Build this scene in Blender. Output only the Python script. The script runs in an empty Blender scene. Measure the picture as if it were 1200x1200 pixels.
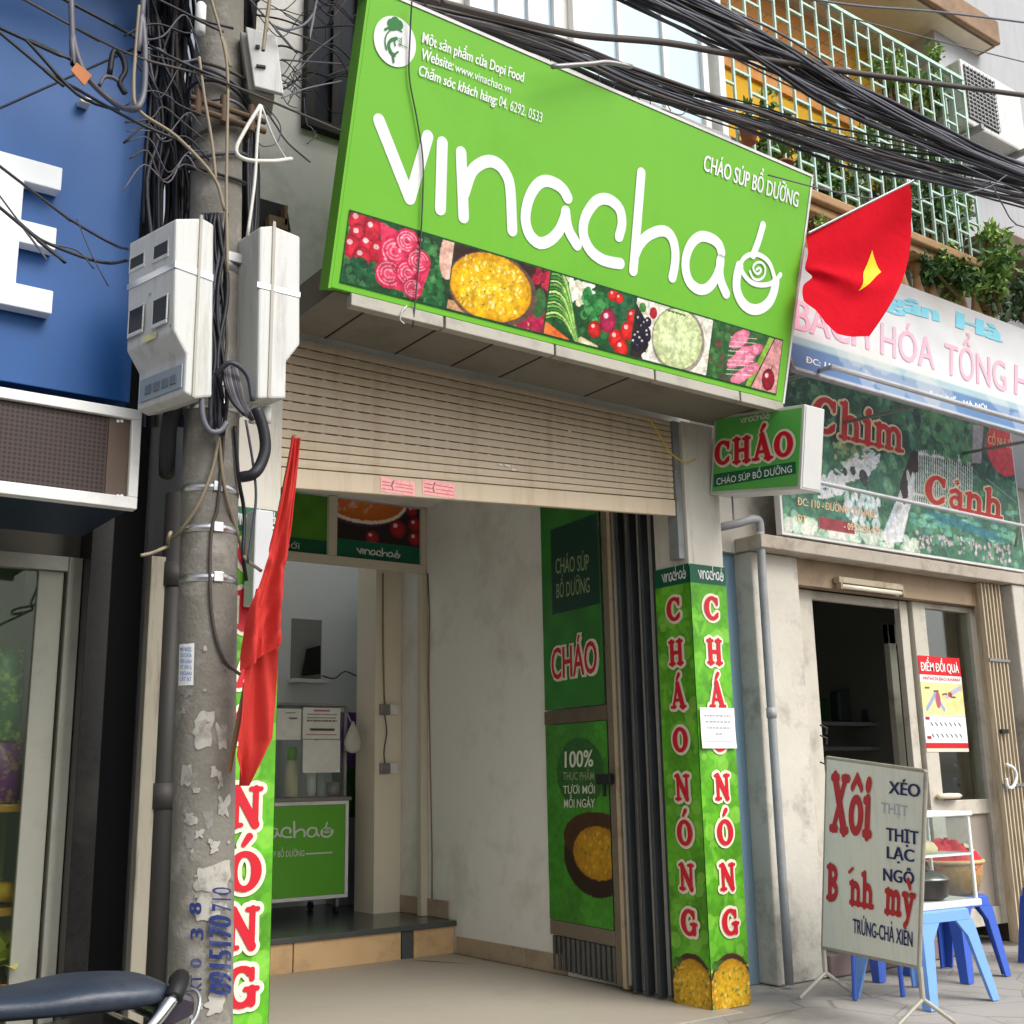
import bpy, bmesh, math, random
import numpy as np
from mathutils import Vector
random.seed(7); RNG = np.random.default_rng(7)
SC = bpy.context.scene
COL = SC.collection

# ---------------------------------------------------------------- camera
F_PX = 1358.94                                   # focal length for a 1200 px wide picture
YAW, PITCH, ROLL = (math.radians(a) for a in (36.267, 12.854, -1.043))
CAM = np.array([-4.596, -4.592, 1.2])
def _axes():
    cy, sy = math.cos(YAW), math.sin(YAW)
    f = np.array([sy*math.cos(PITCH), cy*math.cos(PITCH), math.sin(PITCH)])
    r = np.array([cy, -sy, 0.0]); u = np.cross(r, f)
    return math.cos(ROLL)*r+math.sin(ROLL)*u, -math.sin(ROLL)*r+math.cos(ROLL)*u, f
CR, CU, CF = _axes()
cd = bpy.data.cameras.new('camera'); cam = bpy.data.objects.new('camera', cd); COL.objects.link(cam)
from mathutils import Matrix
m3 = Matrix(((CR[0], CU[0], -CF[0]), (CR[1], CU[1], -CF[1]), (CR[2], CU[2], -CF[2])))
cam.matrix_world = Matrix.Translation(Vector(CAM)) @ m3.to_4x4()
cd.sensor_fit = 'HORIZONTAL'; cd.sensor_width = 36; cd.lens = F_PX/1200*36
cd.clip_start = 0.05; cd.clip_end = 2000
SC.camera = cam

# ---------------------------------------------------------------- daylight
SUN_EL, SUN_AZ = math.radians(46), math.radians(162)     # azimuth from +Y (north) clockwise; light comes over the street
wd = bpy.data.worlds.new('World'); SC.world = wd; wd.use_nodes = True
nt = wd.node_tree; bg = nt.nodes['Background']
sky = nt.nodes.new('ShaderNodeTexSky'); sky.sky_type = 'NISHITA'; sky.sun_disc = False
sky.sun_elevation = SUN_EL; sky.sun_rotation = SUN_AZ
sky.dust_density = 4.0; sky.air_density = 1.0; sky.ozone_density = 0.6
hs = nt.nodes.new('ShaderNodeHueSaturation'); hs.inputs['Saturation'].default_value = 0.35   # thin overcast: a milky sky
nt.links.new(sky.outputs[0], hs.inputs['Color']); nt.links.new(hs.outputs[0], bg.inputs[0])
bg.inputs[1].default_value = 0.15
sd = bpy.data.lights.new('sun', 'SUN'); sd.energy = 1.5; sd.angle = math.radians(35); sd.color = (1, .98, .95)
so = bpy.data.objects.new('sun', sd); COL.objects.link(so)
sv = Vector((math.sin(SUN_AZ)*math.cos(SUN_EL), math.cos(SUN_AZ)*math.cos(SUN_EL), math.sin(SUN_EL)))
so.rotation_euler = sv.to_track_quat('Z', 'Y').to_euler(); so.location = sv*30
SC.view_settings.view_transform = 'Standard'; SC.view_settings.look = 'None'
SC.view_settings.exposure = 0.48; SC.view_settings.gamma = 1.0

# ---------------------------------------------------------------- geometry helpers
def ray(x, y): return (x-600)/F_PX*CR-(y-600)/F_PX*CU+CF
def at(x, y, X=None, Y=None, Z=None):
    """the point of the plane X=, Y= or Z= that photo position (x, y) shows"""
    d = ray(x, y)
    t = (X-CAM[0])/d[0] if X is not None else (Y-CAM[1])/d[1] if Y is not None else (Z-CAM[2])/d[2]
    return CAM+t*d
def V3(p): return np.array(p, float)
def lin(c):
    c = np.asarray(c, float)/255
    return np.where(c <= .04045, c/12.92, ((c+.055)/1.055)**2.4)

class Frame:
    """a flat face in the world: origin, two in-plane unit vectors and the outward normal"""
    def __init__(s, O, U, V):
        s.O, s.U, s.V = V3(O), V3(U), V3(V); s.U = s.U/np.linalg.norm(s.U)
        s.V = s.V-s.U*(s.V@s.U); s.V = s.V/np.linalg.norm(s.V); s.N = np.cross(s.U, s.V)
    def px(s, x, y):
        d = ray(x, y); t = ((s.O-CAM)@s.N)/(d@s.N); p = CAM+t*d-s.O
        return np.array([p@s.U, p@s.V])
    def w(s, u, v, n=0): return s.O+s.U*u+s.V*v+s.N*n
def FY(y, x0=0, z0=0): return Frame((x0, y, z0), (1, 0, 0), (0, 0, 1))        # faces the street
def FX(x, y0=0, z0=0): return Frame((x, y0, z0), (0, -1, 0), (0, 0, 1))       # faces left (-X)

WLOC = {}
class MB:
    def __init__(s): s.v = []; s.f = []; s.mi = []; s.k = 0
    def add(s, vs, fs, m=0):
        b = len(s.v); s.v += [tuple(map(float, p)) for p in vs]; s.f += [tuple(i+b for i in f) for f in fs]; s.mi += [m]*len(fs); return s
    def box(s, a, b, m=0):
        (x0, y0, z0), (x1, y1, z1) = a, b
        return s.obox((x0, y0, z0), (x1-x0, 0, 0), (0, y1-y0, 0), (0, 0, z1-z0), m)
    def obox(s, o, a, b, c, m=0):
        o, a, b, c = map(V3, (o, a, b, c))
        vs = [o, o+a, o+a+b, o+b, o+c, o+a+c, o+a+b+c, o+b+c]
        return s.add(vs, [(0, 3, 2, 1), (4, 5, 6, 7), (0, 1, 5, 4), (1, 2, 6, 5), (2, 3, 7, 6), (3, 0, 4, 7)], m)
    def fbox(s, fr, u0, v0, u1, v1, n0, n1, m=0):
        return s.obox(fr.w(u0, v0, n0), fr.U*(u1-u0), fr.V*(v1-v0), fr.N*(n1-n0), m)
    def prism(s, pts, vec, m=0):
        n = len(pts); vec = V3(vec); vs = [V3(p) for p in pts]+[V3(p)+vec for p in pts]
        return s.add(vs, [tuple(range(n)), tuple(range(2*n-1, n-1, -1))]+[(i, (i+1) % n, n+(i+1) % n, n+i) for i in range(n)], m)
    def poly(s, pts, m=0): return s.add(pts, [tuple(range(len(pts)))], m)
    def tube(s, pts, r, n=8, m=0, cap=True):
        P = [V3(p) for p in pts]; k = len(P); rs = r if hasattr(r, '__len__') else [r]*k
        T = [P[min(i+1, k-1)]-P[max(i-1, 0)] for i in range(k)]
        T = [t/(np.linalg.norm(t)+1e-9) for t in T]
        a = np.cross(T[0], (0, 0, 1)); a = a if np.linalg.norm(a) > .1 else np.cross(T[0], (1, 0, 0)); a /= np.linalg.norm(a)
        vs = []
        for i in range(k):
            a = a-T[i]*(a@T[i]); a /= np.linalg.norm(a)+1e-9; b = np.cross(T[i], a)
            for j in range(n):
                t = 2*math.pi*j/n; vs.append(P[i]+rs[i]*(math.cos(t)*a+math.sin(t)*b))
        fs = [(i*n+j, i*n+(j+1) % n, (i+1)*n+(j+1) % n, (i+1)*n+j) for i in range(k-1) for j in range(n)]
        if cap: fs += [tuple(range(n-1, -1, -1)), tuple(range((k-1)*n, k*n))]
        return s.add(vs, fs, m)
    def lathe(s, prof, c, n=20, m=0, sx=1, sy=1):
        vs = [(c[0]+r*sx*math.cos(2*math.pi*j/n), c[1]+r*sy*math.sin(2*math.pi*j/n), c[2]+z) for r, z in prof for j in range(n)]
        k = len(prof); fs = [(i*n+j, i*n+(j+1) % n, (i+1)*n+(j+1) % n, (i+1)*n+j) for i in range(k-1) for j in range(n)]
        fs += [tuple(range(n-1, -1, -1)), tuple(range((k-1)*n, k*n))]
        return s.add(vs, fs, m)
    def ribbon(s, fr, pts, w, n=.001, tf=None, closed=False, m=0, caps=True, o=0.0):
        """flat pen stroke on a frame; every stroke lies a hair above the one before"""
        s.k += 1; n = n+.00012*s.k
        P = [np.array(p, float) for p in pts]; K = len(P); ws = list(w) if hasattr(w, '__len__') else [w]*K
        ws = [x+2*o for x in ws]
        L, R = [], []
        for i in range(K):
            if closed: t0, t1 = P[i]-P[i-1], P[(i+1) % K]-P[i]
            else: t0 = P[i]-P[max(i-1, 0)] if i else P[1]-P[0]; t1 = P[min(i+1, K-1)]-P[i] if i < K-1 else t0
            t0 = t0/(np.linalg.norm(t0)+1e-9); t1 = t1/(np.linalg.norm(t1)+1e-9)
            n0, n1 = np.array([-t0[1], t0[0]]), np.array([-t1[1], t1[0]])
            mm = n0+n1; mm /= np.linalg.norm(mm)+1e-9; q = max(.55, mm@n0)
            L.append(P[i]+mm*ws[i]/2/q); R.append(P[i]-mm*ws[i]/2/q)
        g = (lambda p: fr.w(*(tf(p) if tf else p), n))
        vs = [g(p) for p in L]+[g(p) for p in R]
        fs = [(i, K+i, K+(i+1) % K, (i+1) % K) for i in range(K if closed else K-1)]
        if caps and not closed:
            for e, (a, b) in ((0, (1, 0)), (K-1, (K-2, K-1))):
                t = P[b]-P[a]; t /= np.linalg.norm(t)+1e-9; nn = np.array([-t[1], t[0]]); h = ws[e]/2
                arc = [P[e]+h*(math.cos(x)*nn+math.sin(x)*t) for x in np.linspace(0, math.pi, 9)[1:-1]]
                b0 = len(vs); vs += [g(p) for p in arc]
                side = (K+e, e) if e == 0 else (e, K+e)
                fs.append((side[0],)+tuple(range(b0, b0+len(arc)))+(side[1],))
        return s.add(vs, fs, m)
    def disc(s, fr, c, r, n=.001, seg=24, m=0, ry=None, rot=0):
        s.k += 1; n += .00012*s.k; ry = ry or r
        out = []
        for i in range(seg):
            t = 2*math.pi*i/seg; a, b = r*math.cos(t), ry*math.sin(t)
            out.append(fr.w(c[0]+a*math.cos(rot)-b*math.sin(rot), c[1]+a*math.sin(rot)+b*math.cos(rot), n))
        return s.poly(out, m)
    def shape(s, fr, pts, n=.001, m=0):
        s.k += 1
        return s.poly([fr.w(p[0], p[1], n+.00012*s.k) for p in pts], m)
    def pieces(s, name, mat, parent=None, **kw):
        """one mesh object for every separate piece"""
        p = list(range(len(s.v)))
        def root(i):
            while p[i] != i: p[i] = p[p[i]]; i = p[i]
            return i
        for f in s.f:
            for i in f[1:]: p[root(i)] = root(f[0])
        g = {}
        for f, m in zip(s.f, s.mi): g.setdefault(root(f[0]), []).append((f, m))
        out = []
        for fs in g.values():
            b = MB(); idx = sorted({i for f, _ in fs for i in f}); mp = {i: k for k, i in enumerate(idx)}
            b.v = [s.v[i] for i in idx]; b.f = [tuple(mp[i] for i in f) for f, _ in fs]; b.mi = [m for _, m in fs]; out.append(b.build(name, mat, parent, **kw))
        return out
    def build(s, name, mat, parent=None, smooth=False, bevel=0, seg=2, recalc=True, wn=False):
        me = bpy.data.meshes.new(name)
        if parent is None:
            a = np.array(s.v); loc = np.array([(a[:, 0].min()+a[:, 0].max())/2, (a[:, 1].min()+a[:, 1].max())/2, a[:, 2].min()])
        else: loc = WLOC[parent.name]
        me.from_pydata([tuple(V3(p)-loc) for p in s.v], [], s.f)
        for mt in (mat if isinstance(mat, (list, tuple)) else [mat]): me.materials.append(mt)
        me.polygons.foreach_set('material_index', s.mi)
        if recalc:
            bm = bmesh.new(); bm.from_mesh(me); bmesh.ops.recalc_face_normals(bm, faces=bm.faces); bm.to_mesh(me); bm.free()
        if smooth: me.polygons.foreach_set('use_smooth', [True]*len(me.polygons))
        me.update()
        o = bpy.data.objects.new(name, me); COL.objects.link(o)
        if parent is None: o.location = loc
        else: o.parent = parent
        WLOC[o.name] = loc
        if bevel:
            b = o.modifiers.new('bevel', 'BEVEL'); b.width = bevel; b.segments = seg; b.limit_method = 'ANGLE'; b.angle_limit = .6
        return o

def tag(o, label=None, cat=None, group=None, kind=None):
    for k, v in (('label', label), ('category', cat), ('group', group), ('kind', kind)):
        if v: o[k] = v
    return o
def thing(name, label, cat, loc=(0, 0, 0), group=None):
    o = bpy.data.objects.new(name, None); COL.objects.link(o); o.location = loc; o.empty_display_size = .1
    WLOC[o.name] = V3(loc)
    return tag(o, label, cat, group)
def struct(o): o['kind'] = 'structure'; return o
def copy_tree(o, dloc=(0, 0, 0), parent=None):
    c = o.copy(); COL.objects.link(c); c.parent = parent
    if parent is None: c.location = Vector(o.location)+Vector(dloc)
    WLOC[c.name] = WLOC[o.name]+(V3(dloc))
    for ch in list(o.children): copy_tree(ch, dloc, c)
    return c
def smoothpath(P, sub=6):
    P = [V3(p) for p in P]
    if len(P) < 3: return P
    Q = [2*P[0]-P[1]]+P+[2*P[-1]-P[-2]]; out = []
    for i in range(1, len(Q)-2):
        a, b, c, d = Q[i-1:i+3]
        for j in range(sub):
            t = j/sub; out.append(.5*((2*b)+(c-a)*t+(2*a-5*b+4*c-d)*t*t+(3*b-a-3*c+d)*t**3))
    return out+[P[-1]]

# ---------------------------------------------------------------- materials
def mat(name, c, rough=.6, metal=0.0, var=.12, vs=5.0, dirt=None, damt=.5, ds=2.2, streak=False, bump=0.0, bs=60, spec=.4, c2=None, coat=0, sheen=0):
    """procedural surface: base colour varied by noise, an optional dirt colour in blotches or vertical runs, fine bump"""
    m = bpy.data.materials.new(name); m.use_nodes = True; n = m.node_tree; N, L = n.nodes, n.links
    b = N['Principled BSDF']; b.inputs['Roughness'].default_value = rough; b.inputs['Metallic'].default_value = metal
    b.inputs['Specular IOR Level'].default_value = spec; b.inputs['Coat Weight'].default_value = coat
    tc = N.new('ShaderNodeTexCoord')
    def noise(scale, det=4, vec=None, r=.6):
        t = N.new('ShaderNodeTexNoise'); t.inputs['Scale'].default_value = scale; t.inputs['Detail'].default_value = det; t.inputs['Roughness'].default_value = r
        L.new(vec or tc.outputs['Object'], t.inputs['Vector']); return t
    def mix(fac, a, bb):
        x = N.new('ShaderNodeMix'); x.data_type = 'RGBA'
        for k, v in ((0, fac), (6, a), (7, bb)):
            if hasattr(v, 'default_value') or hasattr(v, 'is_linked'): L.new(v, x.inputs[k])
            else: x.inputs[k].default_value = v
        return x.outputs[2]
    base = lin(c); a = tuple(base*(1-var))+(1,); z = tuple(np.minimum(base*(1+var), .95))+(1,)
    if c2: z = tuple(lin(c2))+(1,)
    t = noise(vs); out = mix(t.outputs['Fac'], a, z)
    if dirt is not None:
        vec = None
        if streak:
            mp = N.new('ShaderNodeMapping'); mp.inputs['Scale'].default_value = (6, 6, .55); L.new(tc.outputs['Object'], mp.inputs['Vector']); vec = mp.outputs[0]
        d = noise(ds, 7, vec, .7)
        rp = N.new('ShaderNodeValToRGB'); rp.color_ramp.elements[0].position = .5; rp.color_ramp.elements[1].position = .72
        rp.color_ramp.elements[1].color = (damt, damt, damt, 1); L.new(d.outputs['Fac'], rp.inputs[0])
        out = mix(rp.outputs[0], out, tuple(lin(dirt))+(1,))
    L.new(out, b.inputs['Base Color'])
    if bump:
        t2 = noise(bs, 5); bp = N.new('ShaderNodeBump'); bp.inputs['Strength'].default_value = bump; bp.inputs['Distance'].default_value = .01
        L.new(t2.outputs['Fac'], bp.inputs['Height']); L.new(bp.outputs[0], b.inputs['Normal'])
    return m
def glassmat(name, tint=(1, 1, 1), refl=.12, rough=.02):
    m = bpy.data.materials.new(name); m.use_nodes = True; n = m.node_tree; N, L = n.nodes, n.links
    N.remove(N['Principled BSDF']); o = N['Material Output']
    t = N.new('ShaderNodeBsdfTransparent'); t.inputs[0].default_value = (*tint, 1)
    g = N.new('ShaderNodeBsdfGlossy'); g.inputs['Roughness'].default_value = rough
    lw = N.new('ShaderNodeLayerWeight'); lw.inputs[0].default_value = .25
    mr = N.new('ShaderNodeMapRange'); mr.inputs[3].default_value = refl; mr.inputs[4].default_value = .28; L.new(lw.outputs['Facing'], mr.inputs[0])
    mx = N.new('ShaderNodeMixShader'); L.new(mr.outputs[0], mx.inputs[0]); L.new(t.outputs[0], mx.inputs[1]); L.new(g.outputs[0], mx.inputs[2]); L.new(mx.outputs[0], o.inputs[0])
    return m
def printmat(name, rough=.42, spec=.35):
    m = bpy.data.materials.new(name); m.use_nodes = True; n = m.node_tree
    a = n.nodes.new('ShaderNodeAttribute'); a.attribute_name = 'ink'
    b = n.nodes['Principled BSDF']; b.inputs['Roughness'].default_value = rough; b.inputs['Specular IOR Level'].default_value = spec
    n.links.new(a.outputs['Color'], b.inputs['Base Color']); return m
def leafmat(name, c, c2):
    m = mat(name, c, .5, var=.2, vs=9, c2=c2); b = m.node_tree.nodes['Principled BSDF']
    b.inputs['Subsurface Weight'].default_value = 0; b.inputs['Transmission Weight'].default_value = 0
    return m

# ---------------------------------------------------------------- printed pictures (ink on a fine grid of vertices)
class Print:
    def __init__(s, w, h, res=.004, bg=(255, 255, 255)):
        s.W, s.H = w, h; s.nx, s.ny = max(2, int(w/res)), max(2, int(h/res))
        s.X, s.Y = np.meshgrid(np.linspace(0, w, s.nx), np.linspace(0, h, s.ny)); s.im = np.ones((s.ny, s.nx, 3))*np.array(bg, float)
        s.clip = np.ones_like(s.X, bool)
    def area(s, x0, y0, x1, y1): s.clip = (s.X >= x0) & (s.X <= x1) & (s.Y >= y0) & (s.Y <= y1); return s
    def put(s, mask, col, a=1.0):
        mask = mask & s.clip; a = a[mask][:, None] if isinstance(a, np.ndarray) else a
        c = col[mask] if isinstance(col, np.ndarray) and col.ndim == 3 else np.array(col, float)
        s.im[mask] = s.im[mask]*(1-a)+c*a; return s
    def rect(s, x0, y0, x1, y1, col, a=1.0): return s.put((s.X >= x0) & (s.X <= x1) & (s.Y >= y0) & (s.Y <= y1), col, a)
    def q(s, cx, cy, rx, ry, rot=0):
        dx, dy = s.X-cx, s.Y-cy; c, n = math.cos(rot), math.sin(rot)
        return ((dx*c+dy*n)/rx)**2+((-dx*n+dy*c)/ry)**2
    def ell(s, cx, cy, rx, ry, col, rot=0, edge=None, shine=False, a=1.0):
        q = s.q(cx, cy, rx, ry, rot); col = np.array(col, float)
        if edge is not None:
            cc = col+(np.array(edge, float)-col)*np.clip(q, 0, 1)[..., None]**1.5; s.put(q < 1, cc, a)
        else: s.put(q < 1, col, a)
        if shine: s.put(s.q(cx-rx*.3, cy+ry*.35, rx*.28, ry*.22, rot) < 1, (255, 240, 235), .75)
        return s
    def poly(s, pts, col, a=1.0):
        ins = np.zeros_like(s.clip); n = len(pts)
        for i in range(n):
            (x0, y0), (x1, y1) = pts[i], pts[(i+1) % n]
            if y0 == y1: continue
            c = ((y0 > s.Y) != (y1 > s.Y)) & (s.X < (x1-x0)*(s.Y-y0)/(y1-y0)+x0); ins ^= c
        return s.put(ins, col, a)
    def line(s, pts, w, col, a=1.0):
        d = np.full_like(s.X, 9.)
        for (x0, y0), (x1, y1) in zip(pts[:-1], pts[1:]):
            l2 = (x1-x0)**2+(y1-y0)**2+1e-12; t = np.clip(((s.X-x0)*(x1-x0)+(s.Y-y0)*(y1-y0))/l2, 0, 1)
            d = np.minimum(d, np.hypot(s.X-x0-t*(x1-x0), s.Y-y0-t*(y1-y0)))
        return s.put(d < w/2, col, a)
    def blobs(s, n, box, r0, r1, cols, a=1.0, asp=1.6):
        x0, y0, x1, y1 = box
        for i in range(n):
            r = random.uniform(r0, r1)
            s.ell(random.uniform(x0, x1), random.uniform(y0, y1), r*random.uniform(1, asp), r, random.choice(cols), random.uniform(0, 3), a=a)
        return s
    def noise(s, amp=.1, cell=.02):
        gx, gy = int(s.W/cell)+2, int(s.H/cell)+2; g = RNG.random((gy+1, gx+1))
        fx, fy = s.X/cell, s.Y/cell; ix, iy = fx.astype(int), fy.astype(int); tx, ty = fx-ix, fy-iy
        tx, ty = tx*tx*(3-2*tx), ty*ty*(3-2*ty)
        v = (g[iy, ix]*(1-tx)+g[iy, ix+1]*tx)*(1-ty)+(g[iy+1, ix]*(1-tx)+g[iy+1, ix+1]*tx)*ty
        k = 1+amp*(v*2-1); s.im[s.clip] = np.clip(s.im[s.clip]*k[s.clip][:, None], 0, 255); return s
    def grain(s, a=.1): return s.noise(a, .03).noise(a*.8, .013).noise(a*.7, .0065)
    def build(s, fr, u0, v0, name, mt, parent=None, n=.002, uv=None):
        if uv is None: pts = fr.O+(s.X.ravel()[:, None]+u0)*fr.U+(s.Y.ravel()[:, None]+v0)*fr.V+n*fr.N
        else: pts = uv(s.X.ravel(), s.Y.ravel(), n)
        if parent is None: loc = np.array([pts[:, 0].mean(), pts[:, 1].mean(), pts[:, 2].min()])
        else: loc = WLOC[parent.name]
        i = np.arange(s.nx*s.ny).reshape(s.ny, s.nx)
        fs = np.stack([i[:-1, :-1], i[:-1, 1:], i[1:, 1:], i[1:, :-1]], -1).reshape(-1, 4)
        me = bpy.data.meshes.new(name); me.from_pydata((pts-loc).tolist(), [], fs.tolist()); me.materials.append(mt)
        at_ = me.attributes.new('ink', 'FLOAT_COLOR', 'POINT'); rgba = np.ones((s.nx*s.ny, 4)); rgba[:, :3] = lin(s.im.reshape(-1, 3))
        at_.data.foreach_set('color', rgba.ravel().astype(np.float32)); me.update()
        o = bpy.data.objects.new(name, me); COL.objects.link(o); WLOC[o.name] = loc
        if parent is None: o.location = loc
        else: o.parent = parent
        return o

# ---------------------------------------------------------------- lettering
def _textverts(sv, bold):
    c = bpy.data.curves.new('tmp', 'FONT'); c.body = sv; c.resolution_u = 3; c.offset = bold
    o = bpy.data.objects.new('tmp', c); COL.objects.link(o); dg = bpy.context.evaluated_depsgraph_get()
    me = bpy.data.meshes.new_from_object(o.evaluated_get(dg))
    vs = [tuple(v.co) for v in me.vertices]; fs = [tuple(p.vertices) for p in me.polygons]
    bpy.data.objects.remove(o); bpy.data.curves.remove(c); bpy.data.meshes.remove(me); return vs, fs
_hv, _ = _textverts('H', 0); CAPH = max(v[1] for v in _hv)
def text(mb, fr, sv, p0, p1, ph, n=.002, bold=0.0, m=0):
    """p0, p1: start and end of the base line, ph: top of the capitals above p0 (in-plane u, v)"""
    vs, fs = _textverts(sv.replace('Đ', 'D'), .004); xs = [v[0] for v in vs]; x0, x1 = min(xs), max(xs)
    p0, p1, ph = map(lambda q: np.array(q, float), (p0, p1, ph)); bold = max(0, bold)
    g = lambda x, y: p0+(p1-p0)*(x-x0)/(x1-x0)+(ph-p0)*y/CAPH
    for dx in ((0,) if bold < .004 else (0, -bold, bold) if bold < .025 else (0, -bold/2, bold/2, -bold, bold)):    # bold: the word overprinted a little to each side
        mb.k += 1; mb.add([fr.w(*g(x+dx, y), n+.00012*mb.k) for x, y, _ in vs], fs, m)
    for i, ch in enumerate(sv):
        if ch == 'Đ':
            wv = _textverts(sv[:i].replace('Đ', 'D')+'D', 0)[0]; dv = _textverts('D', 0)[0]
            r = max(v[0] for v in wv); w = max(v[0] for v in dv)-min(v[0] for v in dv); l = r-w; mb.k += 1
            mb.poly([fr.w(*g(l-.10, .3), n+.00012*mb.k), fr.w(*g(l+w*.5, .3), n+.00012*mb.k), fr.w(*g(l+w*.5, .38), n+.00012*mb.k), fr.w(*g(l-.10, .38), n+.00012*mb.k)], m)
    return mb
def textpx(mb, fr, sv, a, b, h, n=.002, bold=0.0, m=0):
    return text(mb, fr, sv, fr.px(*a), fr.px(*b), fr.px(*h), n, bold, m)
def arc(cx, cy, rx, ry, a0, a1, k=18):
    return [(cx+rx*math.cos(math.radians(t)), cy+ry*math.sin(math.radians(t))) for t in np.linspace(a0, a1, k)]
def glyph(ch):
    """fat slab lettering: list of (points, widths, closed), advance"""
    cw = lambda a0, a1, hi, lo, k=18: [lo+(hi-lo)*math.cos(math.radians(t))**2 for t in np.linspace(a0, a1, k)]
    sl = lambda x0, x1, y, w=.12: ([(x0, y), (x1, y)], w, False)
    st = lambda x, y0, y1, w=.2: ([(x, y0), (x, y1)], w, False)
    acute = lambda x: ([(x, 1.13), (x+.13, 1.32)], [.12, .18], False)
    if ch in 'CG':
        g = [(arc(.42, .5, .30, .41, 48, 312), cw(48, 312, .25, .15), False), st(.66, .66, .88, .12)]
        if ch == 'C': g += [([(.62, .2), (.68, .3)], [.16, .1], False)]
        else: g += [st(.66, .12, .44, .19), sl(.52, .78, .44, .13)]
        return g, .84
    if ch in 'OÓ':
        g = [(arc(.42, .5, .29, .41, 0, 350, 30), cw(0, 350, .25, .15, 30), True)]
        return (g+[acute(.38)] if ch == 'Ó' else g), .86
    if ch == 'H': return [st(.2, .05, .95, .21), st(.66, .05, .95, .21), sl(.2, .66, .5, .15), sl(.06, .34, .07), sl(.06, .34, .93), sl(.52, .8, .07), sl(.52, .8, .93)], .9
    if ch == 'N': return [st(.19, .05, .95, .15), st(.69, .05, .95, .15), ([(.19, .93), (.69, .07)], .22, False), sl(.06, .32, .07), sl(.06, .25, .93), sl(.56, .82, .93)], .92
    if ch in 'AÁ':
        g = [([(.16, .06), (.44, .96)], .14, False), ([(.44, .96), (.72, .06)], .24, False), sl(.28, .6, .33, .12), sl(.04, .28, .07), sl(.58, .88, .07)]
        return (g+[acute(.42)] if ch == 'Á' else g), .94
    if ch == 'X': return [([(.18, .06), (.66, .94)], .15, False), ([(.18, .94), (.66, .06)], .23, False), sl(.06, .32, .06), sl(.54, .8, .06), sl(.06, .32, .94), sl(.54, .8, .94)], .86
    if ch == 'B': return [st(.2, .05, .95, .2), (arc(.3, .73, .26, .2, 100, -90, 14), .16, False), (arc(.3, .27, .3, .22, 90, -100, 14), .17, False), sl(.06, .34, .06), sl(.06, .34, .94)], .72
    if ch in 'oô':
        g = [(arc(.32, .34, .21, .27, 0, 350, 26), cw(0, 350, .2, .13, 26), True)]
        return (g+[([(.12, .8), (.32, .98), (.52, .8)], .12, False)] if ch == 'ô' else g), .64
    if ch in 'ií':
        g = [st(.18, .04, .62, .19), sl(.05, .32, .06), sl(.05, .2, .61)]
        return g+([([(.17, .84), (.2, .9)], .2, False)] if ch == 'i' else [([(.1, .82), (.24, .98)], [.1, .16], False)]), .38
    if ch in 'nh':
        return [st(.17, .04, .64 if ch == 'n' else .95, .18), (arc(.36, .4, .19, .2, 165, 0, 10)+[(.55, .06)], .17, False), sl(.04, .32, .06), sl(.42, .7, .06), sl(.04, .2, .62 if ch == 'n' else .93)], .74
    if ch == 'm':
        return [st(.17, .04, .64, .17), (arc(.33, .42, .16, .18, 165, 0, 10)+[(.49, .06)], .16, False), (arc(.66, .42, .17, .18, 165, 0, 10)+[(.83, .06)], .16, False), sl(.04, .29, .06), sl(.4, .6, .06), sl(.74, .96, .06), sl(.04, .2, .62)], 1.02
    if ch in 'ỳy':
        g = [([(.14, .6), (.36, .08)], .18, False), ([(.58, .6), (.3, -.12), (.16, -.22)], .13, False), sl(.02, .28, .61), sl(.46, .7, .61)]
        return (g+[([(.3, .98), (.42, .8)], [.17, .1], False)] if ch == 'ỳ' else g), .7
    if ch in 'aả':
        g = [(arc(.28, .24, .17, .17, 0, 350, 20), .13, True), ([(.1, .56), (.26, .64), (.42, .56), (.45, .4), (.45, .06)], .16, False), sl(.42, .6, .06)]
        return (g+[([(.22, .92), (.3, .98), (.36, .9), (.3, .82)], .06, False)] if ch == 'ả' else g), .62
    return [], .35
def slab(mb, fr, sv, p0, p1, ph, n=.002, o=0.0, m=0, gap=.06):
    gs = []; x = 0
    for ch in sv: g, a = glyph(ch); gs.append((g, x)); x += a+gap
    x -= gap; p0, p1, ph = map(lambda q: np.array(q, float), (p0, p1, ph))
    for g, ox in gs:
        for pts, w, cl in g:
            mb.ribbon(fr, pts, w, n, tf=lambda p, ox=ox: p0+(p1-p0)*(p[0]+ox)/x+(ph-p0)*p[1], closed=cl, m=m, o=o)
def slabpx(mb, fr, sv, a, b, h, **k): slab(mb, fr, sv, fr.px(*a), fr.px(*b), fr.px(*h), **k)
def cable(pts, r, m, label, group=None, n=6, sub=6):
    b = MB(); b.tube(smoothpath(pts, sub), r, n); o = b.build('cable', m, smooth=True); return tag(o, label, 'cable', group)
def offs(f, pts): return [f.w(*f.px(x, y), n) for x, y, n in pts]
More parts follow.
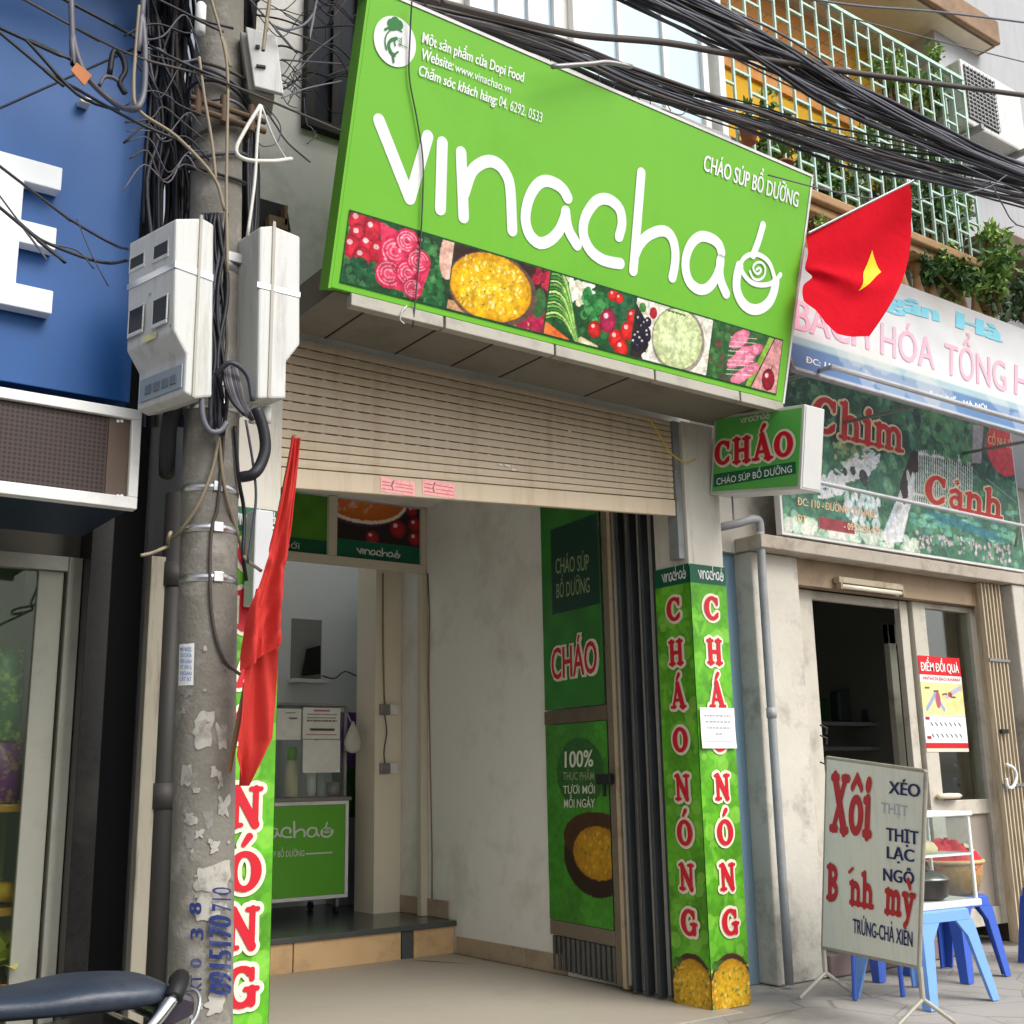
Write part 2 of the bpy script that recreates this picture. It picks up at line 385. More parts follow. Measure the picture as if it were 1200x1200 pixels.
# ================================================================ materials of the place
M = {}
M['plaster'] = mat('plaster', (205, 200, 188), .85, dirt=(120, 112, 98), damt=.5, ds=2.0, streak=True, bump=.25, bs=25)
M['plaster_dirty'] = mat('plaster_dirty', (194, 189, 177), .9, var=.16, vs=3, dirt=(104, 98, 88), damt=.85, ds=2.4, bump=.5, bs=18)
M['white_wall'] = mat('white_wall', (212, 210, 204), .8, var=.06, dirt=(128, 124, 116), damt=.6, ds=1.8, bump=.12, bs=30)
M['inner_wall'] = mat('inner_wall', (234, 233, 228), .8, var=.05, vs=2, dirt=(184, 177, 162), damt=.55, ds=1.9, bump=.1, bs=20)
M['back_wall'] = mat('back_wall', (214, 220, 220), .8, var=.06)
M['grey_wall'] = mat('grey_wall', (176, 177, 180), .85, var=.06, dirt=(150, 148, 146), damt=.4, streak=True)
M['yellow_wall'] = mat('yellow_wall', (226, 176, 40), .8, var=.08)
M['orange_wall'] = mat('orange_wall', (226, 160, 92), .8, var=.08)
M['cream'] = mat('cream', (222, 210, 186), .75, var=.05, dirt=(160, 140, 112), damt=.4)
M['bluegrey'] = mat('bluegrey', (112, 140, 158), .7, var=.12, vs=2, dirt=(120, 122, 118), damt=.6, ds=2, bump=.15)
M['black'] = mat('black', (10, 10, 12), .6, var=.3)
M['granite'] = mat('granite', (26, 25, 25), .25, var=.5, vs=25, dirt=(60, 56, 50), damt=.5, ds=3, spec=.35)
M['dark'] = mat('dark', (34, 33, 33), .8, var=.3)
M['concrete'] = mat('concrete', (122, 117, 107), .9, var=.22, vs=7, dirt=(66, 61, 54), damt=.8, ds=2.6, bump=.5, bs=45)
M['soffit'] = mat('soffit', (126, 120, 108), .7, var=.08, dirt=(84, 78, 68), damt=.6, ds=2.5)
M['lip'] = mat('lip', (168, 164, 152), .6, var=.08, dirt=(96, 90, 80), damt=.5, ds=4)
M['shutter'] = mat('shutter', (201, 184, 158), .5, var=.06, vs=2, dirt=(165, 142, 110), damt=.5, ds=2, streak=True)
M['metal'] = mat('metal', (150, 150, 150), .45, .7, var=.15, dirt=(98, 80, 64), damt=.6, ds=5)
M['steel_band'] = mat('steel_band', (205, 205, 205), .28, .9, var=.2, vs=14)
M['paint_grey'] = mat('paint_grey', (132, 136, 136), .5, var=.1, dirt=(88, 80, 70), damt=.6, ds=6)
M['white_paint'] = mat('white_paint', (226, 226, 222), .5, var=.04, dirt=(170, 165, 155), damt=.5, ds=4)
M['door_paint'] = mat('door_paint', (190, 184, 170), .55, var=.08, dirt=(120, 108, 90), damt=.6, ds=4)
M['tile_beige'] = mat('tile_beige', (206, 172, 128), .35, var=.1, dirt=(130, 100, 70), damt=.5, ds=3)
M['stone_top'] = mat('stone_top', (74, 78, 76), .22, var=.25, vs=18)
M['wood'] = mat('wood', (136, 108, 80), .7, var=.2, dirt=(90, 72, 54), damt=.6, streak=True)
M['glass'] = glassmat('glass', (.9, .95, .92))
M['clear'] = glassmat('clear', (.95, .98, .97), .06)
M['print'] = printmat('print'); M['print_gloss'] = printmat('print_gloss', .3, .3)
M['green'] = mat('green', (113, 187, 52), .42, var=.05, vs=2.5, dirt=(92, 168, 44), damt=.5, ds=1.2, spec=.3)
M['green_dark'] = mat('green_dark', (0, 96, 62), .45, var=.06)
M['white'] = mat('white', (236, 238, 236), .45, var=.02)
M['cream_ink'] = mat('cream_ink', (232, 224, 200), .5, var=.03)
M['red'] = mat('red', (196, 18, 38), .5, var=.05)
M['navy'] = mat('navy', (34, 40, 104), .6, var=.1)
M['rubber'] = mat('rubber', (26, 26, 28), .55, var=.3, vs=12)
M['cable_grey'] = mat('cable_grey', (74, 73, 74), .6, var=.3)
M['cable_beige'] = mat('cable_beige', (138, 126, 104), .6, var=.2)
M['cable_white'] = mat('cable_white', (205, 203, 196), .5, var=.1)
M['paper'] = mat('paper', (232, 232, 228), .8, var=.03)

# ================================================================ setting: ground, road
def pave_mat():
    m = mat('paving', (158, 154, 148), .85, var=.12, vs=2.2, dirt=(112, 106, 98), damt=.6, ds=1.8, bump=.3, bs=50)
    n = m.node_tree; N, L = n.nodes, n.links; b = N['Principled BSDF']; prev = b.inputs['Base Color'].links[0].from_socket
    tc = N.new('ShaderNodeTexCoord'); mp = N.new('ShaderNodeMapping'); mp.inputs['Rotation'].default_value = (0, 0, .25); L.new(tc.outputs['Object'], mp.inputs[0])
    nz = N.new('ShaderNodeTexNoise'); nz.inputs['Scale'].default_value = 1.6; L.new(tc.outputs['Object'], nz.inputs[0])
    ad = N.new('ShaderNodeMix'); ad.data_type = 'RGBA'; ad.inputs[0].default_value = .035; L.new(mp.outputs[0], ad.inputs[6]); L.new(nz.outputs['Color'], ad.inputs[7])
    v = N.new('ShaderNodeTexVoronoi'); v.feature = 'DISTANCE_TO_EDGE'; v.inputs['Scale'].default_value = 2.1; L.new(ad.outputs[2], v.inputs[0])
    r = N.new('ShaderNodeValToRGB'); r.color_ramp.elements[0].position = .002; r.color_ramp.elements[1].position = .013; L.new(v.outputs['Distance'], r.inputs[0])
    mx = N.new('ShaderNodeMix'); mx.data_type = 'RGBA'; L.new(r.outputs[0], mx.inputs[0]); mx.inputs[6].default_value = (*lin((124, 118, 110)), 1); L.new(prev, mx.inputs[7]); L.new(mx.outputs[2], b.inputs['Base Color'])
    return m
b = MB(); b.poly([(-300, -300, -.14), (300, -300, -.14), (300, 300, -.14), (-300, 300, -.14)])
struct(b.build('ground', mat('asphalt', (74, 73, 72), .9, var=.2, vs=6, bump=.4, bs=80)))
b = MB(); b.box((-60, -2.9, -.13), (60, 6.2, -.004)); struct(b.build('pavement', pave_mat()))
b = MB()
for i in range(-30, 30): b.box((i*1.0, -3.05, -.139), (i*1.0+.985, -2.905, .0))
struct(b.build('kerb', M['concrete'], bevel=.012))
# shop floor: a smooth cement screed sheet inside the opening and just in front of it
b = MB(); b.box((-2.52, -.12, -.003), (.10, 2.62, .004)); fl = struct(b.build('shop_floor', mat('screed', (170, 162, 148), .5, var=.08, vs=2, dirt=(150, 140, 124), damt=.5, ds=2, bump=.08), recalc=True))
b = MB()
for a, c in (((480, 1125), (560, 1130)), ((520, 1128), (653, 1158)),):
    p, q = at(*a, Z=.0065), at(*c, Z=.0065); w = V3((.0, .034, 0)); b.poly([p, (p+q)/2-w*.4, q, (p*.4+q*.6)+w*.5, (p*.7+q*.3)+w])
struct(b.build('floor_crack', M['dark']))

# ================================================================ the porridge shop: building shell
SH = thing('shop_building', 'narrow porridge shop building with pale walls, open front and bright plain upper storey', 'building', (-1.2, 0, 0))
YBK = 4.30; XW = .13                                         # inner face of the right-hand wall
b = MB()
b.box((XW, .31, 0), (XW+.25, 3.9, 3.4)); b.box((XW+.42, 3.9005, 0), (XW+.6, 4.5, 3.4)); b.box((XW+.2501, 3.75, 0), (XW+.42, 3.9, 3.4))            # right inner wall
b.build('right_wall', M['inner_wall'], SH)
b = MB(); b.box((-2.75, .3, 0), (-2.53, 6.0, 3.4)); b.build('left_wall', M['inner_wall'], SH)
b = MB(); b.box((-2.53, YBK, .0), (XW+.419, YBK+.15, 3.4))
b.build('back_wall', M['back_wall'], SH)
b = MB(); b.box((-2.53, .3, 3.28), (XW-.002, 3.55, 3.4)); b.build('ceiling', M['inner_wall'], SH)  # stops short at the rear: unseen opening added to let daylight in
# raised stone step and its tiled riser
b = MB(); b.box((-2.53, 2.59, .185), (XW-.002, YBK-.001, .222)); b.box((XW-.001, 3.9006, .185), (XW+.419, YBK-.001, .222)); b.build('step_top', M['stone_top'], SH, bevel=.006)
b = MB(); xs = list(np.arange(-2.53, XW, .6)); xs = [at(350, 1130, Y=2.62)[0], at(478, 1110, Y=2.62)[0]]
edges = [-2.53, -1.75, at(343, 1130, Y=2.62)[0], at(470, 1112, Y=2.62)[0], at(484, 1112, Y=2.62)[0], XW-.003]
for i, (a, c) in enumerate(zip(edges[:-1], edges[1:])): b.box((a+.004, 2.615, 0.003), (c-.004, 2.66, .184), 1 if i == 3 else 0)
b.build('riser_tiles', [M['tile_beige'], M['stone_top']], SH, bevel=.003)
# skirting tiles along the right wall, low part and on the step
b = MB()
for y in np.arange(1.35, 2.6, .42): b.box((XW-.012, y, .003), (XW-.001, min(y+.414, 2.585), .118))
for y in np.arange(2.68, 3.6, .42): b.box((XW-.012, y, .224), (XW-.001, y+.414, .345))
b.build('skirting', mat('skirting', (176, 158, 134), .45, var=.1, dirt=(110, 92, 72), damt=.6, ds=4), SH, bevel=.002)
# inner pier and side board behind the partition
p0, p1 = at(430, 1070, Z=.222), at(451, 1070, Z=.222)
b = MB(); b.box((p0[0], p1[1], .222), (XW-.003, p1[1]+.3, 3.27)); b.build('pier', mat('pier', (230, 220, 198), .8, var=.06), SH)
# niche in the rear wall
b = MB(); fr = FY(YBK-.002)
u0, v0 = fr.px(340, 796); u1, v1 = fr.px(377, 727)
b.fbox(fr, u0, v0, u1, v1, 0, .004); b.build('niche', mat('niche', (128, 130, 126), .8), SH)
b = MB(); b.fbox(fr, u0-.02, v0-.03, u1+.02, v0, 0, .12); b.build('niche_shelf', M['white_paint'], SH)

# upper storey front wall (behind the fascia sign) and its ledge
b = MB(); b.box((-2.82, .0, 3.36), (.285, .25, 4.62)); b.box((-2.82, .0, 4.6205), (.44, .25, 9.0)); b.build('upper_wall', M['white_wall'], SH)
fr = FY(0)
# opening, its shade drawn as a flat black sheet, and sooty glazing, upper left
b = MB()
b.add([at(*p, Y=-.002) for p in ((304, 272), (341, 272), (336, 241), (304, 232))], [(0, 1, 2, 3)])
b.build('hole_shade', M['black'], SH)
b = MB(); b.fbox(fr, *fr.px(310, 268), *fr.px(332, 262), .002, .05); b.fbox(fr, *fr.px(328, 268), *fr.px(332, 246), .002, .05); b.build('hole_frame', M['wood'], SH)
def window(px, name='window', pane=None, n=.0, sash=2, fm='white_paint'):
    (x0, y0), (x1, y1) = px; u0, v0 = fr.px(x0, y1); u1, v1 = fr.px(x1, y0)
    b = MB(); w = .05
    for a in ((u0, v0, u1, v0+w), (u0, v1-w, u1, v1), (u0, v0+w, u0+w, v1-w), (u1-w, v0+w, u1, v1-w)): b.fbox(fr, *a, n+.001, n+.05)
    for k in range(1, sash): uu = u0+(u1-u0)*k/sash; b.fbox(fr, uu-.02, v0+w, uu+.02, v1-w, n+.001, n+.045)
    o = b.build(name, M[fm], SH, bevel=.004)
    b = MB(); b.fbox(fr, u0+w, v0+w, u1-w, v1-w, n+.001, n+.02); b.build('pane', pane, o); return o
bp = mat('pale_glass', (186, 204, 214), .15, var=.08, vs=3, spec=.6); dg = mat('sooty_glass', (34, 38, 44), .6, var=.4, vs=3, spec=.1)
window(((352, -60), (425, 150)), pane=dg, sash=2, fm='dark')
window(((545, -180), (645, 70)), pane=bp, sash=3)
window(((668, -60), (815, 105)), pane=bp, sash=3)
b = MB(); q0 = at(897, 177, Y=-.28); b.box((-1.6, -.28, q0[2]-.2), (.27, -.002, q0[2])); b.build('ledge', mat('ledge', (196, 196, 196), .8, dirt=(150, 148, 142), damt=.5, streak=True), SH, bevel=.008)
b = MB(); b.box((.40, -.10, 4.63), (.455, -.002, 9.0)); b.build('corner_strip', M['white_paint'], SH, bevel=.006)

# ---------------------------------------------------------------- corner pillars with printed wraps
PW, PD, PT = .285, .28, None
ztop = at(806, 660, Y=0)[2]
def pillar(x0, x1, label, letters_front, letters_side=None, left=False):
    t = thing('pillar', label, 'pillar', ((x0+x1)/2, .14, 0))
    b = MB(); b.box((x0+.004, .004, ztop-.01), (x1-.004, PD, 3.19)); b.build('plaster_shaft', M['plaster'], t, bevel=.006)
    b = MB(); b.box((x0+.004, .004, 0), (x1-.004, PD, ztop-.011)); b.build('wrapped_shaft', M['green_dark'], t)
    faces = [(FY(0.0, x0), x1-x0)]
    if not left: faces.append((Frame((x0, PD, 0), (0, -1, 0), (0, 0, 1)), PD))
    else: faces.append((Frame((x1, 0, 0), (0, 1, 0), (0, 0, 1)), PD))
    for k, (f, w) in enumerate(faces):
        random.seed(3+k)
        p = Print(w, ztop, .0055, (84, 158, 30))
        p.noise(.16, .12).noise(.08, .02)
        p.blobs(70, (0, .2, w, ztop-.1), .012, .045, [(120, 190, 60), (104, 176, 44), (140, 200, 78)], .55, 1.15)
        for j in range(14):           # pale vegetable silhouettes
            x, y = random.uniform(.02, w-.02), random.uniform(.3, ztop-.2)
            p.ell(x, y, .012, .05, (126, 196, 66), random.uniform(-.5, .5), a=.5)
            for a in (-.02, .0, .02): p.ell(x+a, y+.06, .012, .02, (126, 196, 66), a*20, a=.5)
        # bowl of yellow porridge at the foot
        p.ell(w*.52, .10, w*.56, .17, (66, 40, 24)); p.ell(w*.52, .085, w*.53, .155, (214, 168, 30), edge=(176, 128, 20))
        p.area(0, 0, w, .24).noise(.1, .012).blobs(110, (.0, 0, w, .2), .004, .009, [(240, 214, 110), (170, 130, 30), (226, 190, 60), (92, 110, 40)], .7)
        p.ell(w*.2, .235, .04, .016, (52, 92, 34), .3); p.ell(w*.12, .21, .03, .014, (72, 112, 44), -.4)
        p.area(0, 0, 9, 9).rect(0, ztop-.105, w, ztop, (0, 84, 56))
        fp = p.build(f, 0, 0, 'printed_wrap', M['print'], t, n=.003)
        b = MB(); brand(b, f, (w*.24, ztop-.085), (w*.93, ztop-.085), .05, .0055, wide=.9); b.build('brand_lettering', M['white'], t)
        for side in ('cream', 'red'):
            b = MB()
            for ch, z in zip('CHÁONÓNG', ZL):
                if letters_front == 'lower' and z > 99: continue
                h = .142; wd_ = (.125 if k else .128) if not left else .155; hh = h if not left else .165
                slab(b, f, ch, (w*.55-wd_/2 if not left else w*LX-wd_/2, z-hh/2), (w*.55+wd_/2 if not left else w*LX+wd_/2, z-hh/2), (w*.55-wd_/2 if not left else w*LX-wd_/2, z+hh/2), n=.006 if side == 'cream' else .011, o=.11 if side == 'cream' else 0)
            b.build('lettering_outline' if side == 'cream' else 'lettering', M['cream_ink'] if side == 'cream' else M['red'], t, recalc=False)
    return t

# vinachao handwriting: strokes traced on the big sign, shared at every size (x 0..1, y in the same unit)
SB0, SB1 = V3((-2.535, -.54, 3.195)), V3((.246, -.54, 3.195))
SIGN = Frame(SB0, (1, 0, 0), (0, -.317, 1.215))
STROKES = [([(443.8, 141), (480, 232.5)], 1), ([(480, 232.5), (501, 160)], 1), ([(518, 167.5), (515.8, 245)], 1), ([(540, 179), (543, 254.5)], 1),
    ([(543.8, 226), (552, 202), (563, 192), (574, 189), (584, 193), (592, 203), (597.5, 220), (600, 270)], 1),
    ([(665, 232), (660, 223), (652, 216), (640, 212), (630, 216), (621, 229), (616, 247), (616, 262), (621, 276), (632, 285), (645, 281), (655, 270), (661, 256), (662.5, 248)], 1), ([(662.5, 250), (664, 262), (668, 274), (676, 287)], 1),
    ([(725, 277), (728.5, 262), (726, 246), (717, 236), (707, 233), (697, 237), (687, 251), (683, 266), (684.5, 280), (692, 294), (703, 303), (714, 307), (726.5, 309)], 1),
    ([(751, 203), (741.7, 317)], 1), ([(744, 298), (749, 287), (758, 277), (771, 271), (781, 272), (788, 281), (791, 296), (790, 312), (787.5, 325)], 1),
    ([(845, 296), (842, 287), (834, 280), (821.5, 277), (811, 284), (804, 299), (803, 316), (808, 331), (818, 339), (828, 338), (837, 328), (843, 313), (844, 304)], 1),
    ([(843, 307), (843, 322), (846, 334), (850.5, 344)], 1),
    ([(866, 312), (863, 325), (863, 340), (869, 354), (879, 362), (890, 362), (900, 355), (906, 343), (908.5, 330)], 1.05),
    ([(867, 313), (872, 323), (880, 331), (890, 334), (901, 333), (909, 328), (914, 322)], .5),
    ([(866, 314), (870, 304), (877, 299), (886, 298), (895, 302), (902, 310), (907, 325)], .5),
    ([(893.5, 264), (888, 283), (882, 299)], .8),
    ([(886, 316), (889, 314), (891, 317), (888, 321), (884, 319), (882, 313), (886, 308), (892, 308), (896, 314), (895, 323), (889, 328), (882, 326), (878, 318)], .25)]
_st = [([SIGN.px(*p) for p in s], w) for s, w in STROKES]
_a0 = SIGN.px(443, 232)[0]; _a1 = SIGN.px(913, 363)[0]; _av = SIGN.px(480, 232.5)[1]
VIN = [([((p[0]-_a0)/(_a1-_a0), (p[1]-_av)/(_a1-_a0)) for p in s], w) for s, w in _st]
def brand(b, f, p0, p1, h, n, wide=1.0, lw=.021):
    """the handwritten shop name from p0 to p1 on frame f; h is the height of the low letters"""
    p0, p1 = np.array(p0), np.array(p1); d = p1-p0; up = np.array([-d[1], d[0]]); L_ = np.linalg.norm(d); up = up/L_*h/.13
    for s, w in VIN: b.ribbon(f, smooth2(s) if len(s) > 3 else s, lw*w, n, tf=lambda p: p0+d*p[0]+up*(p[1]+.02))
def smooth2(P):
    return [tuple(p[:2]) for p in smoothpath([(*p, 0) for p in P], 3)]

fr0 = FY(0)
ZL = [np.mean([fr0.px(x, y)[1]]) for x, y in ((835, 713), (838, 764), (841, 814.5), (844, 866), (846, 922), (849.5, 975), (852.5, 1027), (856, 1080))]
LX = .5
pillar(0, .285, 'plaster corner pillar with green printed wrap, right of the open shop front', 'all')
ZLr = list(ZL)
ZL = [fr0.px(x, y)[1] for x, y in ((300, 650), (300, 716), (300, 783), (300, 850), (300, 945), (300, 1020), (300, 1086), (300, 1154))]
PXL = at(322, 900, Y=0)[0]; LX = (fr0.px(288, 945)[0]-(PXL-PW))/PW
pillar(PXL-PW, PXL, 'plaster corner pillar with green printed wrap, half hidden behind the utility pole', 'all', left=True)
# ================================================================ canopy, shutter, fascia sign
t = thing('canopy', 'flat grey panelled canopy above the roller shutter, under the big green sign', 'canopy', (-1.15, -.25, 3.2))
zc = 3.2
b = MB(); b.box((-2.50, -.50, zc), (.262, -.003, zc+.15)); b.build('soffit_panels', M['soffit'], t)
b = MB()
for (x, y) in ((714, 452), (574, 405), (620, 425), (408, 378), (505, 390)):
    p = at(x, y, Z=zc); b.box((p[0]-.004, -.5, zc-.003), (p[0]+.004, -.004, zc+.01))
b.pieces('panel_joint', M['dark'], t)
b = MB(); ps = [-2.45, -1.98, -1.36, -.72, -.1, .25]
for a, c in zip(ps[:-1], ps[1:]): b.box((a+.006, -.55, 3.135), (c-.006, -.502, 3.19))
b.build('front_lip', M['lip'], t, bevel=.004)

t = thing('roller_shutter', 'beige roller shutter of horizontal slats, rolled most of the way up', 'shutter', (-1.2, .06, 2.5))
YS = .06; fs = FY(YS)
TL, TR, BL, BR = fs.px(335, 400), fs.px(797, 486), fs.px(312, 570), fs.px(794, 606)
TL[0] = BL[0] = PXL+.01; TR[0] = BR[0] = -.045
TL[1] = TR[1] = 3.195
NS = 14; b = MB(); bk = MB()
zl = lambda k: BL[1]+.10+(TL[1]-BL[1]-.10)*k/NS
zr = lambda k: BR[1]+.10+(TR[1]-BR[1]-.10)*k/NS
for k in range(NS):
    g = .13 if k % 1 == 0 else 0
    for (f0, f1, n0, n1) in ((0.0, .42, .0125, .014), (.42, .84, .014, .0125)):
        a = [(TL[0], zl(k+f0), n0), (TR[0], zr(k+f0), n0), (TR[0], zr(k+f1), n1), (TL[0], zl(k+f1), n1)]
        fr_ = [fs.w(*p) for p in a]; bk_ = [fs.w(p[0], p[1], -.004) for p in a]
        b.add(fr_+bk_, [(0, 1, 2, 3), (7, 6, 5, 4), (0, 4, 5, 1), (1, 5, 6, 2), (2, 6, 7, 3), (3, 7, 4, 0)])
b.build('slat_curtain', M['shutter'], t)
b = MB(); b.add([fs.w(TL[0], zl(0), -.008), fs.w(TR[0], zr(0), -.008), fs.w(TR[0], TR[1], -.008), fs.w(TL[0], TL[1], -.008)], [(0, 1, 2, 3)])
# little bridges between the slot holes
b.build('slot_backing', M['dark'], t)
b = MB()
for k in range(1, NS):
    for u in np.arange(TL[0]+.03, TR[0], .085):
        f = (u-TL[0])/(TR[0]-TL[0]); z = zl(k-.16)*(1-f)+zr(k-.16)*f; h = .16*((zl(1)-zl(0))*(1-f)+(zr(1)-zr(0))*f)
        if k > 2 and (k % 3): b.fbox(fs, u, z-.0, u+.022, z+h, -.006, .006)
    if k <= 2 or k % 3 == 0:
        q = [(TL[0], zl(k-.16)), (TR[0], zr(k-.16)), (TR[0], zr(k-.06)), (TL[0], zl(k-.06))]; b.add([fs.w(u, v, .004) for u, v in q], [(0, 1, 2, 3)])
b.build('slat_links', M['shutter'], t)
b = MB(); q = [(BL[0], BL[1]), (BR[0], BR[1]), (BR[0], BR[1]+.092), (BL[0], BL[1]+.092)]
b.prism([fs.w(u, v, .022) for u, v in q], fs.N*-.03); b.build('bottom_bar', M['shutter'], t, bevel=.004)
for (a, c) in (((443, 566), (483, 577)), ((492, 568), (530, 580))):
    u0, v0 = fs.px(a[0], c[1]); u1, v1 = fs.px(c[0], a[1])
    p = Print(u1-u0, v1-v0, .0035, (240, 170, 168)); p.noise(.08, .01)
    for yy in (.2, .45, .7): 
        p.line([(p.W*.05, p.H*yy), (p.W*.3, p.H*yy)], .004, (170, 30, 36)); p.line([(p.W*.42, p.H*yy), (p.W*.95, p.H*yy)], .004, (190, 50, 54))
    p.line([(p.W*.36, p.H*.2), (p.W*.32, p.H*.5), (p.W*.38, p.H*.85)], .006, (60, 40, 40))
    p.build(fs, u0, v0, 'sticker', M['print'], t, n=.024)
b = MB()
for (x, y, w) in ((589, 547, .03), (597, 552, .025), (582, 546, .02), (663, 507, .02), (789, 591, .02)):
    u, v = fs.px(x, y); b.fbox(fs, u, v, u+w, v+.008, .019, .0215)
b.pieces('sticker_remnant', M['white'], t)
b = MB(); b.box((-.042, .03, ztop+.03), (.0035, .11, 3.19)); b.box((PXL-.003, .085, ztop+.03), (PXL+.009, .11, 3.19)); b.pieces('guide_rail', M['paint_grey'], t, bevel=.003)

cable([at(x, y, Y=-.03) for x, y in ((758, 487), (772, 508), (784, 528), (795, 538), (806, 541), (815, 538))], .004, mat('cable_yellow', (214, 176, 40), .5), 'thin yellow wire looping across the top right of the roller shutter')
# ---- big sign
t = thing('shop_sign', 'large tilted green signboard with handwritten white shop name and a strip of food pictures', 'sign', SB0)
W_, H_ = SB1[0]-SB0[0], 1.262
b = MB(); b.fbox(SIGN, 0, 0, W_, H_, -.08, 0); b.build('panel', M['green'], t, bevel=.003)
b = MB()
b.fbox(SIGN, -.012, H_+.002, W_+.012, H_+.016, -.08, .004); b.fbox(SIGN, W_+.002, -.005, W_+.016, H_+.001, -.082, .004)
b.fbox(SIGN, -.014, -.005, -.002, H_+.001, -.082, .004, 1)
b.build('frame', [M['white_paint'], M['green']], t)
# rods that hold the board out from the wall
b = MB()
for x in (-2.3, -1.5, -.7, .1): b.tube([(x, -.72, 4.3), (x, -.002, 4.55)], .014, 6); b.tube([(x, -.56, 3.32), (x, -.002, 3.42)], .014, 6)
b.pieces('bracket', M['metal'], t)
b = MB(); lw = .056
for s, w in STROKES:
    uv = [SIGN.px(*p) for p in s]; uv = smooth2(uv) if len(uv) > 3 else uv
    b.ribbon(SIGN, uv, lw*w, .002)
b.build('brand_lettering', M['white'], t, recalc=False)
b = MB()
textpx(b, SIGN, 'Một sản phẩm của Dopi Food', (494, 50), (612.5, 96.5), (495.5, 38), .004, .022)
textpx(b, SIGN, 'Website:', (492.5, 69), (530, 83), (494.5, 57), .004, .022)
textpx(b, SIGN, 'www.vinachao.vn', (532, 83.5), (597.5, 110), (533.5, 74), .004, -.002)
textpx(b, SIGN, 'Chăm sóc khách hàng:', (489.5, 88), (581, 123.5), (491.5, 76.5), .004, .022)
textpx(b, SIGN, '04. 6292. 0533', (583.5, 124), (634, 144), (585, 112.5), .004, -.002)
b.build('small_print', M['white'], t, recalc=False)
b = MB(); textpx(b, SIGN, 'CHÁO SÚP BỔ DƯỠNG', (823.5, 199.5), (934, 243), (825.5, 181.5), .004, .022); b.build('slogan', M['white'], t, recalc=False)
b = MB(); c = SIGN.px(462.5, 49); ru = abs(SIGN.px(487.2, 55)[0]-c[0]); rv = ru*1.02
b.disc(SIGN, c, ru, .004, 40, ry=rv); e = b.build('emblem', M['white'], t, recalc=False)
b = MB(); g = lambda *P: [SIGN.px(380+x/4, y/4) for x, y in P]
for x, y, r in ((312, 112, 14), (330, 104, 15), (346, 118, 15), (325, 122, 13)): b.disc(SIGN, SIGN.px(380+x/4, y/4), r/4*.0058, .006, 14)
b.ribbon(SIGN, g((330, 125), (330, 140)), .007, .006); b.ribbon(SIGN, g((282, 140), (300, 130), (318, 140)), .01, .006)
b.ribbon(SIGN, smooth2(g((360, 150), (340, 138), (310, 142), (288, 165), (282, 200), (288, 235))), .006, .006)
b.ribbon(SIGN, smooth2(g((335, 182), (310, 190), (298, 215), (312, 250), (325, 262))), .014, .006)
b.ribbon(SIGN, smooth2(g((335, 182), (326, 195), (330, 215))), .006, .006)
b.ribbon(SIGN, smooth2(g((305, 245), (325, 255), (342, 245))), .008, .006); b.ribbon(SIGN, g((318, 262), (322, 292)), .009, .006)
for k in range(3): b.ribbon(SIGN, smooth2(g((345, 180+k*12), (355, 188+k*12), (360, 178+k*12))), .003, .006)
b.ribbon(SIGN, smooth2(g((345, 212), (365, 216), (385, 226))), .003, .006)
b.build('emblem_drawing', mat('emblem_green', (40, 120, 56), .5), e, recalc=False)

# food strip: printed pictures of vegetables and porridge
random.seed(11)
s0 = SIGN.px(397.5, 331); s1 = SIGN.px(909, 464); s2 = SIGN.px(404.5, 244)
sw, sh = s1[0]-s0[0], s2[1]-s0[1]
p = Print(sw, sh, .0033, (14, 74, 40))
bnd = [s0[0]]+[SIGN.px(*q)[0] for q in ((527.5, 325), (640.5, 356), (741, 385), (831.5, 410))]+[s1[0]]
bnd = [x-s0[0] for x in bnd]; bo = .008
A = [(bnd[i]+bo/2, bo, bnd[i+1]-bo/2, sh-bo) for i in range(5)]; bx = lambda i, u, v: (A[i][0]+(A[i][2]-A[i][0])*u, A[i][1]+(A[i][3]-A[i][1])*v)
# 1 tomatoes, folded ham roses, broccoli
i = 0; p.area(*A[i]).rect(0, 0, 9, 9, (36, 66, 40)); w = A[i][2]-A[i][0]
p.blobs(160, A[i], .006, .02, [(30, 84, 46), (56, 112, 58), (22, 60, 36), (88, 138, 80)], .8)
p.blobs(60, (*bx(i, .7, .0), *bx(i, .95, .9)), .008, .018, [(48, 120, 60), (82, 148, 84), (30, 92, 50)], .8); p.ell(*bx(i, .97, .8), .05, .11, (226, 176, 160))
for u, v in ((.08, .9), (.1, .7), (.06, .52), (.2, .6), (.22, .84), (.3, .55), (.16, .4)): p.ell(*bx(i, u, v), .045, .05, (206, 40, 62), edge=(140, 14, 36), shine=True)
p.poly([bx(i, *q) for q in ((.28, .98), (.62, .86), (.8, .5), (.74, .1), (.5, .08), (.4, .3), (.33, .55))], (214, 54, 92))
for u, v, r in ((.45, .62, .075), (.42, .28, .07), (.6, .36, .065), (.55, .82, .06), (.68, .58, .06), (.66, .16, .05)):
    p.ell(*bx(i, u, v), r, r*.9, (222, 66, 100), edge=(190, 30, 70))
    for k in (.8, .55, .3): p.line(arc(*bx(i, u, v), r*k, r*k*.85, 20, 320, 14), .005, (246, 170, 190), .8)
p.blobs(50, (*bx(i, .35, .1), *bx(i, .72, .9)), .003, .008, [(250, 206, 214), (196, 30, 66)], .6); p.blobs(50, (*bx(i, 0, 0), *bx(i, .28, .35)), .01, .02, [(30, 84, 52), (60, 110, 66), (24, 62, 44)], .9)
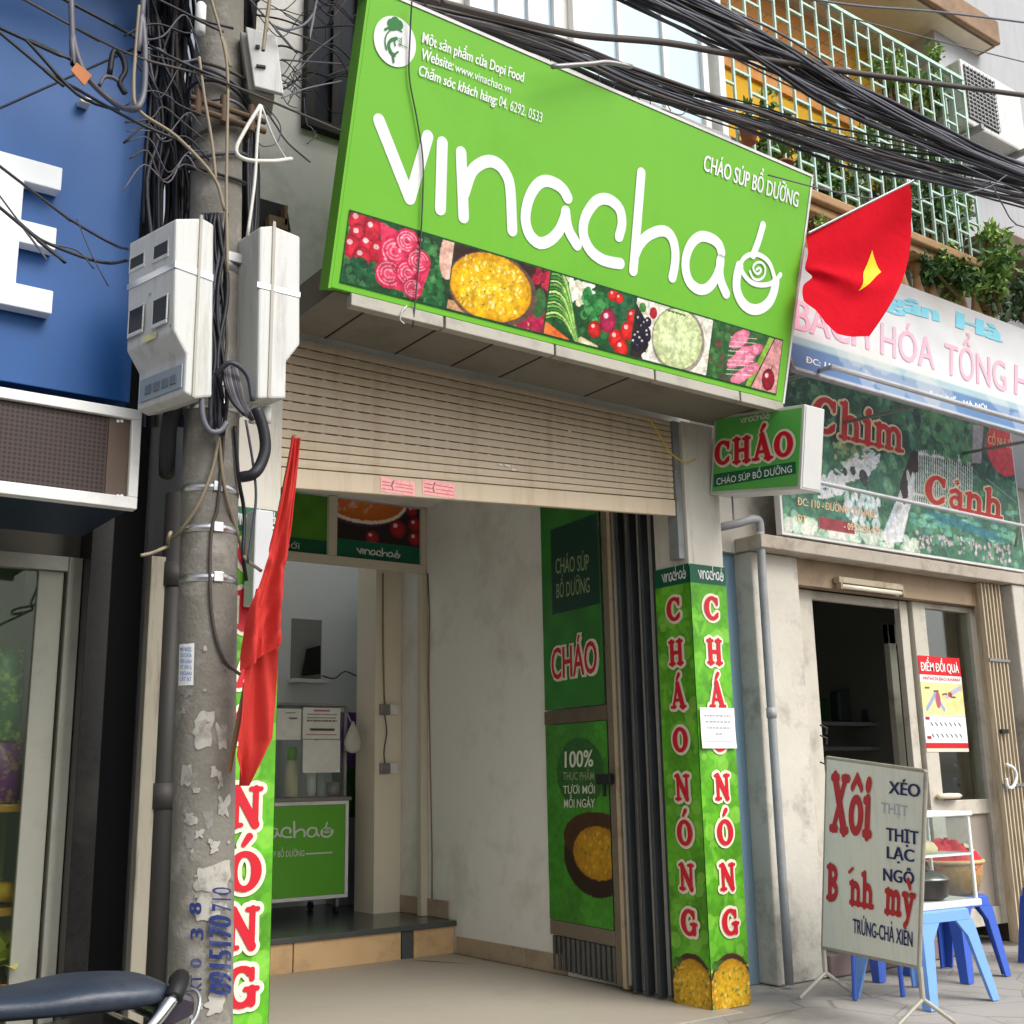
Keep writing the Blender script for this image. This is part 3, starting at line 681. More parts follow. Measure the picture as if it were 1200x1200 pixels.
# 2 yellow porridge bowl
i = 1; p.area(*A[i]).rect(0, 0, 9, 9, (56, 34, 30)); p.rect(A[i][0], 0, A[i][2], A[i][1]+.04, (196, 150, 110))
p.blobs(20, (*bx(i, .75, .0), *bx(i, 1, .35)), .02, .035, [(150, 20, 60), (176, 36, 76)], .9); p.blobs(16, (*bx(i, .8, .72), *bx(i, 1, 1)), .012, .02, [(190, 40, 66), (150, 24, 50)], .9); p.ell(*bx(i, .92, .45), .04, .07, (56, 104, 56))
p.ell(*bx(i, .43, .47), .245, .165, (104, 78, 66)); p.ell(*bx(i, .41, .49), .225, .152, (236, 186, 26), edge=(214, 150, 16))
p.blobs(240, (*bx(i, .1, .12), *bx(i, .72, .88)), .003, .008, [(250, 226, 90), (226, 170, 20), (255, 240, 170), (240, 204, 50)], .8); p.blobs(24, (*bx(i, .15, .2), *bx(i, .7, .8)), .002, .0035, [(70, 90, 30)], .9)
# 3 spring onions, cauliflower, salad, tomatoes, carrots
i = 2; p.area(*A[i]).rect(0, 0, 9, 9, (30, 76, 40)); p.blobs(70, A[i], .008, .022, [(24, 70, 38), (48, 112, 54), (36, 90, 46)], .8)
p.blobs(60, (*bx(i, .16, .66), *bx(i, .5, 1)), .012, .02, [(236, 232, 214), (222, 216, 190), (244, 242, 230)], .95)
p.blobs(60, (*bx(i, .38, .42), *bx(i, .68, .86)), .01, .022, [(46, 128, 60), (30, 100, 48), (78, 156, 84)], .9); p.blobs(40, (*bx(i, .74, .55), *bx(i, .95, .98)), .012, .024, [(26, 82, 52), (44, 104, 66)], .9)
p.line([bx(i, 0, .14), bx(i, .28, -.05)], .035, (232, 110, 50)); p.line([bx(i, .02, .03), bx(i, .2, -.08)], .03, (236, 128, 64))
for k in range(15): p.line([bx(i, -.05+.47*s_, (.2+k*.06)*(1-s_)+(-.02)*s_+(.28+.02*k)*math.sin(3.14*min(1, s_*1.15))*.75) for s_ in np.linspace(0, 1, 9)], .006+.004*(k % 2), [(120, 180, 70), (190, 220, 130), (70, 140, 50)][k % 3])
p.line([bx(i, .42, .05), bx(i, .6, -.02)], .03, (226, 214, 170))
for u, v, r in ((.72, .92, .03), (.8, .9, .025), (.56, .28, .04), (.82, .22, .045), (.95, .4, .045), (.9, .08, .045), (.98, .66, .035)): p.ell(*bx(i, u, v), r, r*1.05, (224, 40, 34), edge=(150, 10, 16), shine=True)
p.ell(*bx(i, .7, .48), .052, .06, (176, 36, 80), edge=(120, 14, 50), shine=True)
# 4 pale soup bowl and grapes
i = 3; p.area(*A[i]).rect(0, 0, 9, 9, (226, 222, 206)); p.poly([bx(i, *q) for q in ((0, 0), (0, .9), (.16, .62), (.2, 0))], (46, 34, 34))
for k in range(16): p.ell(*bx(i, random.uniform(.0, .2), random.uniform(.05, .65)), .024, .026, (34, 32, 52), edge=(14, 12, 24), shine=True)
p.ell(*bx(i, .08, .86), .024, .024, (70, 130, 60)); p.ell(*bx(i, .22, .82), .026, .03, (170, 30, 44)); p.ell(*bx(i, .2, .06), .03, .02, (240, 236, 226))
p.ell(*bx(i, .58, .48), .185, .168, (148, 140, 128)); p.ell(*bx(i, .57, .5), .17, .152, (208, 222, 170), edge=(196, 208, 150)); p.area(*bx(i, .25, .1), *bx(i, .9, .95)); p.blobs(130, (*bx(i, .3, .15), *bx(i, .84, .85)), .003, .007, [(222, 232, 190), (190, 206, 144)], .5)
for k in range(5): p.line([bx(i, .36+k*.05, .97), bx(i, .42+k*.05, .93)], .01, (40, 92, 44))
# 5 sliced pork on leaves, apple
i = 4; p.area(*A[i]).rect(0, 0, 9, 9, (212, 150, 150)); p.poly([bx(i, *q) for q in ((0, 0), (0, 1), (.55, 1), (.86, 1), (.62, 0))], (52, 96, 50))
p.blobs(60, (*bx(i, 0, 0), *bx(i, .5, 1)), .01, .024, [(36, 84, 46), (70, 122, 62), (100, 70, 60)], .8); p.poly([bx(i, *q) for q in ((.86, 1), (.62, 0), (.54, 0), (.8, 1))], (128, 176, 60))
for k in range(9): p.ell(*bx(i, .3+.3*random.random(), .85-.09*k), .075, .032, (236, 150, 172), .5, edge=(214, 96, 130)); p.line([bx(i, .25, .8-.085*k), bx(i, .62, .9-.085*k)], .004, (250, 214, 222), .8)
p.line([bx(i, .62, 0), bx(i, .88, 1)], .008, (60, 30, 30)); p.line([bx(i, .76, .5), bx(i, 1, .46)], .005, (190, 120, 120))
p.ell(*bx(i, .86, .22), .05, .06, (150, 24, 40), edge=(100, 10, 24), shine=True); p.line([bx(i, .88, .4), bx(i, .9, .5)], .006, (50, 30, 20))
p.area(0, 0, 9, 9).grain(.13)
p.build(SIGN, s0[0], s0[1], 'food_picture_strip', M['print_gloss'], t, n=.003)
b = MB()                                                    # the thin wire hanging down over the board
# ---- hanging wires in front of the board
cable(offs(SIGN, [(477, 5, .04), (478, 40, .02), (478, 90, .012), (487, 140, .012), (494, 190, .012), (493, 250, .012), (489, 310, .012), (481, 384, .02)]), .0035, M['cable_grey'], 'thin grey wire hanging down across the left of the big green sign')
cable(offs(SIGN, [(474, 359, .02), (467, 366, .03), (465, 375, .03), (470, 380, .03)]), .003, M['cable_white'], 'short curled end of wire under the lower left of the big green sign')

# ================================================================ inside the shop
# transom with printed panels over the partition
YT = 3.0; ft = FY(YT)
t = thing('partition_frame', 'cream partition frame with printed green panels inside the shop', 'partition', (-1.2, YT, .222))
zt = ft.px(497, 668)[1]; zb_ = zt+.05
b = MB(); b.box((-2.52, YT-.02, zt-.03), (XW-.004, YT+.03, zt+.035)); pm = mat('post_paint', (204, 196, 176), .6, var=.06)
b.box((XW-.06, YT-.03, .223), (XW-.004, YT+.03, zt-.031)); x0 = ft.px(384, 620)[0]; x1 = ft.px(394, 620)[0]
b.box((x0, YT-.02, zt+.036), (x1, YT+.03, 3.27)); b.box((XW-.05, YT-.02, zt+.036), (XW-.004, YT+.03, 3.27))
b.build('posts', pm, t, bevel=.004)
u0, v0 = -2.5, zt+.036
p = Print(x0-.003-u0, 3.26-v0, .01, (74, 128, 28)); p.noise(.08, .1); hb = ft.px(350, 630)[1]-v0; p.rect(0, 0, 9, hb, (0, 84, 54)); p.build(ft, u0, v0, 'printed_panel', M['print'], t, n=-.005)
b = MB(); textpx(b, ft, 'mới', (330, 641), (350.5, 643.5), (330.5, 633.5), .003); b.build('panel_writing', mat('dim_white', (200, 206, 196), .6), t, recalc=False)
u0 = x1+.003; w = XW-.053-u0; p = Print(w, 3.26-v0, .007, (36, 20, 24))
qx = lambda x, y: (ft.px(310+x/6, 560+y/6)-np.array([u0, v0]))
ba = qx(505, 435); p.ell(*qx(660, 160), .36, .19, (60, 36, 84)); p.ell(*(qx(690, 150)), .40, .205, (70, 44, 92)); p.ell(*qx(690, 140), .395, .2, (238, 218, 190)); p.ell(*qx(690, 130), .375, .185, (206, 112, 40), edge=(186, 92, 30))
p.area(*qx(505, 240), *qx(880, 60)).blobs(60, (*qx(505, 215), *qx(780, 120)), .008, .02, [(226, 150, 160), (214, 190, 186), (206, 96, 76)], .5); p.area(0, 0, 9, 9)
for x, y, r in ((1040, 230, .05), (1060, 330, .06), (940, 360, .075), (760, 420, .06), (1060, 430, .06)): p.ell(*qx(x, y), r, r, (170, 30, 40), edge=(90, 10, 20), shine=True)
hb = (qx(505, 430)[1]+qx(1090, 480)[1])/2; p.rect(0, -1, 9, hb, (0, 92, 66)); p.build(ft, u0, v0, 'printed_panel', M['print'], t, n=-.005)
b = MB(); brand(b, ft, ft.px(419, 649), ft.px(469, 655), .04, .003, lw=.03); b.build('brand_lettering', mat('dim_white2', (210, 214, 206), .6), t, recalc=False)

# serving counter with glass case
YC = 3.5; fc = FY(YC)
xR, zT = fc.px(408, 938); zB = fc.px(408, 1051)[1]; xL = xR-1.15
t = thing('serving_counter', 'green fronted serving counter with white edging, on castors', 'counter', ((xL+xR)/2, YC+.25, .222))
b = MB(); b.box((xL, YC, zB), (xR, YC+.55, zT)); b.build('cabinet', mat('steel_case', (150, 152, 150), .35, .6), t, bevel=.005)
b = MB(); b.fbox(fc, xL+.03, zB+.03, xR-.03, zT-.03, .001, .006); b.build('front_panel', mat('counter_green', (96, 172, 46), .45, var=.06), t)
b = MB(); w = .026
for a in ((xL, zB, xR, zB+w), (xL, zT-w, xR, zT), (xL, zB+w, xL+w, zT-w), (xR-w, zB+w, xR, zT-w)): b.fbox(fc, *a, .002, .014)
b.build('edging', M['white_paint'], t, bevel=.003)
b = MB(); b.box((xL-.02, YC-.02, zT+.001), (xR+.02, YC+.57, zT+.03)); b.build('worktop', mat('steel_top', (140, 138, 130), .3, .6), t, bevel=.004)
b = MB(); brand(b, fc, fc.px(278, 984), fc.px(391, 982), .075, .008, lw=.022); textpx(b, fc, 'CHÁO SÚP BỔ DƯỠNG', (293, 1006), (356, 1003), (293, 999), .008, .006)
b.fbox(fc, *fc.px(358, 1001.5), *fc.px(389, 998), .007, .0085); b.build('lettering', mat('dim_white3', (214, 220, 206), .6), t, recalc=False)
for x, y in ((xR-.06, YC+.06), (xR-.06, YC+.48), (xL+.06, YC+.06), (xL+.06, YC+.48)):
    b = MB(); b.box((x-.012, y-.02, .28), (x+.012, y+.02, zB-.001)); c = b.build('castor', M['metal'], t)
    b = MB(); vs = []; b.tube([(x-.014, y, .252), (x+.014, y, .252)], .03, 14); b.build('wheel', M['rubber'], c)
zG = fc.px(408, 828)[1]
t = thing('glass_case', 'framed glass display case standing on the serving counter', 'display case', ((xL+xR)/2, YC+.28, zT+.03))
b = MB(); z0 = zT+.032
for x in (xL+.01, xR-.03):
    for y in (YC+.01, YC+.5): b.box((x, y, z0), (x+.02, y+.02, zG))
b.box((xL+.01, YC+.01, zG+.001), (xR-.01, YC+.52, zG+.02)); b.build('frame', M['metal'], t, bevel=.002)
b = MB(); b.box((xL+.031, YC+.014, z0), (xR-.031, YC+.02, zG-.001)); b.build('pane', M['clear'], t)
# papers taped on the pane
fp = FY(YC+.004)
def sheet(f, tl, br, lines, label, parent=None, n=.004, curl=.0):
    u0, v1 = f.px(*tl); u1, v0 = f.px(*br); p = Print(u1-u0, v1-v0, .006, (226, 226, 218)); p.noise(.03, .05)
    for y, x0, x1, w, c in lines: 
        x = x0
        while x < x1: s = random.uniform(.03, .09); p.line([(p.W*x, p.H*y), (p.W*min(x+s, x1), p.H*y)], w, c, .8); x += s+.025
    o = p.build(f, u0, v0, 'paper_notice', M['print'], parent, n=n); return tag(o, label, 'paper') if parent is None else o
dk = (70, 40, 60)
sheet(fp, (355, 829), (398, 866), [(.9, .3, .7, .012, (150, 60, 80))]+[(.78-.1*k, .12, .9, .007, dk) for k in range(3)]+[(.3, .22, .84, .02, (60, 30, 40)), (.14, .1, .9, .008, (150, 60, 80))], 'printed white notice sheet taped on the glass case inside the shop')
sheet(fp, (355, 867), (398, 905), [], 'blank white sheet taped below the printed notice on the glass case')
sheet(fp, (318, 830), (352, 867), [(.86, .5, .8, .008, dk), (.7, .6, .85, .012, dk)], 'white sheet with two short lines of writing, left on the glass case')
def lathe_thing(name, label, cat, prof, c, m, group=None, n=18):
    b = MB(); b.lathe(prof, c, n); return tag(b.build(name, m, smooth=True), label, cat, group)
zc_ = zT+.032; pc = at(341, 936, Y=YC+.2)
t = thing('bottle', 'tall cream bottle with a green cap behind the counter glass', 'bottle', (pc[0], YC+.2, zc_))
b = MB(); b.lathe([(.045, 0), (.05, .02), (.05, .2), (.035, .26), (.03, .275)], (pc[0], YC+.2, zc_)); b.build('body', mat('bottle_cream', (214, 206, 168), .4), t, smooth=True)
b = MB(); b.lathe([(.036, .276), (.036, .36), (.03, .37)], (pc[0], YC+.2, zc_)); b.build('cap', mat('cap_green', (110, 180, 50), .4), t, smooth=True)
for k, (x, r, h, nm, m, l) in enumerate(((364, .04, .24, 'cup_stack', M['white_paint'], 'stack of pale cups in the counter case'), (377, .035, .2, 'jar', M['clear'], 'clear jar beside the cup stack in the counter case'), (390, .05, .1, 'bowl', M['metal'], 'low metal bowl at the right of the counter case'))):
    q = at(x, 935, Y=YC+.22); lathe_thing(nm, l, nm.split('_')[0], [(r*.8, 0), (r, .02), (r*1.02, h), (r*.7, h+.005)], (q[0], YC+.22, zc_), m)
# plastic bag hanging on the case post
q = at(412, 870, Y=YC-.03); b = MB(); pr = []
b.lathe([(.005, .19), (.02, .16), (.05, .1), (.075, .03), (.06, -.03), (.02, -.05)], (q[0], YC-.05, q[2]-.03), 12, sx=1, sy=.5)
b.tube([(q[0]-.01, YC-.04, q[2]+.15), (q[0]-.03, YC-.01, q[2]+.22)], .004, 5)
tag(b.build('plastic_bag', mat('bag', (196, 190, 178), .4, var=.1, bump=.6, bs=30), smooth=True), 'white plastic bag hanging on the corner of the counter case', 'bag')
# behind the counter: purple poster, green crate, folding board, dark monitor in the niche
q0, q1 = at(411, 905, Y=4.26), at(432, 835, Y=4.26)
b = MB(); b.box((q0[0]-.1, 4.26, q0[2]), (q1[0]+.05, 4.28, q1[2])); tag(b.build('purple_board', mat('purple', (112, 62, 140), .5), bevel=.003), 'purple board standing behind the counter beside the pier', 'board')
q0, q1 = at(411, 940, Y=4.15), at(430, 895, Y=4.15)
b = MB(); b.box((q0[0]-.12, 4.10, .9), (q1[0]+.03, 4.255, q1[2]-.02)); 
for k in range(5): b.box((q0[0]-.118+k*.06, 4.085, .92), (q0[0]-.09+k*.06, 4.099, q1[2]-.04))
tag(b.build('green_crate', mat('crate_green', (40, 88, 30), .5), bevel=.006), 'dark green plastic crate behind the counter beside the pier', 'crate')
b = MB(); q0, q1 = at(410, 1040, Y=4.15), at(428, 940, Y=4.15); b.box((q0[0]-.15, 4.09, .223), (q1[0]+.03, 4.255, .898)); tag(b.build('steel_cabinet', mat('cab', (150, 158, 160), .4, .3), bevel=.006), 'grey steel cabinet under the green crate behind the counter', 'cabinet')
q0, q1 = at(354, 794, Y=4.2), at(377, 757, Y=4.2)
t = thing('monitor', 'small black monitor standing in the niche of the rear wall', 'monitor', (q0[0], 4.2, q0[2]))
b = MB(); b.prism([at(*p, Y=4.2) for p in ((355, 792), (376, 790), (376, 756), (361, 760))], (0, .04, 0)); b.build('screen', mat('screen', (16, 16, 18), .25), t, bevel=.004)
b = MB(); b.box((q0[0]+.02, 4.21, q0[2]-.03), (q1[0]-.02, 4.25, q0[2]+.0)); b.build('stand', M['rubber'], t)
# switches and their cable on the pier
fpier = FY(p1[1]-.001)
fpier = FY(WLOC and at(451, 1070, Z=.222)[1]-.001)
for (x0, y0, x1, y1), l in (((444, 826, 463, 838), 'white socket box on the pier inside the shop, upper of two'), ((444, 894, 463, 907), 'white socket box on the pier inside the shop, lower of two')):
    t = thing('socket_box', l, 'socket', fpier.w(*fpier.px(x0, y1)), 'socket boxes on the inner pier')
    ua, va = fpier.px(x0, y1); ub, vb = fpier.px(x1, y0); mm = ua+(ub-ua)*.55
    b = MB(); b.fbox(fpier, ua, va, mm-.002, vb, 0, .04); b.build('housing', M['metal'], t, bevel=.004)
    b = MB(); b.fbox(fpier, mm, va+.005, ub, vb, 0, .045); b.build('cover', M['white_paint'], t, bevel=.004)
cable(offs(fpier, [(448, 672, .01), (448, 740, .01), (449, 800, .01), (450, 826, .012)]), .007, M['cable_beige'], 'straight beige conduit running down the inner pier to the upper socket')
cable(offs(fpier, [(450, 838, .012), (452, 858, .015), (449, 880, .015), (450, 895, .012)]), .005, M['cable_grey'], 'slack grey wire between the two socket boxes')
cable([at(x, y, Y=YBK-.02) for x, y in ((378, 792), (392, 795), (404, 787), (418, 792), (432, 795), (446, 792))], .006, M['cable_grey'], 'sagging grey wire along the rear wall from the niche')
b = MB(); fw = FX(XW)
for pts in ([(502, 672), (504, 720), (503, 800), (505, 900), (507, 1000), (507, 1060)],): b.tube([fw.w(*fw.px(x, y), .006) for x, y in pts], .005, 5)
tag(b.build('conduit', M['wood'], smooth=True), 'thin brown conduit down the right inner wall beside the partition post', 'conduit')

# ---- folding gate leaf with posters, and the folded rest of the gate
La, Lb = V3((.115, 1.50, 0)), V3((.02, .66, 0))
fl_ = Frame(La, Lb-La, (0, 0, 1)); LW = np.linalg.norm(Lb-La)
t = thing('gate_leaf', 'folded steel gate leaf carrying green porridge posters against the right wall', 'gate', (La+Lb)/2)
b = MB(); uP = fl_.px(705, 700)[0]; zb1 = fl_.px(653, 1078)[1]
uS = uP+.015
b.fbox(fl_, uS, .02, LW, 3.1, -.035, 0); b.fbox(fl_, 0, zb1-.09, uS-.001, zb1-.003, -.035, .004)
b.build('stile', mat('old_gate', (128, 118, 102), .6, .2, var=.15, dirt=(84, 58, 40), damt=.8, ds=5), t, bevel=.004)
b = MB(); b.fbox(fl_, LW-.045, .02, LW-.01, 3.1, .001, .014); b.build('edge_strip', mat('edge_strip', (190, 172, 144), .6, var=.1, dirt=(120, 84, 58), damt=.7, ds=5), t)
b = MB(); b.fbox(fl_, 0.005, .03, uS-.004, zb1-.095, -.03, -.018)
for u in np.arange(.02, uS-.03, .055): b.fbox(fl_, u, .03, u+.026, zb1-.095, -.018, .0)
b.build('corrugated_foot', mat('foot', (104, 104, 100), .55, .3, dirt=(64, 58, 52), damt=.6), t, bevel=.004)
# upper poster
zA0, zA1 = fl_.px(645, 832)[1], 3.1
p = Print(uP, zA1-zA0, .009, (44, 122, 40)); p.noise(.12, .15); ok = lambda x, y: fl_.px(x, y)-np.array([0, zA0])
k0, k1 = ok(648, 720), ok(700, 610); p.rect(k0[0], k0[1], k1[0], k1[1]+.05, (6, 58, 44)); p.build(fl_, 0, zA0, 'poster', M['print'], t, n=.003)
p = Print(uP+.01, fl_.px(646, 850)[1]-zb1, .008, (64, 140, 40)); p.noise(.12, .15); zz = zb1
ok = lambda x, y: fl_.px(x, y)-np.array([0, zz])
c = ok(680, 905); p.ell(c[0], c[1], .27, .21, (42, 98, 40))
c = ok(701, 1000); p.ell(c[0]-.02, c[1]-.02, .36, .235, (44, 24, 20)); p.ell(c[0]-.02, c[1]+.09, .36, .15, (70, 40, 26)); p.ell(c[0], c[1]+.0, .27, .155, (196, 146, 32), edge=(170, 120, 24))
p.blobs(120, (c[0]-.22, c[1]-.12, c[0]+.3, c[1]+.12), .004, .01, [(226, 186, 70), (170, 124, 24), (90, 100, 40)], .6); p.grain(.08); p.build(fl_, 0, zb1, 'poster', M['print'], t, n=.003)
b = MB(); b.fbox(fl_, 0, fl_.px(645, 850)[1]+.004, uP+.02, fl_.px(645, 833)[1]-.004, -.03, .008); b.build('lock_rail', mat('rail', (110, 98, 82), .6, .2, dirt=(70, 60, 48), damt=.6), t)
b = MB(); gw = mat('poster_ink', (150, 170, 130), .6)
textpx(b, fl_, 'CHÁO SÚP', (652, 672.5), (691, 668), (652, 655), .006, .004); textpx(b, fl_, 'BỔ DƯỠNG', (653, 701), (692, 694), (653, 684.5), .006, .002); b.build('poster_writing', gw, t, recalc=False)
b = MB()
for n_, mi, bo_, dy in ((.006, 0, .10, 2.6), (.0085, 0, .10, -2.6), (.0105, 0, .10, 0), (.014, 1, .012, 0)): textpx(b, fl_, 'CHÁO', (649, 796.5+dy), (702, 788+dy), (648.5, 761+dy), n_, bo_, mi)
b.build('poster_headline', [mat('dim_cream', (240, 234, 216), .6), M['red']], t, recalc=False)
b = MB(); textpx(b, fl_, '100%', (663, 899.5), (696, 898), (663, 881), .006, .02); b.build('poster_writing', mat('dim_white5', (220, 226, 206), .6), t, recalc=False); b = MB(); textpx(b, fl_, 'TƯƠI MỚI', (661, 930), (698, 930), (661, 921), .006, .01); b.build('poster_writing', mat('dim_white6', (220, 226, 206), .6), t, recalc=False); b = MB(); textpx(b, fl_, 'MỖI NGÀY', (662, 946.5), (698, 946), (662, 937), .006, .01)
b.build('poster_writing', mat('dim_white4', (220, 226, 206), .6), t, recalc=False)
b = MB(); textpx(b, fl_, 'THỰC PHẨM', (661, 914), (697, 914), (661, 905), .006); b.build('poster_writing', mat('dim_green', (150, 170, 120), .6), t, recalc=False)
b = MB(); u, v = fl_.px(716, 913); b.fbox(fl_, u-.09, v-.03, u+.05, v+.03, .015, .05); b.tube([fl_.w(u-.03, v-.02, .03), fl_.w(u-.03, v-.1, .03)], .012, 8); b.build('bolt', M['rubber'], t, bevel=.004)
t = thing('folding_gate', 'dark folded concertina gate stacked behind the right pillar of the shop', 'gate', (.05, .45, 0))
gm = mat('gate_dark', (72, 76, 78), .5, .4, var=.2, dirt=(40, 38, 36), damt=.6)
b = MB()
for k in range(6):
    y = .60-.05*k; x = [.0, .055][k % 2]; b.obox((x-.01, y, .012), (.05, 0, 0), (0, -.022, 0), (0, 0, 3.1))
b.build('stack_of_slats', gm, t, bevel=.003)
b = MB(); b.tube([(.0, .628, .05), (.0, .628, 3.1)], .012, 8); b.build('upright', mat('up', (150, 146, 138), .5, .4), t)

# ---- projecting light box
a_, b_, c_, d_ = (at(*q, X=.20) for q in ((830, 490), (832, 580), (940, 472), (938, 573)))
FB = Frame(b_, d_-b_, a_-b_); LB_W, LB_H = np.linalg.norm(d_-b_), np.linalg.norm(a_-b_)
t = thing('light_box', 'small green light box reading CHÁO projecting from the right pillar', 'sign', (.4, -.3, 2.75))
b = MB(); b.fbox(FB, 0, 0, LB_W, LB_H, -.165, 0); b.build('box', mat('lb_alu', (206, 206, 204), .4, .3), t, bevel=.004)
b = MB(); b.fbox(FB, .018, .018, LB_W-.018, LB_H-.018, .0005, .003); b.build('face', mat('lb_green', (88, 176, 80), .4, var=.12, vs=5, dirt=(110, 170, 90), damt=.4, ds=3), t)
b = MB(); fe = Frame(FB.w(LB_W, 0, 0), -FB.N, FB.V); b.fbox(fe, .012, .012, .153, LB_H-.012, .0005, .003); b.build('end_panel', mat('end_panel', (206, 206, 202), .4, dirt=(190, 190, 186), damt=.6, ds=4), t)
b = MB(); q0, q1 = FB.px(838, 570), FB.px(932, 543); b.shape(FB, [FB.px(837, 571), FB.px(933, 555), FB.px(933, 541), FB.px(837, 556)], .004); b.build('slogan_bar', M['green_dark'], t, recalc=False)
b = MB(); textpx(b, FB, 'CHÁO SÚP BỔ DƯỠNG', (840.5, 568.5), (929, 553.5), (840.5, 561), .006); b.build('small_lettering', M['white'], t, recalc=False); b = MB(); brand(b, FB, FB.px(869, 497), FB.px(904, 490.5), .03, .006, lw=.02); b.build('small_lettering', M['white'], t, recalc=False)
for o_, n_, mm in ((.09, .005, 'cream_ink'), (0, .010, 'red')):
    b = MB(); slabpx(b, FB, 'CHÁO', (838.5, 547), (932, 535), (838.5, 517.5), n=n_, o=o_, gap=.02); b.build('headline_outline' if o_ else 'headline', M[mm], t, recalc=False)
b = MB()
for s in (.25, .62): p = FB.w(LB_W*s, LB_H, -.1); b.tube([p, (p[0], p[1], zc if s < .5 else p[2]+.25)], .009, 6)
p = FB.w(.08, 0, -.1); b.tube([p, p-V3((0, 0, .14))], .006, 6); b.pieces('hanger', M['metal'], t)
# small paper notice on the pillar front
fpp = FY(-.006)
q = [fpp.px(*s) for s in ((818.5, 829), (858.5, 829), (861, 877), (822, 877))]
p = Print(q[1][0]-q[0][0], q[0][1]-q[3][1], .0045, (234, 235, 234)); p.noise(.02, .04)
for k, (x0, x1) in enumerate(((.12, .88), (.16, .86), (.18, .86), (.42, .62))): 
    x = x0
    while x < x1: s = random.uniform(.04, .1); p.line([(p.W*x, p.H*(.8-.15*k)), (p.W*min(x+s, x1), p.H*(.8-.15*k))], .006, (120, 120, 122), .75); x += s+.03
p.line([(p.W*.1, p.H*.17), (p.W*.85, p.H*.17)], .003, (150, 150, 150))
def curl(x, y, n): return fpp.O+(q[0][0]+x)[:, None]*fpp.U+(q[3][1]+y)[:, None]*fpp.V+(n+.018*((y/p.H-.0)<.5)*(.5-y/p.H)**2+.01*(x/p.W-.5)**2)[:, None]*fpp.N
tag(p.build(fpp, 0, 0, 'paper_notice', M['print'], n=.008, uv=curl), 'white paper notice with grey printed lines stuck on the green right pillar', 'paper')
# ================================================================ left-hand neighbour
t = thing('blue_shop_building', 'left neighbouring shop with dark granite front below a blue fascia', 'building', (-4.4, .3, 0))
xd = at(80, 900, Y=.25)[0]                     # right edge of the glazed door
xg = at(112, 900, Y=.2)[0]
b = MB(); b.box((xd+.002, .14, 0), (xg, .9, 2.5)); b.build('granite_column', M['granite'], t, bevel=.004)
b = MB(); b.box((-9, .5, 2.3), (xg-.002, .9, 8.5)); b.build('upper_wall', mat('left_upper', (150, 150, 152), .8), t)
b = MB(); b.box((xg-.003, .95, 0), (-2.76, 1.0, 8.5)); b.build('gap_shade_wall', M['black'], t)  # wall closing the gap, its black colour is painted shade
b = MB(); b.box((-9, 3.6, 0), (xg-.2, 3.7, 2.5)); b.box((-9, .3, 2.3), (xg-.2, 3.6, 2.45)); b.box((xd+.05, .91, 0), (xd+.1, 3.6, 2.3)); b.build('room_walls', mat('roomw', (150, 156, 140), .8), t)
# glazed door
yd = .25; fd = FY(yd)
t = thing('glazed_door', 'glass shopfront door in a pale frame at the far left, goods showing through it', 'door', (xd-.5, yd, 0))
zt_ = fd.px(40, 650)[1]
b = MB(); wf = .055
b.box((xd-wf, yd-.02, 0.005), (xd, yd+.04, zt_)); b.box((xd-3, yd-.02, zt_-.06), (xd-wf-.001, yd+.04, zt_)); b.box((xd-3, yd-.02, .004), (xd-wf-.001, yd+.04, .1))
b.box((xd-wf-.11, yd+.0, .101), (xd-wf-.012, yd+.03, zt_-.061))
b.build('frame', mat('alu_frame', (150, 150, 138), .5, .2, var=.1, dirt=(120, 116, 104), damt=.5, ds=5), t, bevel=.003)
b = MB(); b.box((xd-3, yd+.04, zt_+.001), (xd+.05, yd+.1, zt_+.25)); b.build('head_board', mat('head_board', (104, 100, 90), .7, dirt=(60, 56, 50), damt=.6), t)
b = MB(); b.box((xd-3, yd+.012, .102), (xd-wf-.112, yd+.018, zt_-.062)); b.build('pane', glassmat('door_glass', (.78, .86, .76), .02), t)
# what stands behind the glass
def snackbag(px0, px1, y, name, label, cols):
    a, c = at(*px0, Y=y), at(*px1, Y=y); x0, x1, z0, z1 = a[0], c[0], c[2], a[2]; n = 10
    b = MB(); vs = []; fs = []
    for s in (-1, 1):
        for i in range(n+1):
            for j in range(n+1):
                u, v = i/n, j/n; d = .05*(math.sin(math.pi*u)*math.sin(math.pi*v))**.6
                vs.append((x0+(x1-x0)*u, y+s*d+.004*math.sin(9*u+7*v), z0+(z1-z0)*v))
    N2 = (n+1)**2
    for s in (0, 1):
        for i in range(n):
            for j in range(n): q = [s*N2+i*(n+1)+j, s*N2+(i+1)*(n+1)+j, s*N2+(i+1)*(n+1)+j+1, s*N2+i*(n+1)+j+1]; fs.append(tuple(q))
    b.add(vs, fs); return tag(b.build(name, mat(name, cols[0], .25, var=.1, vs=9, c2=cols[1], dirt=cols[2], damt=.9, ds=14), smooth=True), label, 'snack bag')
yi = .335
snackbag((-40, 758), (23, 868), yi, 'snack_bag', 'shiny dark green snack bag behind the glass of the left door', ((20, 78, 52), (40, 120, 70), (220, 214, 120)))
snackbag((-40, 866), (22, 948), yi+.02, 'snack_bag', 'purple snack bag with yellow blots below the green bag', ((100, 40, 110), (130, 60, 140), (226, 200, 60)))
for k, (y0, y1, l) in enumerate(((942, 962, 'upper amber shelf behind the left door glass'), (1062, 1070, 'lower amber shelf behind the left door glass'))):
    a, c = at(-200, y1, Y=.3), at(38, y0, Y=.3); b = MB(); b.box((a[0], .3, c[2]-.03), (c[0], .6, c[2])); tag(b.build('shelf', mat('amber', (170, 116, 40), .3, var=.3, vs=7), bevel=.004), l, 'shelf')
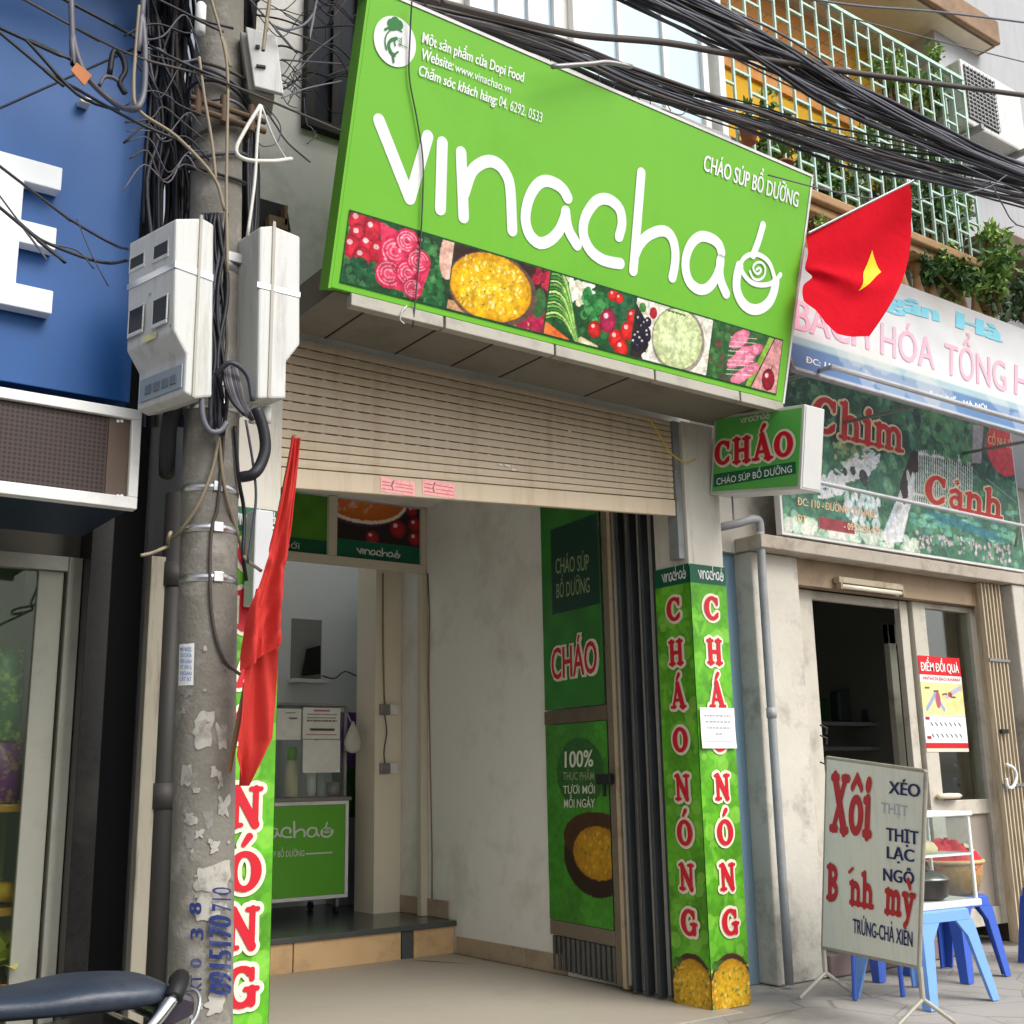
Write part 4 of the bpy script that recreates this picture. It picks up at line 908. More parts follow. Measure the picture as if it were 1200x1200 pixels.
a, c = at(30, 888, Y=.36), at(44, 775, Y=.36)
t = thing('pin_up_poster', 'narrow picture poster hanging behind the left door glass', 'poster', (a[0], .36, a[2])); fq = FY(.36)
p = Print(c[0]-a[0], c[2]-a[2], .006, (150, 120, 110)); w, h = p.W, p.H
p.rect(0, 0, w, h*.12, (40, 100, 90)); p.ell(w*.5, h*.3, w*.5, h*.2, (48, 34, 40)); p.ell(w*.6, h*.5, w*.3, h*.07, (190, 140, 110)); p.rect(0, h*.62, w, h*.76, (50, 120, 80)); p.ell(w*.4, h*.86, w*.4, h*.1, (190, 70, 60)); p.build(fq, a[0], a[2], 'print', M['print'], t); 
b = MB(); b.fbox(fq, a[0], a[2], c[0], c[2], -.004, 0); b.build('backing', M['paper'], t)
for k in range(3):
    q = at(6+k*12, 1046+k, Y=.4); b = MB(); b.lathe([(.0, -.035), (.04, -.03), (.052, 0), (.04, .035), (.0, .042)], (q[0], .4, q[2]+.0), 12)
    tag(b.build('fruit', mat('fruit', (210, 160, 40), .4), smooth=True), 'yellow fruit lying on the lower amber shelf', 'fruit', 'fruit behind the left door glass')
# yellow-green leafy plant
def leafplant(c, n, L, name, label, m, seed, wid=.035, up=.6, pot=None, droop=.5, ps=1.0):
    random.seed(seed); t = thing(name, label, 'plant', c); b = MB()
    for i in range(n):
        az = random.uniform(0, 6.28); l = L*random.uniform(.6, 1.1); el = random.uniform(up-.4, up+.7); pts = []
        for k in range(6):
            s = k/5; e = el-droop*s*s*1.6; pts.append((l*s*math.cos(el)*math.cos(az), l*s*math.cos(el)*math.sin(az), l*s*math.sin(el)-droop*l*s*s*.6))
        side = V3((-math.sin(az), math.cos(az), 0)); vs = []
        for k, q in enumerate(pts):
            w = wid*math.sin(math.pi*min(.97, (k+.35)/5.6)); q = V3(q)+V3(c); vs += [q+side*w, q-V3((0, 0, w*.35)), q-side*w]
        fs = []
        for k in range(5): fs += [(3*k, 3*k+1, 3*k+4, 3*k+3), (3*k+1, 3*k+2, 3*k+5, 3*k+4)]
        b.add(vs, fs)
    b.build('leaves', m, t, recalc=False)
    b = MB(); b.tube([V3(c)-(0, 0, .16), V3(c)+(0, 0, .04)], .012, 6); b.build('stem', mat('stem', (92, 90, 50), .7), t)
    if pot:
        b = MB(); b.lathe([(r_*ps, (z_+.075)*ps-.05) for r_, z_ in ((.06, -.3), (.075, -.29), (.1, -.1), (.11, -.1), (.11, -.075), (.09, -.075), (.085, -.11))], c, 18); b.build('pot', pot, t, smooth=True)
    return t
terracotta = mat('terracotta', (150, 84, 58), .8, var=.15, dirt=(96, 66, 52), damt=.5)
b = MB(); b.box((xd-3, .74, .01), (xd-.1, .76, 2.25)); tag(b.build('backing_panel', mat('film_green', (158, 166, 142), .6, var=.08)), 'pale grey green backing panel behind the glass of the left door', 'panel')
q = at(10, 1122, Y=.37)
yl = leafmat('yellow_leaf', (176, 184, 60), (214, 206, 96))
leafplant((q[0]-.02, .37, q[2]-.03), 34, .2, 'leafy_plant', 'yellow green leafy plant behind the glass at the lower left', yl, 5, .03, .75, terracotta)

# blue fascia with the white channel letter, and the grille box below it
YB = -.45; fb_ = FY(YB)
u1, v0 = fb_.px(152, 472)
t = thing('blue_fascia', 'plain blue fascia board at the far left carrying one big white letter', 'sign', (-4.3, YB, v0))
b = MB(); b.fbox(fb_, u1-4.2, v0, u1, v0+3.4, -.12, 0); b.build('board', mat('blue', (16, 82, 148), .5, var=.1, vs=1.2, dirt=(34, 78, 122), damt=.6, ds=1.4, streak=True), t, bevel=.003)
b = MB()
E = [(66, 203), (66, 244), (21, 237), (20, 268), (60, 274), (60, 312), (18, 306), (18, 341), (66, 348), (66, 386), (-60, 366), (-60, 184)]
def rectE(xa, ya, xb, yb): u0, v1_ = fb_.px(xa, ya); u1_, v0_ = fb_.px(xb, yb); return u0, v0_, u1_, v1_
um, up_ = fb_.px(20, 260)[0], fb_.px(66, 230)[0]; ue = fb_.px(60, 290)[0]; ul = um-.2
z = [fb_.px(66, y)[1] for y in (205, 232, 0, 0, 350, 377)]; zm = [fb_.px(60, 275)[1], fb_.px(60, 301)[1]]
E = [(ul, z[0]), (up_, z[0]), (up_, z[1]), (um, z[1]), (um, zm[0]), (ue, zm[0]), (ue, zm[1]), (um, zm[1]), (um, z[4]), (up_, z[4]), (up_, z[5]), (ul, z[5])]
b.prism([fb_.w(u, v, .065) for u, v in E], -fb_.N*.06); b.build('channel_letter', mat('acrylic_white', (236, 240, 242), .35, var=.02), t, bevel=.004)
YG = -.62; fg = FY(YG); u1, v1 = fg.px(167, 481); v0 = fg.px(163, 597)[1]
t = thing('grille_box', 'brown perforated grille box in a white frame under the blue fascia', 'shop awning box', (u1-.8, YG+.25, v0))
b = MB(); w = .042; ul = u1-3
for a in ((ul, v0, u1, v0+w), (ul, v1-w*.9, u1, v1), (u1-w*.8, v0+w, u1, v1-w*.9)): b.fbox(fg, *a, -.05, 0)
b.build('frame', M['white_paint'], t, bevel=.003)
up = fg.px(128, 520)[0]
pm_ = mat('perforated', (62, 44, 36), .6, var=.1); n = pm_.node_tree; N, L = n.nodes, n.links; bs_ = N['Principled BSDF']; prev = bs_.inputs['Base Color'].links[0].from_socket
tc = N.new('ShaderNodeTexCoord'); vv = N.new('ShaderNodeTexVoronoi'); vv.inputs['Scale'].default_value = 62; vv.inputs['Randomness'].default_value = 0; mpp = N.new('ShaderNodeMapping'); mpp.inputs['Scale'].default_value = (1, 0, 1)
L.new(tc.outputs['Object'], mpp.inputs[0]); L.new(mpp.outputs[0], vv.inputs[0]); rr = N.new('ShaderNodeValToRGB'); rr.color_ramp.elements[0].position = .3; rr.color_ramp.elements[1].position = .4; L.new(vv.outputs['Distance'], rr.inputs[0])
mx = N.new('ShaderNodeMix'); mx.data_type = 'RGBA'; L.new(rr.outputs[0], mx.inputs[0]); mx.inputs[6].default_value = (.006, .005, .008, 1); L.new(prev, mx.inputs[7]); L.new(mx.outputs[2], bs_.inputs['Base Color'])
b = MB(); b.fbox(fg, ul, v0+w, up, v1-w*.9, -.045, -.02); b.build('grille', pm_, t)
b = MB(); b.fbox(fg, up+.001, v0+w, u1-w*.8-.001, v1-w*.9, -.045, -.018)
for y in (492, 580):
    for x in (140, 144.5): u, v = fg.px(x, y); b.disc(fg, (u, v), .006, -.016, 10, m=1)
b.build('end_panel', [mat('brown', (92, 76, 64), .6), M['white']], t)
b = MB(); b.box((ul, YG+.052, v0+.01), (u1-.01, YG+.62, v1)); b.build('casing', mat('casing', (24, 40, 62), .5, var=.2), t)

# pale board and grey drain pipe in the gap
q0, q1 = at(165, 900, Y=.1), at(184, 900, Y=.1)
b = MB(); b.box((q0[0], .1, 0), (q1[0], .16, 2.12)); tag(b.build('upright_board', mat('ubd', (150, 144, 128), .8, var=.15, dirt=(84, 74, 60), damt=.8, ds=4, streak=True), bevel=.004), 'weathered pale upright board left of the utility pole', 'board')
q = at(194, 900, Y=.1); t = thing('drain_pipe', 'dark grey drain pipe in the gap left of the utility pole', 'pipe', (q[0], .12, 0))
b = MB(); b.tube([(q[0], .12, .0), (q[0], .12, 2.4)], .046, 14); b.build('pipe', mat('dpipe', (46, 44, 42), .6, var=.2, dirt=(40, 36, 34), damt=.6), t, smooth=True)
b = MB(); b.tube([(q[0], .12, 1.1), (q[0], .12, 1.2)], .052, 14); b.tube([(q[0], .12, 2.0), (q[0], .12, 2.1)], .052, 14); b.pieces('collar', mat('dcol', (54, 52, 50), .6), t, smooth=True)

# ================================================================ utility pole
PY = -.70
pole_x = lambda z: -3.048-.0215*(z-.69)
pole_r = lambda z: .1045-.0036*(z-.69)
class Cyl:
    """unrolled skin of the pole: u is metres round it from the side that faces the street corner"""
    U = V3((1, 0, 0)); V = V3((0, 0, 1)); N = V3((0, -1, 0)); A0 = math.radians(-112)
    def w(s, u, v, n=0):
        r = pole_r(v)+n; a = s.A0+u/.1; return V3((pole_x(v)+r*math.cos(a), PY+r*math.sin(a), v))
    def px(s, x, y):
        d = ray(x, y); t = (PY-CAM[1])/d[1]
        for _ in range(12):
            p = CAM+t*d; r = pole_r(p[2]); e = d[:2]/np.linalg.norm(d[:2]); rel = np.array([pole_x(p[2]), PY])-CAM[:2]
            al = rel@e; h2 = max(rel@rel-al*al, 0); t = (al-math.sqrt(max(r*r-h2, 0)))/np.linalg.norm(d[:2])
        p = CAM+t*d; a = math.atan2(p[1]-PY, p[0]-pole_x(p[2])); return np.array([(a-s.A0)*.1, p[2]])
CY = Cyl()
t = thing('utility_pole', 'grey concrete utility pole with peeling paper and painted numbers in front of the shop', 'pole', (-3.03, PY, 0))
b = MB(); vs = []; zz_ = np.linspace(-.1, 8, 40)
b.tube([(pole_x(z), PY, z) for z in zz_], [pole_r(z) for z in zz_], 36); b.build('shaft', mat('pole_concrete', (120, 116, 107), .9, var=.25, vs=6, dirt=(172, 169, 162), damt=.6, ds=8, bump=.5, bs=45), t, smooth=True)
b = MB()
for y in (570, 617.5, 676): z = CY.px(250, y)[1]; b.tube([(pole_x(z), PY, z-.014), (pole_x(z), PY, z+.014)], pole_r(z)+.0025, 36)
for z in (3.06, 2.52): b.tube([(pole_x(z), PY, z-.02), (pole_x(z), PY, z+.02)], pole_r(z)+.004, 36)
b.pieces('steel_band', M['steel_band'], t, smooth=True)
b = MB()
for y in (570, 617.5, 676):
    u, v = CY.px(256, y); q = CY.w(u, v, .002); b.box(q-V3((.018, .004, .018)), q+V3((.018, .004, .018)))
b.pieces('band_clip', M['steel_band'], t, bevel=.003)
random.seed(4)
def scrap(b, x0, y0, x1, y1, rough=.3, n=.002):
    u0, v1 = CY.px(x0, y0); u1, v0 = CY.px(x1, y1); cx, cy = (u0+u1)/2, (v0+v1)/2; K = 40; rings = []
    hh = [(random.uniform(0, 6.28), random.uniform(.2, 1)*rough/(1+k*.35)) for k in range(7)]
    prof = [max(.25, 1-rough*.5+sum(a*.45*math.sin((k+1)*6.283*i/K+f) for k, (f, a) in enumerate(hh))) for i in range(K)]
    b.k += 1; nn = n+.00015*b.k; vs = [CY.w(cx, cy, nn)]
    for rr_ in (.34, .67, 1):
        for i in range(K):
            a = 2*math.pi*i/K; c, s = math.cos(a), math.sin(a); k = min(1/max(abs(c), 1e-6), 1/max(abs(s), 1e-6))*prof[i]*rr_
            vs.append(CY.w(cx+c*k*(u1-u0)/2, cy+s*k*(v1-v0)/2, nn))
    fs = [(0, 1+i, 1+(i+1) % K) for i in range(K)]
    for r in range(2): fs += [(1+r*K+i, 1+(r+1)*K+i, 1+(r+1)*K+(i+1) % K, 1+r*K+(i+1) % K) for i in range(K)]
    b.add(vs, fs)
b = MB(); scrap(b, 211, 755, 227, 803, .03); b.build('sticker', M['paper'], t, recalc=False)
b = MB()
for k in range(6): textpx(b, CY, ['MÁY NƯỚC', 'SỬA CHỮA', 'ĐIỆN LẠNH', 'ĐT 0915', 'KHOAN', 'CẮT BT'][k], (212.5, 763+7*k), (225.5, 763.5+7*k), (212.5, 758.5+7*k), .004, .01)
bl = mat('faded_blue', (70, 120, 190), .6, var=.2, vs=40); b.build('sticker_writing', bl, t, recalc=False)
b = MB()
for r in ((222, 834, 250, 880, .45), (252, 842, 266, 880, .6), (213, 893, 226, 922, .35), (245, 896, 256, 912, .6), (252, 930, 268, 960, .6), (214, 950, 232, 966, .55), (226, 922, 236, 930, .5), (224, 1010, 268, 1048, .35), (228, 1044, 264, 1080, .45), (238, 1165, 266, 1188, .5), (254, 905, 262, 925, .6), (228, 972, 240, 984, .6), (246, 985, 258, 1000, .5)): scrap(b, *r[:4], r[4])
b2 = MB()
for k in range(9): x, y = random.uniform(212, 266), random.uniform(740, 1190); s = random.uniform(3, 9); scrap(b2, x-s, y-s*random.uniform(.5, 2), x+s, y+s*1.5, .55, .0012)
b2.pieces('glue_stain', mat('glue', (134, 131, 124), .9, var=.25, vs=20, dirt=(70, 66, 60), damt=.8, ds=14), t, recalc=False)
for k in range(18): x, y = random.uniform(212, 268), random.uniform(760, 1190); s = random.uniform(1, 3.2); scrap(b, x-s, y-s*random.uniform(.6, 2.2), x+s, y+s*1.3, .6)
b.pieces('paper_scrap', mat('scraps', (168, 165, 156), .85, var=.2, vs=22, dirt=(104, 98, 88), damt=.9, ds=16), t, recalc=False)
b = MB(); bm_ = mat('stencil_blue', (24, 40, 96), .8, var=.2, vs=25, dirt=(120, 120, 120), damt=.55, ds=16)
textpx(b, CY, '0915170', (266, 1165), (266, 1075), (244, 1163), .016, .045); textpx(b, CY, '3', (238, 1100), (238, 1088), (225, 1100), .014, .04)
textpx(b, CY, '8', (236, 1070), (236, 1058), (224, 1070), .014, .04); textpx(b, CY, '0', (236, 1133), (236, 1123), (225, 1133), .014, .04); textpx(b, CY, 'KT', (236, 1160), (236, 1142), (225, 1160), .014, .04); textpx(b, CY, '710', (266, 1068), (266, 1040), (247, 1067), .0139, .0)
b.build('painted_number', bm_, t, recalc=False)
b = MB(); 
for z in (3.62, 3.66): b.tube([(pole_x(z)-.16, PY-.13, z), (pole_x(z)+.14, PY-.13, z)], .012, 8)
for x in (-.13, -.03, .08): b.tube([(pole_x(3.6)+x, PY-.13, 3.60), (pole_x(3.6)+x, PY-.13, 3.71)], .015, 10)
b.build('cable_clamp', mat('rusty', (92, 74, 58), .7, .4, var=.3), t, bevel=.002)

# electricity meter boxes
cream_box = mat('meter_grey', (198, 199, 195), .5, var=.05, dirt=(150, 146, 134), damt=.6, ds=4, streak=True, bump=.08)
def frame_at(p, d): d = V3(d); return Frame(p, d, (0, 0, 1))
Rg = at(205, 320, Y=-1.0)
sdir = V3((math.sin(math.radians(76)), math.cos(math.radians(76)), 0)); fdir = V3((math.sin(math.radians(-14)), math.cos(math.radians(-14)), 0))
fS = frame_at(Rg, sdir)                 # face on the right
fF = Frame(Rg, -fdir, (0, 0, 1))        # meter side, seen on the left
t = thing('meter_box', 'large pale four-window electricity meter box strapped to the left of the pole', 'meter box', Rg+V3((.1, .15, -.6)))
depth = -fF.px(150, 340)[0]
S = [fS.px(*p) for p in ((206, 256), (238, 255.5), (251, 263), (248.8, 465), (229, 467), (216.7, 460), (218.8, 416), (204, 388))]
b = MB(); b.prism([fS.w(u, v, 0) for u, v in S], fdir*depth); b.build('housing', cream_box, t, bevel=.008)
b = MB()
for dy in (0,): 
    u, v = fS.px(235, 256); u2, v2 = fS.px(231, 467); b.obox(fS.w(u-.004, v2[0] if hasattr(v2, '__len__') else v2, -.002), fS.U*.010, fS.N*.008, fS.V*(v-v2+.012))
b.build('seam', M['lip'], t)
winm = mat('meter_glass', (16, 21, 30), .3, var=.3, vs=12, spec=.18)
def zpart(y): 
    v = fF.px(178, y)[1]; return v
for (x0, x1, ya, yb) in ((155.5, 170.5, 285, 312), (183, 198.5, 273, 300), (153.5, 168.5, 362, 388), (181.5, 196.5, 350, 377)):
    u0, u1 = fF.px(x0, ya)[0], fF.px(x1, ya)[0]; v1 = fF.px((x0+x1)/2, ya)[1]; v0 = fF.px((x0+x1)/2, yb)[1]
    b = MB(); w = .007
    for a in ((u0-w, v0-w*2.2, u1+w, v0), (u0-w, v1, u1+w, v1+w), (u0-w, v0, u0, v1), (u1, v0, u1+w, v1)): b.fbox(fF, *a, .001, .006)
    o = b.build('meter_window', cream_box, t, bevel=.003); b = MB(); b.fbox(fF, u0, v0, u1, v1, .001, .005); b.build('pane', winm, o)
off = (V3(fS.w(*fS.px(217.5, 440)))-Rg); fL = Frame(Rg+sdir*(fS.px(217.5, 440)[0]), -fdir, (0, 0, 1))
u0, u1 = fL.px(166, 450)[0], fL.px(214, 450)[0]; v0 = fL.px(190, 463)[1]; v1 = fL.px(190, 437)[1]
b = MB(); b.fbox(fL, u0, v0, u1, v1, .002, .006); o = b.build('breaker_window', mat('smoky', (150, 160, 164), .2, var=.1, spec=.5), t)
b = MB()
for k in range(4): uu = u0+(u1-u0)*(.15+.2*k); b.fbox(fL, uu, v0+.02, uu+.035, v1-.03, .007, .010)
b.pieces('breaker', mat('breaker', (110, 116, 122), .4), o)
zs = fS.px(228, 318)[1]
b = MB(); b.fbox(fS, -.004, zs-.012, S[2][0]+.004, zs+.012, .001, .003); b.fbox(fF, -depth-.004, zs-.012, .004, zs+.012, .001, .003)
b.build('steel_strap', M['steel_band'], t)
b = MB()
for (x, y) in ((152.5, 332), (200, 310), (176, 345), (151.5, 398), (200, 382)): u, v = fF.px(x, y); b.disc(fF, (u, v), .006, .0015, 10)
b.pieces('screw', M['metal'], t)
b = MB(); u, v = fF.px(173, 400); b.fbox(fF, u-.03, v, u+.05, v+.022, .001, .0016); b.build('rating_label', mat('label', (214, 206, 150), .6, dirt=(120, 110, 90), damt=.6, ds=30), t)
# second box, seen from behind
f2 = FY(-.92); y2 = -.92
t = thing('meter_box', 'pale closed meter box strapped to the right of the pole, seen from its side', 'meter box', f2.w(*f2.px(320, 470))+V3((0, .12, 0)))
S2 = [f2.px(*p) for p in ((304.6, 265.5), (320, 264), (352, 277), (351.7, 403.5), (336, 424), (335.4, 467), (302, 467))]
b = MB(); b.prism([f2.w(u, v, 0) for u, v in S2], (-.04, .3, 0)); b.build('housing', cream_box, t, bevel=.008)
u, v = f2.px(321, 264); v2 = f2.px(318, 467)[1]
b = MB(); b.fbox(f2, u-.005, v2, u+.006, v+.014, .0005, .005); b.build('seam', M['lip'], t)
zs = f2.px(320, 338)[1]; b = MB(); b.fbox(f2, S2[0][0]-.004, zs-.010, S2[2][0]+.004, zs+.010, .001, .003); b.build('steel_strap', M['steel_band'], t)
b = MB()
for x in (308, 324): q = f2.w(*f2.px(x, 470), -.08); b.tube([q, q-V3((0, 0, .06))], .016, 10)
b.pieces('cable_gland', M['white_paint'], t, smooth=True)
b = MB()
for y in (290, 440): q = f2.w(*f2.px(302, y), -.14); b.box(q-V3((.12, .02, .02)), q+V3((.05, .02, .02)))
b.pieces('pole_bracket', M['metal'], t, bevel=.004)
# small grey junction box with open lid
f3 = Frame(at(289, 70, Y=-.86), (math.sin(math.radians(110)), math.cos(math.radians(110)), 0), (0, 0, 1))
t = thing('junction_box', 'small grey junction box with a loose white lid, high on the pole', 'junction box', f3.w(.1, -.15))
q = [f3.px(*p) for p in ((288, 33), (324, 44), (332, 112), (298, 103))]
b = MB(); b.prism([f3.w(u, v, -.02) for u, v in ((q[0][0]-.02, q[0][1]), (q[1][0]-.03, q[1][1]), (q[2][0]-.03, q[2][1]), (q[3][0]-.02, q[3][1]))], -f3.N*.14); b.build('case', mat('jbox', (150, 148, 138), .6, dirt=(104, 92, 78), damt=.6), t, bevel=.006)
b = MB(); b.prism([f3.w(u, v, 0.012) for u, v in q], -f3.N*.022); b.build('lid', cream_box, t, bevel=.004)
b = MB()
for (x, y, x2) in ((299, 57, 304), (300, 80, 311)):
    u, v = f3.px(x, y); u2, v2 = f3.px(x2, y+2); b.fbox(f3, u, min(v, v2)-.004, u2, max(v, v2)+.004, .013, .022)
b.pieces('lid_latch', M['rubber'], t)
# small white insulator and long grey box before the left pillar
q = at(235, 20, Y=-.86); b = MB(); b.lathe([(.012, -.07), (.02, -.065), (.02, .05), (.012, .06)], q, 12); tag(b.build('insulator', M['white_paint'], smooth=True), 'small white insulator high on the pole among the cables', 'insulator')
f4 = FY(-.12); u0, v0 = f4.px(296, 708); u1, v1 = f4.px(321, 599)
b = MB(); b.fbox(f4, u0, v0, u1, v1, -.10, 0); tag(b.build('conduit_box', mat('conduit_box', (196, 198, 200), .45), bevel=.006), 'long pale grey box fixed to the left pillar behind the red flag', 'conduit box')

# ================================================================ flags
def cloth(rows, cols, fn, name, mt, parent):
    b = MB(); vs = [fn(i/(rows-1), j/(cols-1)) for i in range(rows) for j in range(cols)]
    fs = [(i*cols+j, i*cols+j+1, (i+1)*cols+j+1, (i+1)*cols+j) for i in range(rows-1) for j in range(cols-1)]
    b.add(vs, fs); o = b.build(name, mt, parent, smooth=True, recalc=False)
    return o
flag_red = mat('flag_red', (218, 24, 42), .9, var=.06, bump=.8, bs=9, spec=.08)
flag_faded = mat('flag_faded', (208, 68, 62), .9, var=.1, vs=4, bump=.7, bs=11, spec=.05)
for m_ in (flag_red, flag_faded):
    n = m_.node_tree; bs_ = n.nodes['Principled BSDF']; tr = n.nodes.new('ShaderNodeBsdfTranslucent'); mxs = n.nodes.new('ShaderNodeMixShader'); mxs.inputs[0].default_value = .3
    n.links.new(bs_.inputs['Base Color'].links[0].from_socket, tr.inputs[0]); n.links.new(bs_.outputs[0], mxs.inputs[1]); n.links.new(tr.outputs[0], mxs.inputs[2]); n.links.new(mxs.outputs[0], n.nodes['Material Output'].inputs[0])
# drooping flag by the pole
YF = -.95; ff = FY(YF)
Lft = [(512, 341), (540, 337), (580, 329), (620, 319), (650, 311), (690, 299), (710, 292), (735, 289), (760, 287), (786, 283)]
Rgt = [(514, 352), (540, 350), (580, 346), (620, 342), (650, 339), (680, 335), (700, 331), (720, 328), (740, 326), (758, 324)]
def fl1(s, c):
    k = s*(len(Lft)-1); i = min(int(k), len(Lft)-2); f = k-i
    y0 = Lft[i][0]*(1-f)+Lft[i+1][0]*f; x0 = Lft[i][1]*(1-f)+Lft[i+1][1]*f; y1 = Rgt[i][0]*(1-f)+Rgt[i+1][0]*f; x1 = Rgt[i][1]*(1-f)+Rgt[i+1][1]*f
    x, y = x0+(x1-x0)*c, y0+(y1-y0)*c; u, v = ff.px(x, y); amp = .006+.016*min(1, s*1.6)
    n = amp*math.sin(c*9.0+1.2*math.sin(s*5)+.5)+.5*amp*math.sin(c*17-s*9)+.016*math.exp(-((s-.45-.05*c)/.02)**2)*math.sin(c*5+.5)+.004*math.sin(s*40+c*14)*s+.006*math.sin(c*26+s*6)
    return ff.w(u, v, n)
t = thing('red_flag', 'faded red flag drooping limp beside the utility pole', 'flag', ff.w(*ff.px(300, 921)))
cloth(80, 30, fl1, 'cloth', flag_faded, t)
Lf2 = [(690, 300), (740, 290), (790, 284), (840, 279), (885, 274), (921, 285)]; Rf2 = [(690, 329), (740, 322), (768, 321), (820, 319), (866, 316), (921, 286)]
fback = FY(YF+.05)
def fl2(s, c):
    k = s*5; i = min(int(k), 4); f = k-i; x0 = Lf2[i][1]*(1-f)+Lf2[i+1][1]*f; x1 = Rf2[i][1]*(1-f)+Rf2[i+1][1]*f; y = (Lf2[i][0]*(1-f)+Lf2[i+1][0]*f)*(1-c)+(Rf2[i][0]*(1-f)+Rf2[i+1][0]*f)*c
    u, v = fback.px(x0+(x1-x0)*c, y); return fback.w(u, v, .022*math.sin(c*7+s*2.5)*(.4+s)+.008*math.sin(c*17-s*8)+.05*max(0, c-.55)*s)
cloth(60, 30, fl2, 'cloth_fold', flag_faded, t)
b = MB(); b.tube([ff.w(*ff.px(350, 508), -.03), ff.w(*ff.px(282, 905), -.10)], .009, 8); b.build('staff', M['wood'], t)
# waving flag with the star, on a staff from behind the sign
FA, FBp = at(938, 278, Y=-.78), at(1068, 213, Y=-1.02)
Tp = [(945, 275), (965, 264), (985, 254), (1005, 244), (1025, 234), (1045, 224), (1066, 214)]
Bt = [(944, 352), (955, 362), (966, 379), (980, 391), (996, 396), (1008, 397), (1015, 396)]
Lm = [(0, 0), (.14, -1), (.3, -1), (.5, 1), (.75, 0), (1, 0)]
def fl3(s, c):
    k = c*6; i = min(int(k), 5); f = k-i
    tx, ty = Tp[i][0]*(1-f)+Tp[i+1][0]*f, Tp[i][1]*(1-f)+Tp[i+1][1]*f; bx_, by = Bt[i][0]*(1-f)+Bt[i+1][0]*f, Bt[i][1]*(1-f)+Bt[i+1][1]*f
    x, y = tx+(bx_-tx)*s, ty+(by-ty)*s
    x += 28*c*c*math.sin(math.pi*min(1, s*1.0))*(1-.35*s)
    x += (-2*math.exp(-((s-.5)/.12)**2)+9*math.exp(-((s-.64)/.07)**2)-2*math.exp(-((s-.85)/.15)**2))*(1-c)**2
    Y = -.78-.24*c*(1-s*.6)
    p = at(x, y, Y=Y); n = (.03*math.sin(5.5*s+3*c)*(.3+.7*c)+.016*math.sin(11*c+4*s+1)*(.2+c)+.05*math.exp(-((s-.55-.1*c)/.08)**2)*(1-c)*c*3)*min(1, 4*s)
    return p+V3((0, -1, 0))*n
t = thing('red_flag', 'bright red flag with a yellow star waving at the right end of the green sign', 'flag', (FA+FBp)/2-V3((0, 0, .6)))
cloth(48, 48, fl3, 'cloth', flag_red, t)
b = MB(); b.tube([FA+(FBp-FA)*.07, FBp+(FBp-FA)*.02], .008, 8); b.build('staff', M['metal'], t)
ST = [(1021, 293), (1024.5, 305), (1032, 319.5), (1022, 329), (1005, 341), (1011, 320), (1015, 310)]
# the star is sewn on the cloth: its folded outline is found on the cloth surface
def inv(x, y):
    best = None; s, c = .5, .6
    from_ = lambda s, c: fl3(s, c)
    def proj(p): v = p-CAM; z = v@CF; return np.array([600+F_PX*(v@CR)/z, 600-F_PX*(v@CU)/z])
    for _ in range(40):
        p0 = proj(from_(s, c)); e = np.array([x, y])-p0
        J = np.array([(proj(from_(s+1e-3, c))-p0)/1e-3, (proj(from_(s, c+1e-3))-p0)/1e-3]).T; d = np.linalg.solve(J, e); s += .7*d[0]; c += .7*d[1]
    return s, c
uv = [inv(*p) for p in ST]; cc = np.mean(uv, 0); yel = mat('star_yellow', (240, 200, 20), .7, var=.03); b = MB(); vs = []; K = len(uv); SUB = 6
ring = [tuple(np.array(uv[i])*(1-k/SUB)+np.array(uv[(i+1) % K])*k/SUB) for i in range(K) for k in range(SUB)]; R = 7
def nrm(s, c):
    a = fl3(s+1e-3, c)-fl3(s-1e-3, c); d = fl3(s, c+1e-3)-fl3(s, c-1e-3); n = np.cross(a, d); n /= np.linalg.norm(n); return n if n[1] < 0 else -n
vs = [fl3(*cc)+nrm(*cc)*.006]
for r in range(1, R+1): vs += [fl3(*(cc+(np.array(q)-cc)*r/R))+nrm(*(cc+(np.array(q)-cc)*r/R))*.006 for q in ring]
Kr = len(ring); fs = [(0, 1+i, 1+(i+1) % Kr) for i in range(Kr)]
for r in range(R-1): fs += [(1+r*Kr+i, 1+(r+1)*Kr+i, 1+(r+1)*Kr+(i+1) % Kr, 1+r*Kr+(i+1) % Kr) for i in range(Kr)]
b.add(vs, fs); b.build('star', yel, t, smooth=True, recalc=False)

# ================================================================ motorbike parked at the lower left
YM = -2.12
t = thing('motorbike', 'parked motorbike with a worn black seat at the lower left corner', 'motorbike', (-4.2, YM, -.0))
seatm = mat('seat_vinyl', (40, 50, 64), .42, var=.25, vs=8, dirt=(96, 104, 112), damt=.4, ds=5, bump=.12, bs=70, spec=.5)
sec = []
px_top = [(-120, 1172), (-60, 1168), (0, 1163.5), (35, 1160), (60, 1154), (85, 1148), (110, 1145), (140, 1143.5), (165, 1143.5), (180, 1145), (188, 1149), (192, 1155)]
wid = [.07, .085, .10, .115, .125, .13, .13, .13, .125, .115, .09, .05]
px_bot = [1215, 1210, 1204, 1200, 1197, 1194, 1192, 1189, 1184, 1178, 1172, 1166]
vs = []; n = 16
for (x, y), w, yb in zip(px_top, wid, px_bot):
    p = at(x, y, Y=YM-.03); q = at(x, yb, Y=YM-.1); h = p[2]-q[2]; q0 = p[2]-h
    for j in range(n):
        a = 2*math.pi*j/n; c, s = math.cos(a), math.sin(a); e = .62
        yy = math.copysign(abs(c)**e, c)*w; zz = p[2]-h/2+math.copysign(abs(s)**e, s)*h/2
        vs.append((p[0], YM+yy, zz))
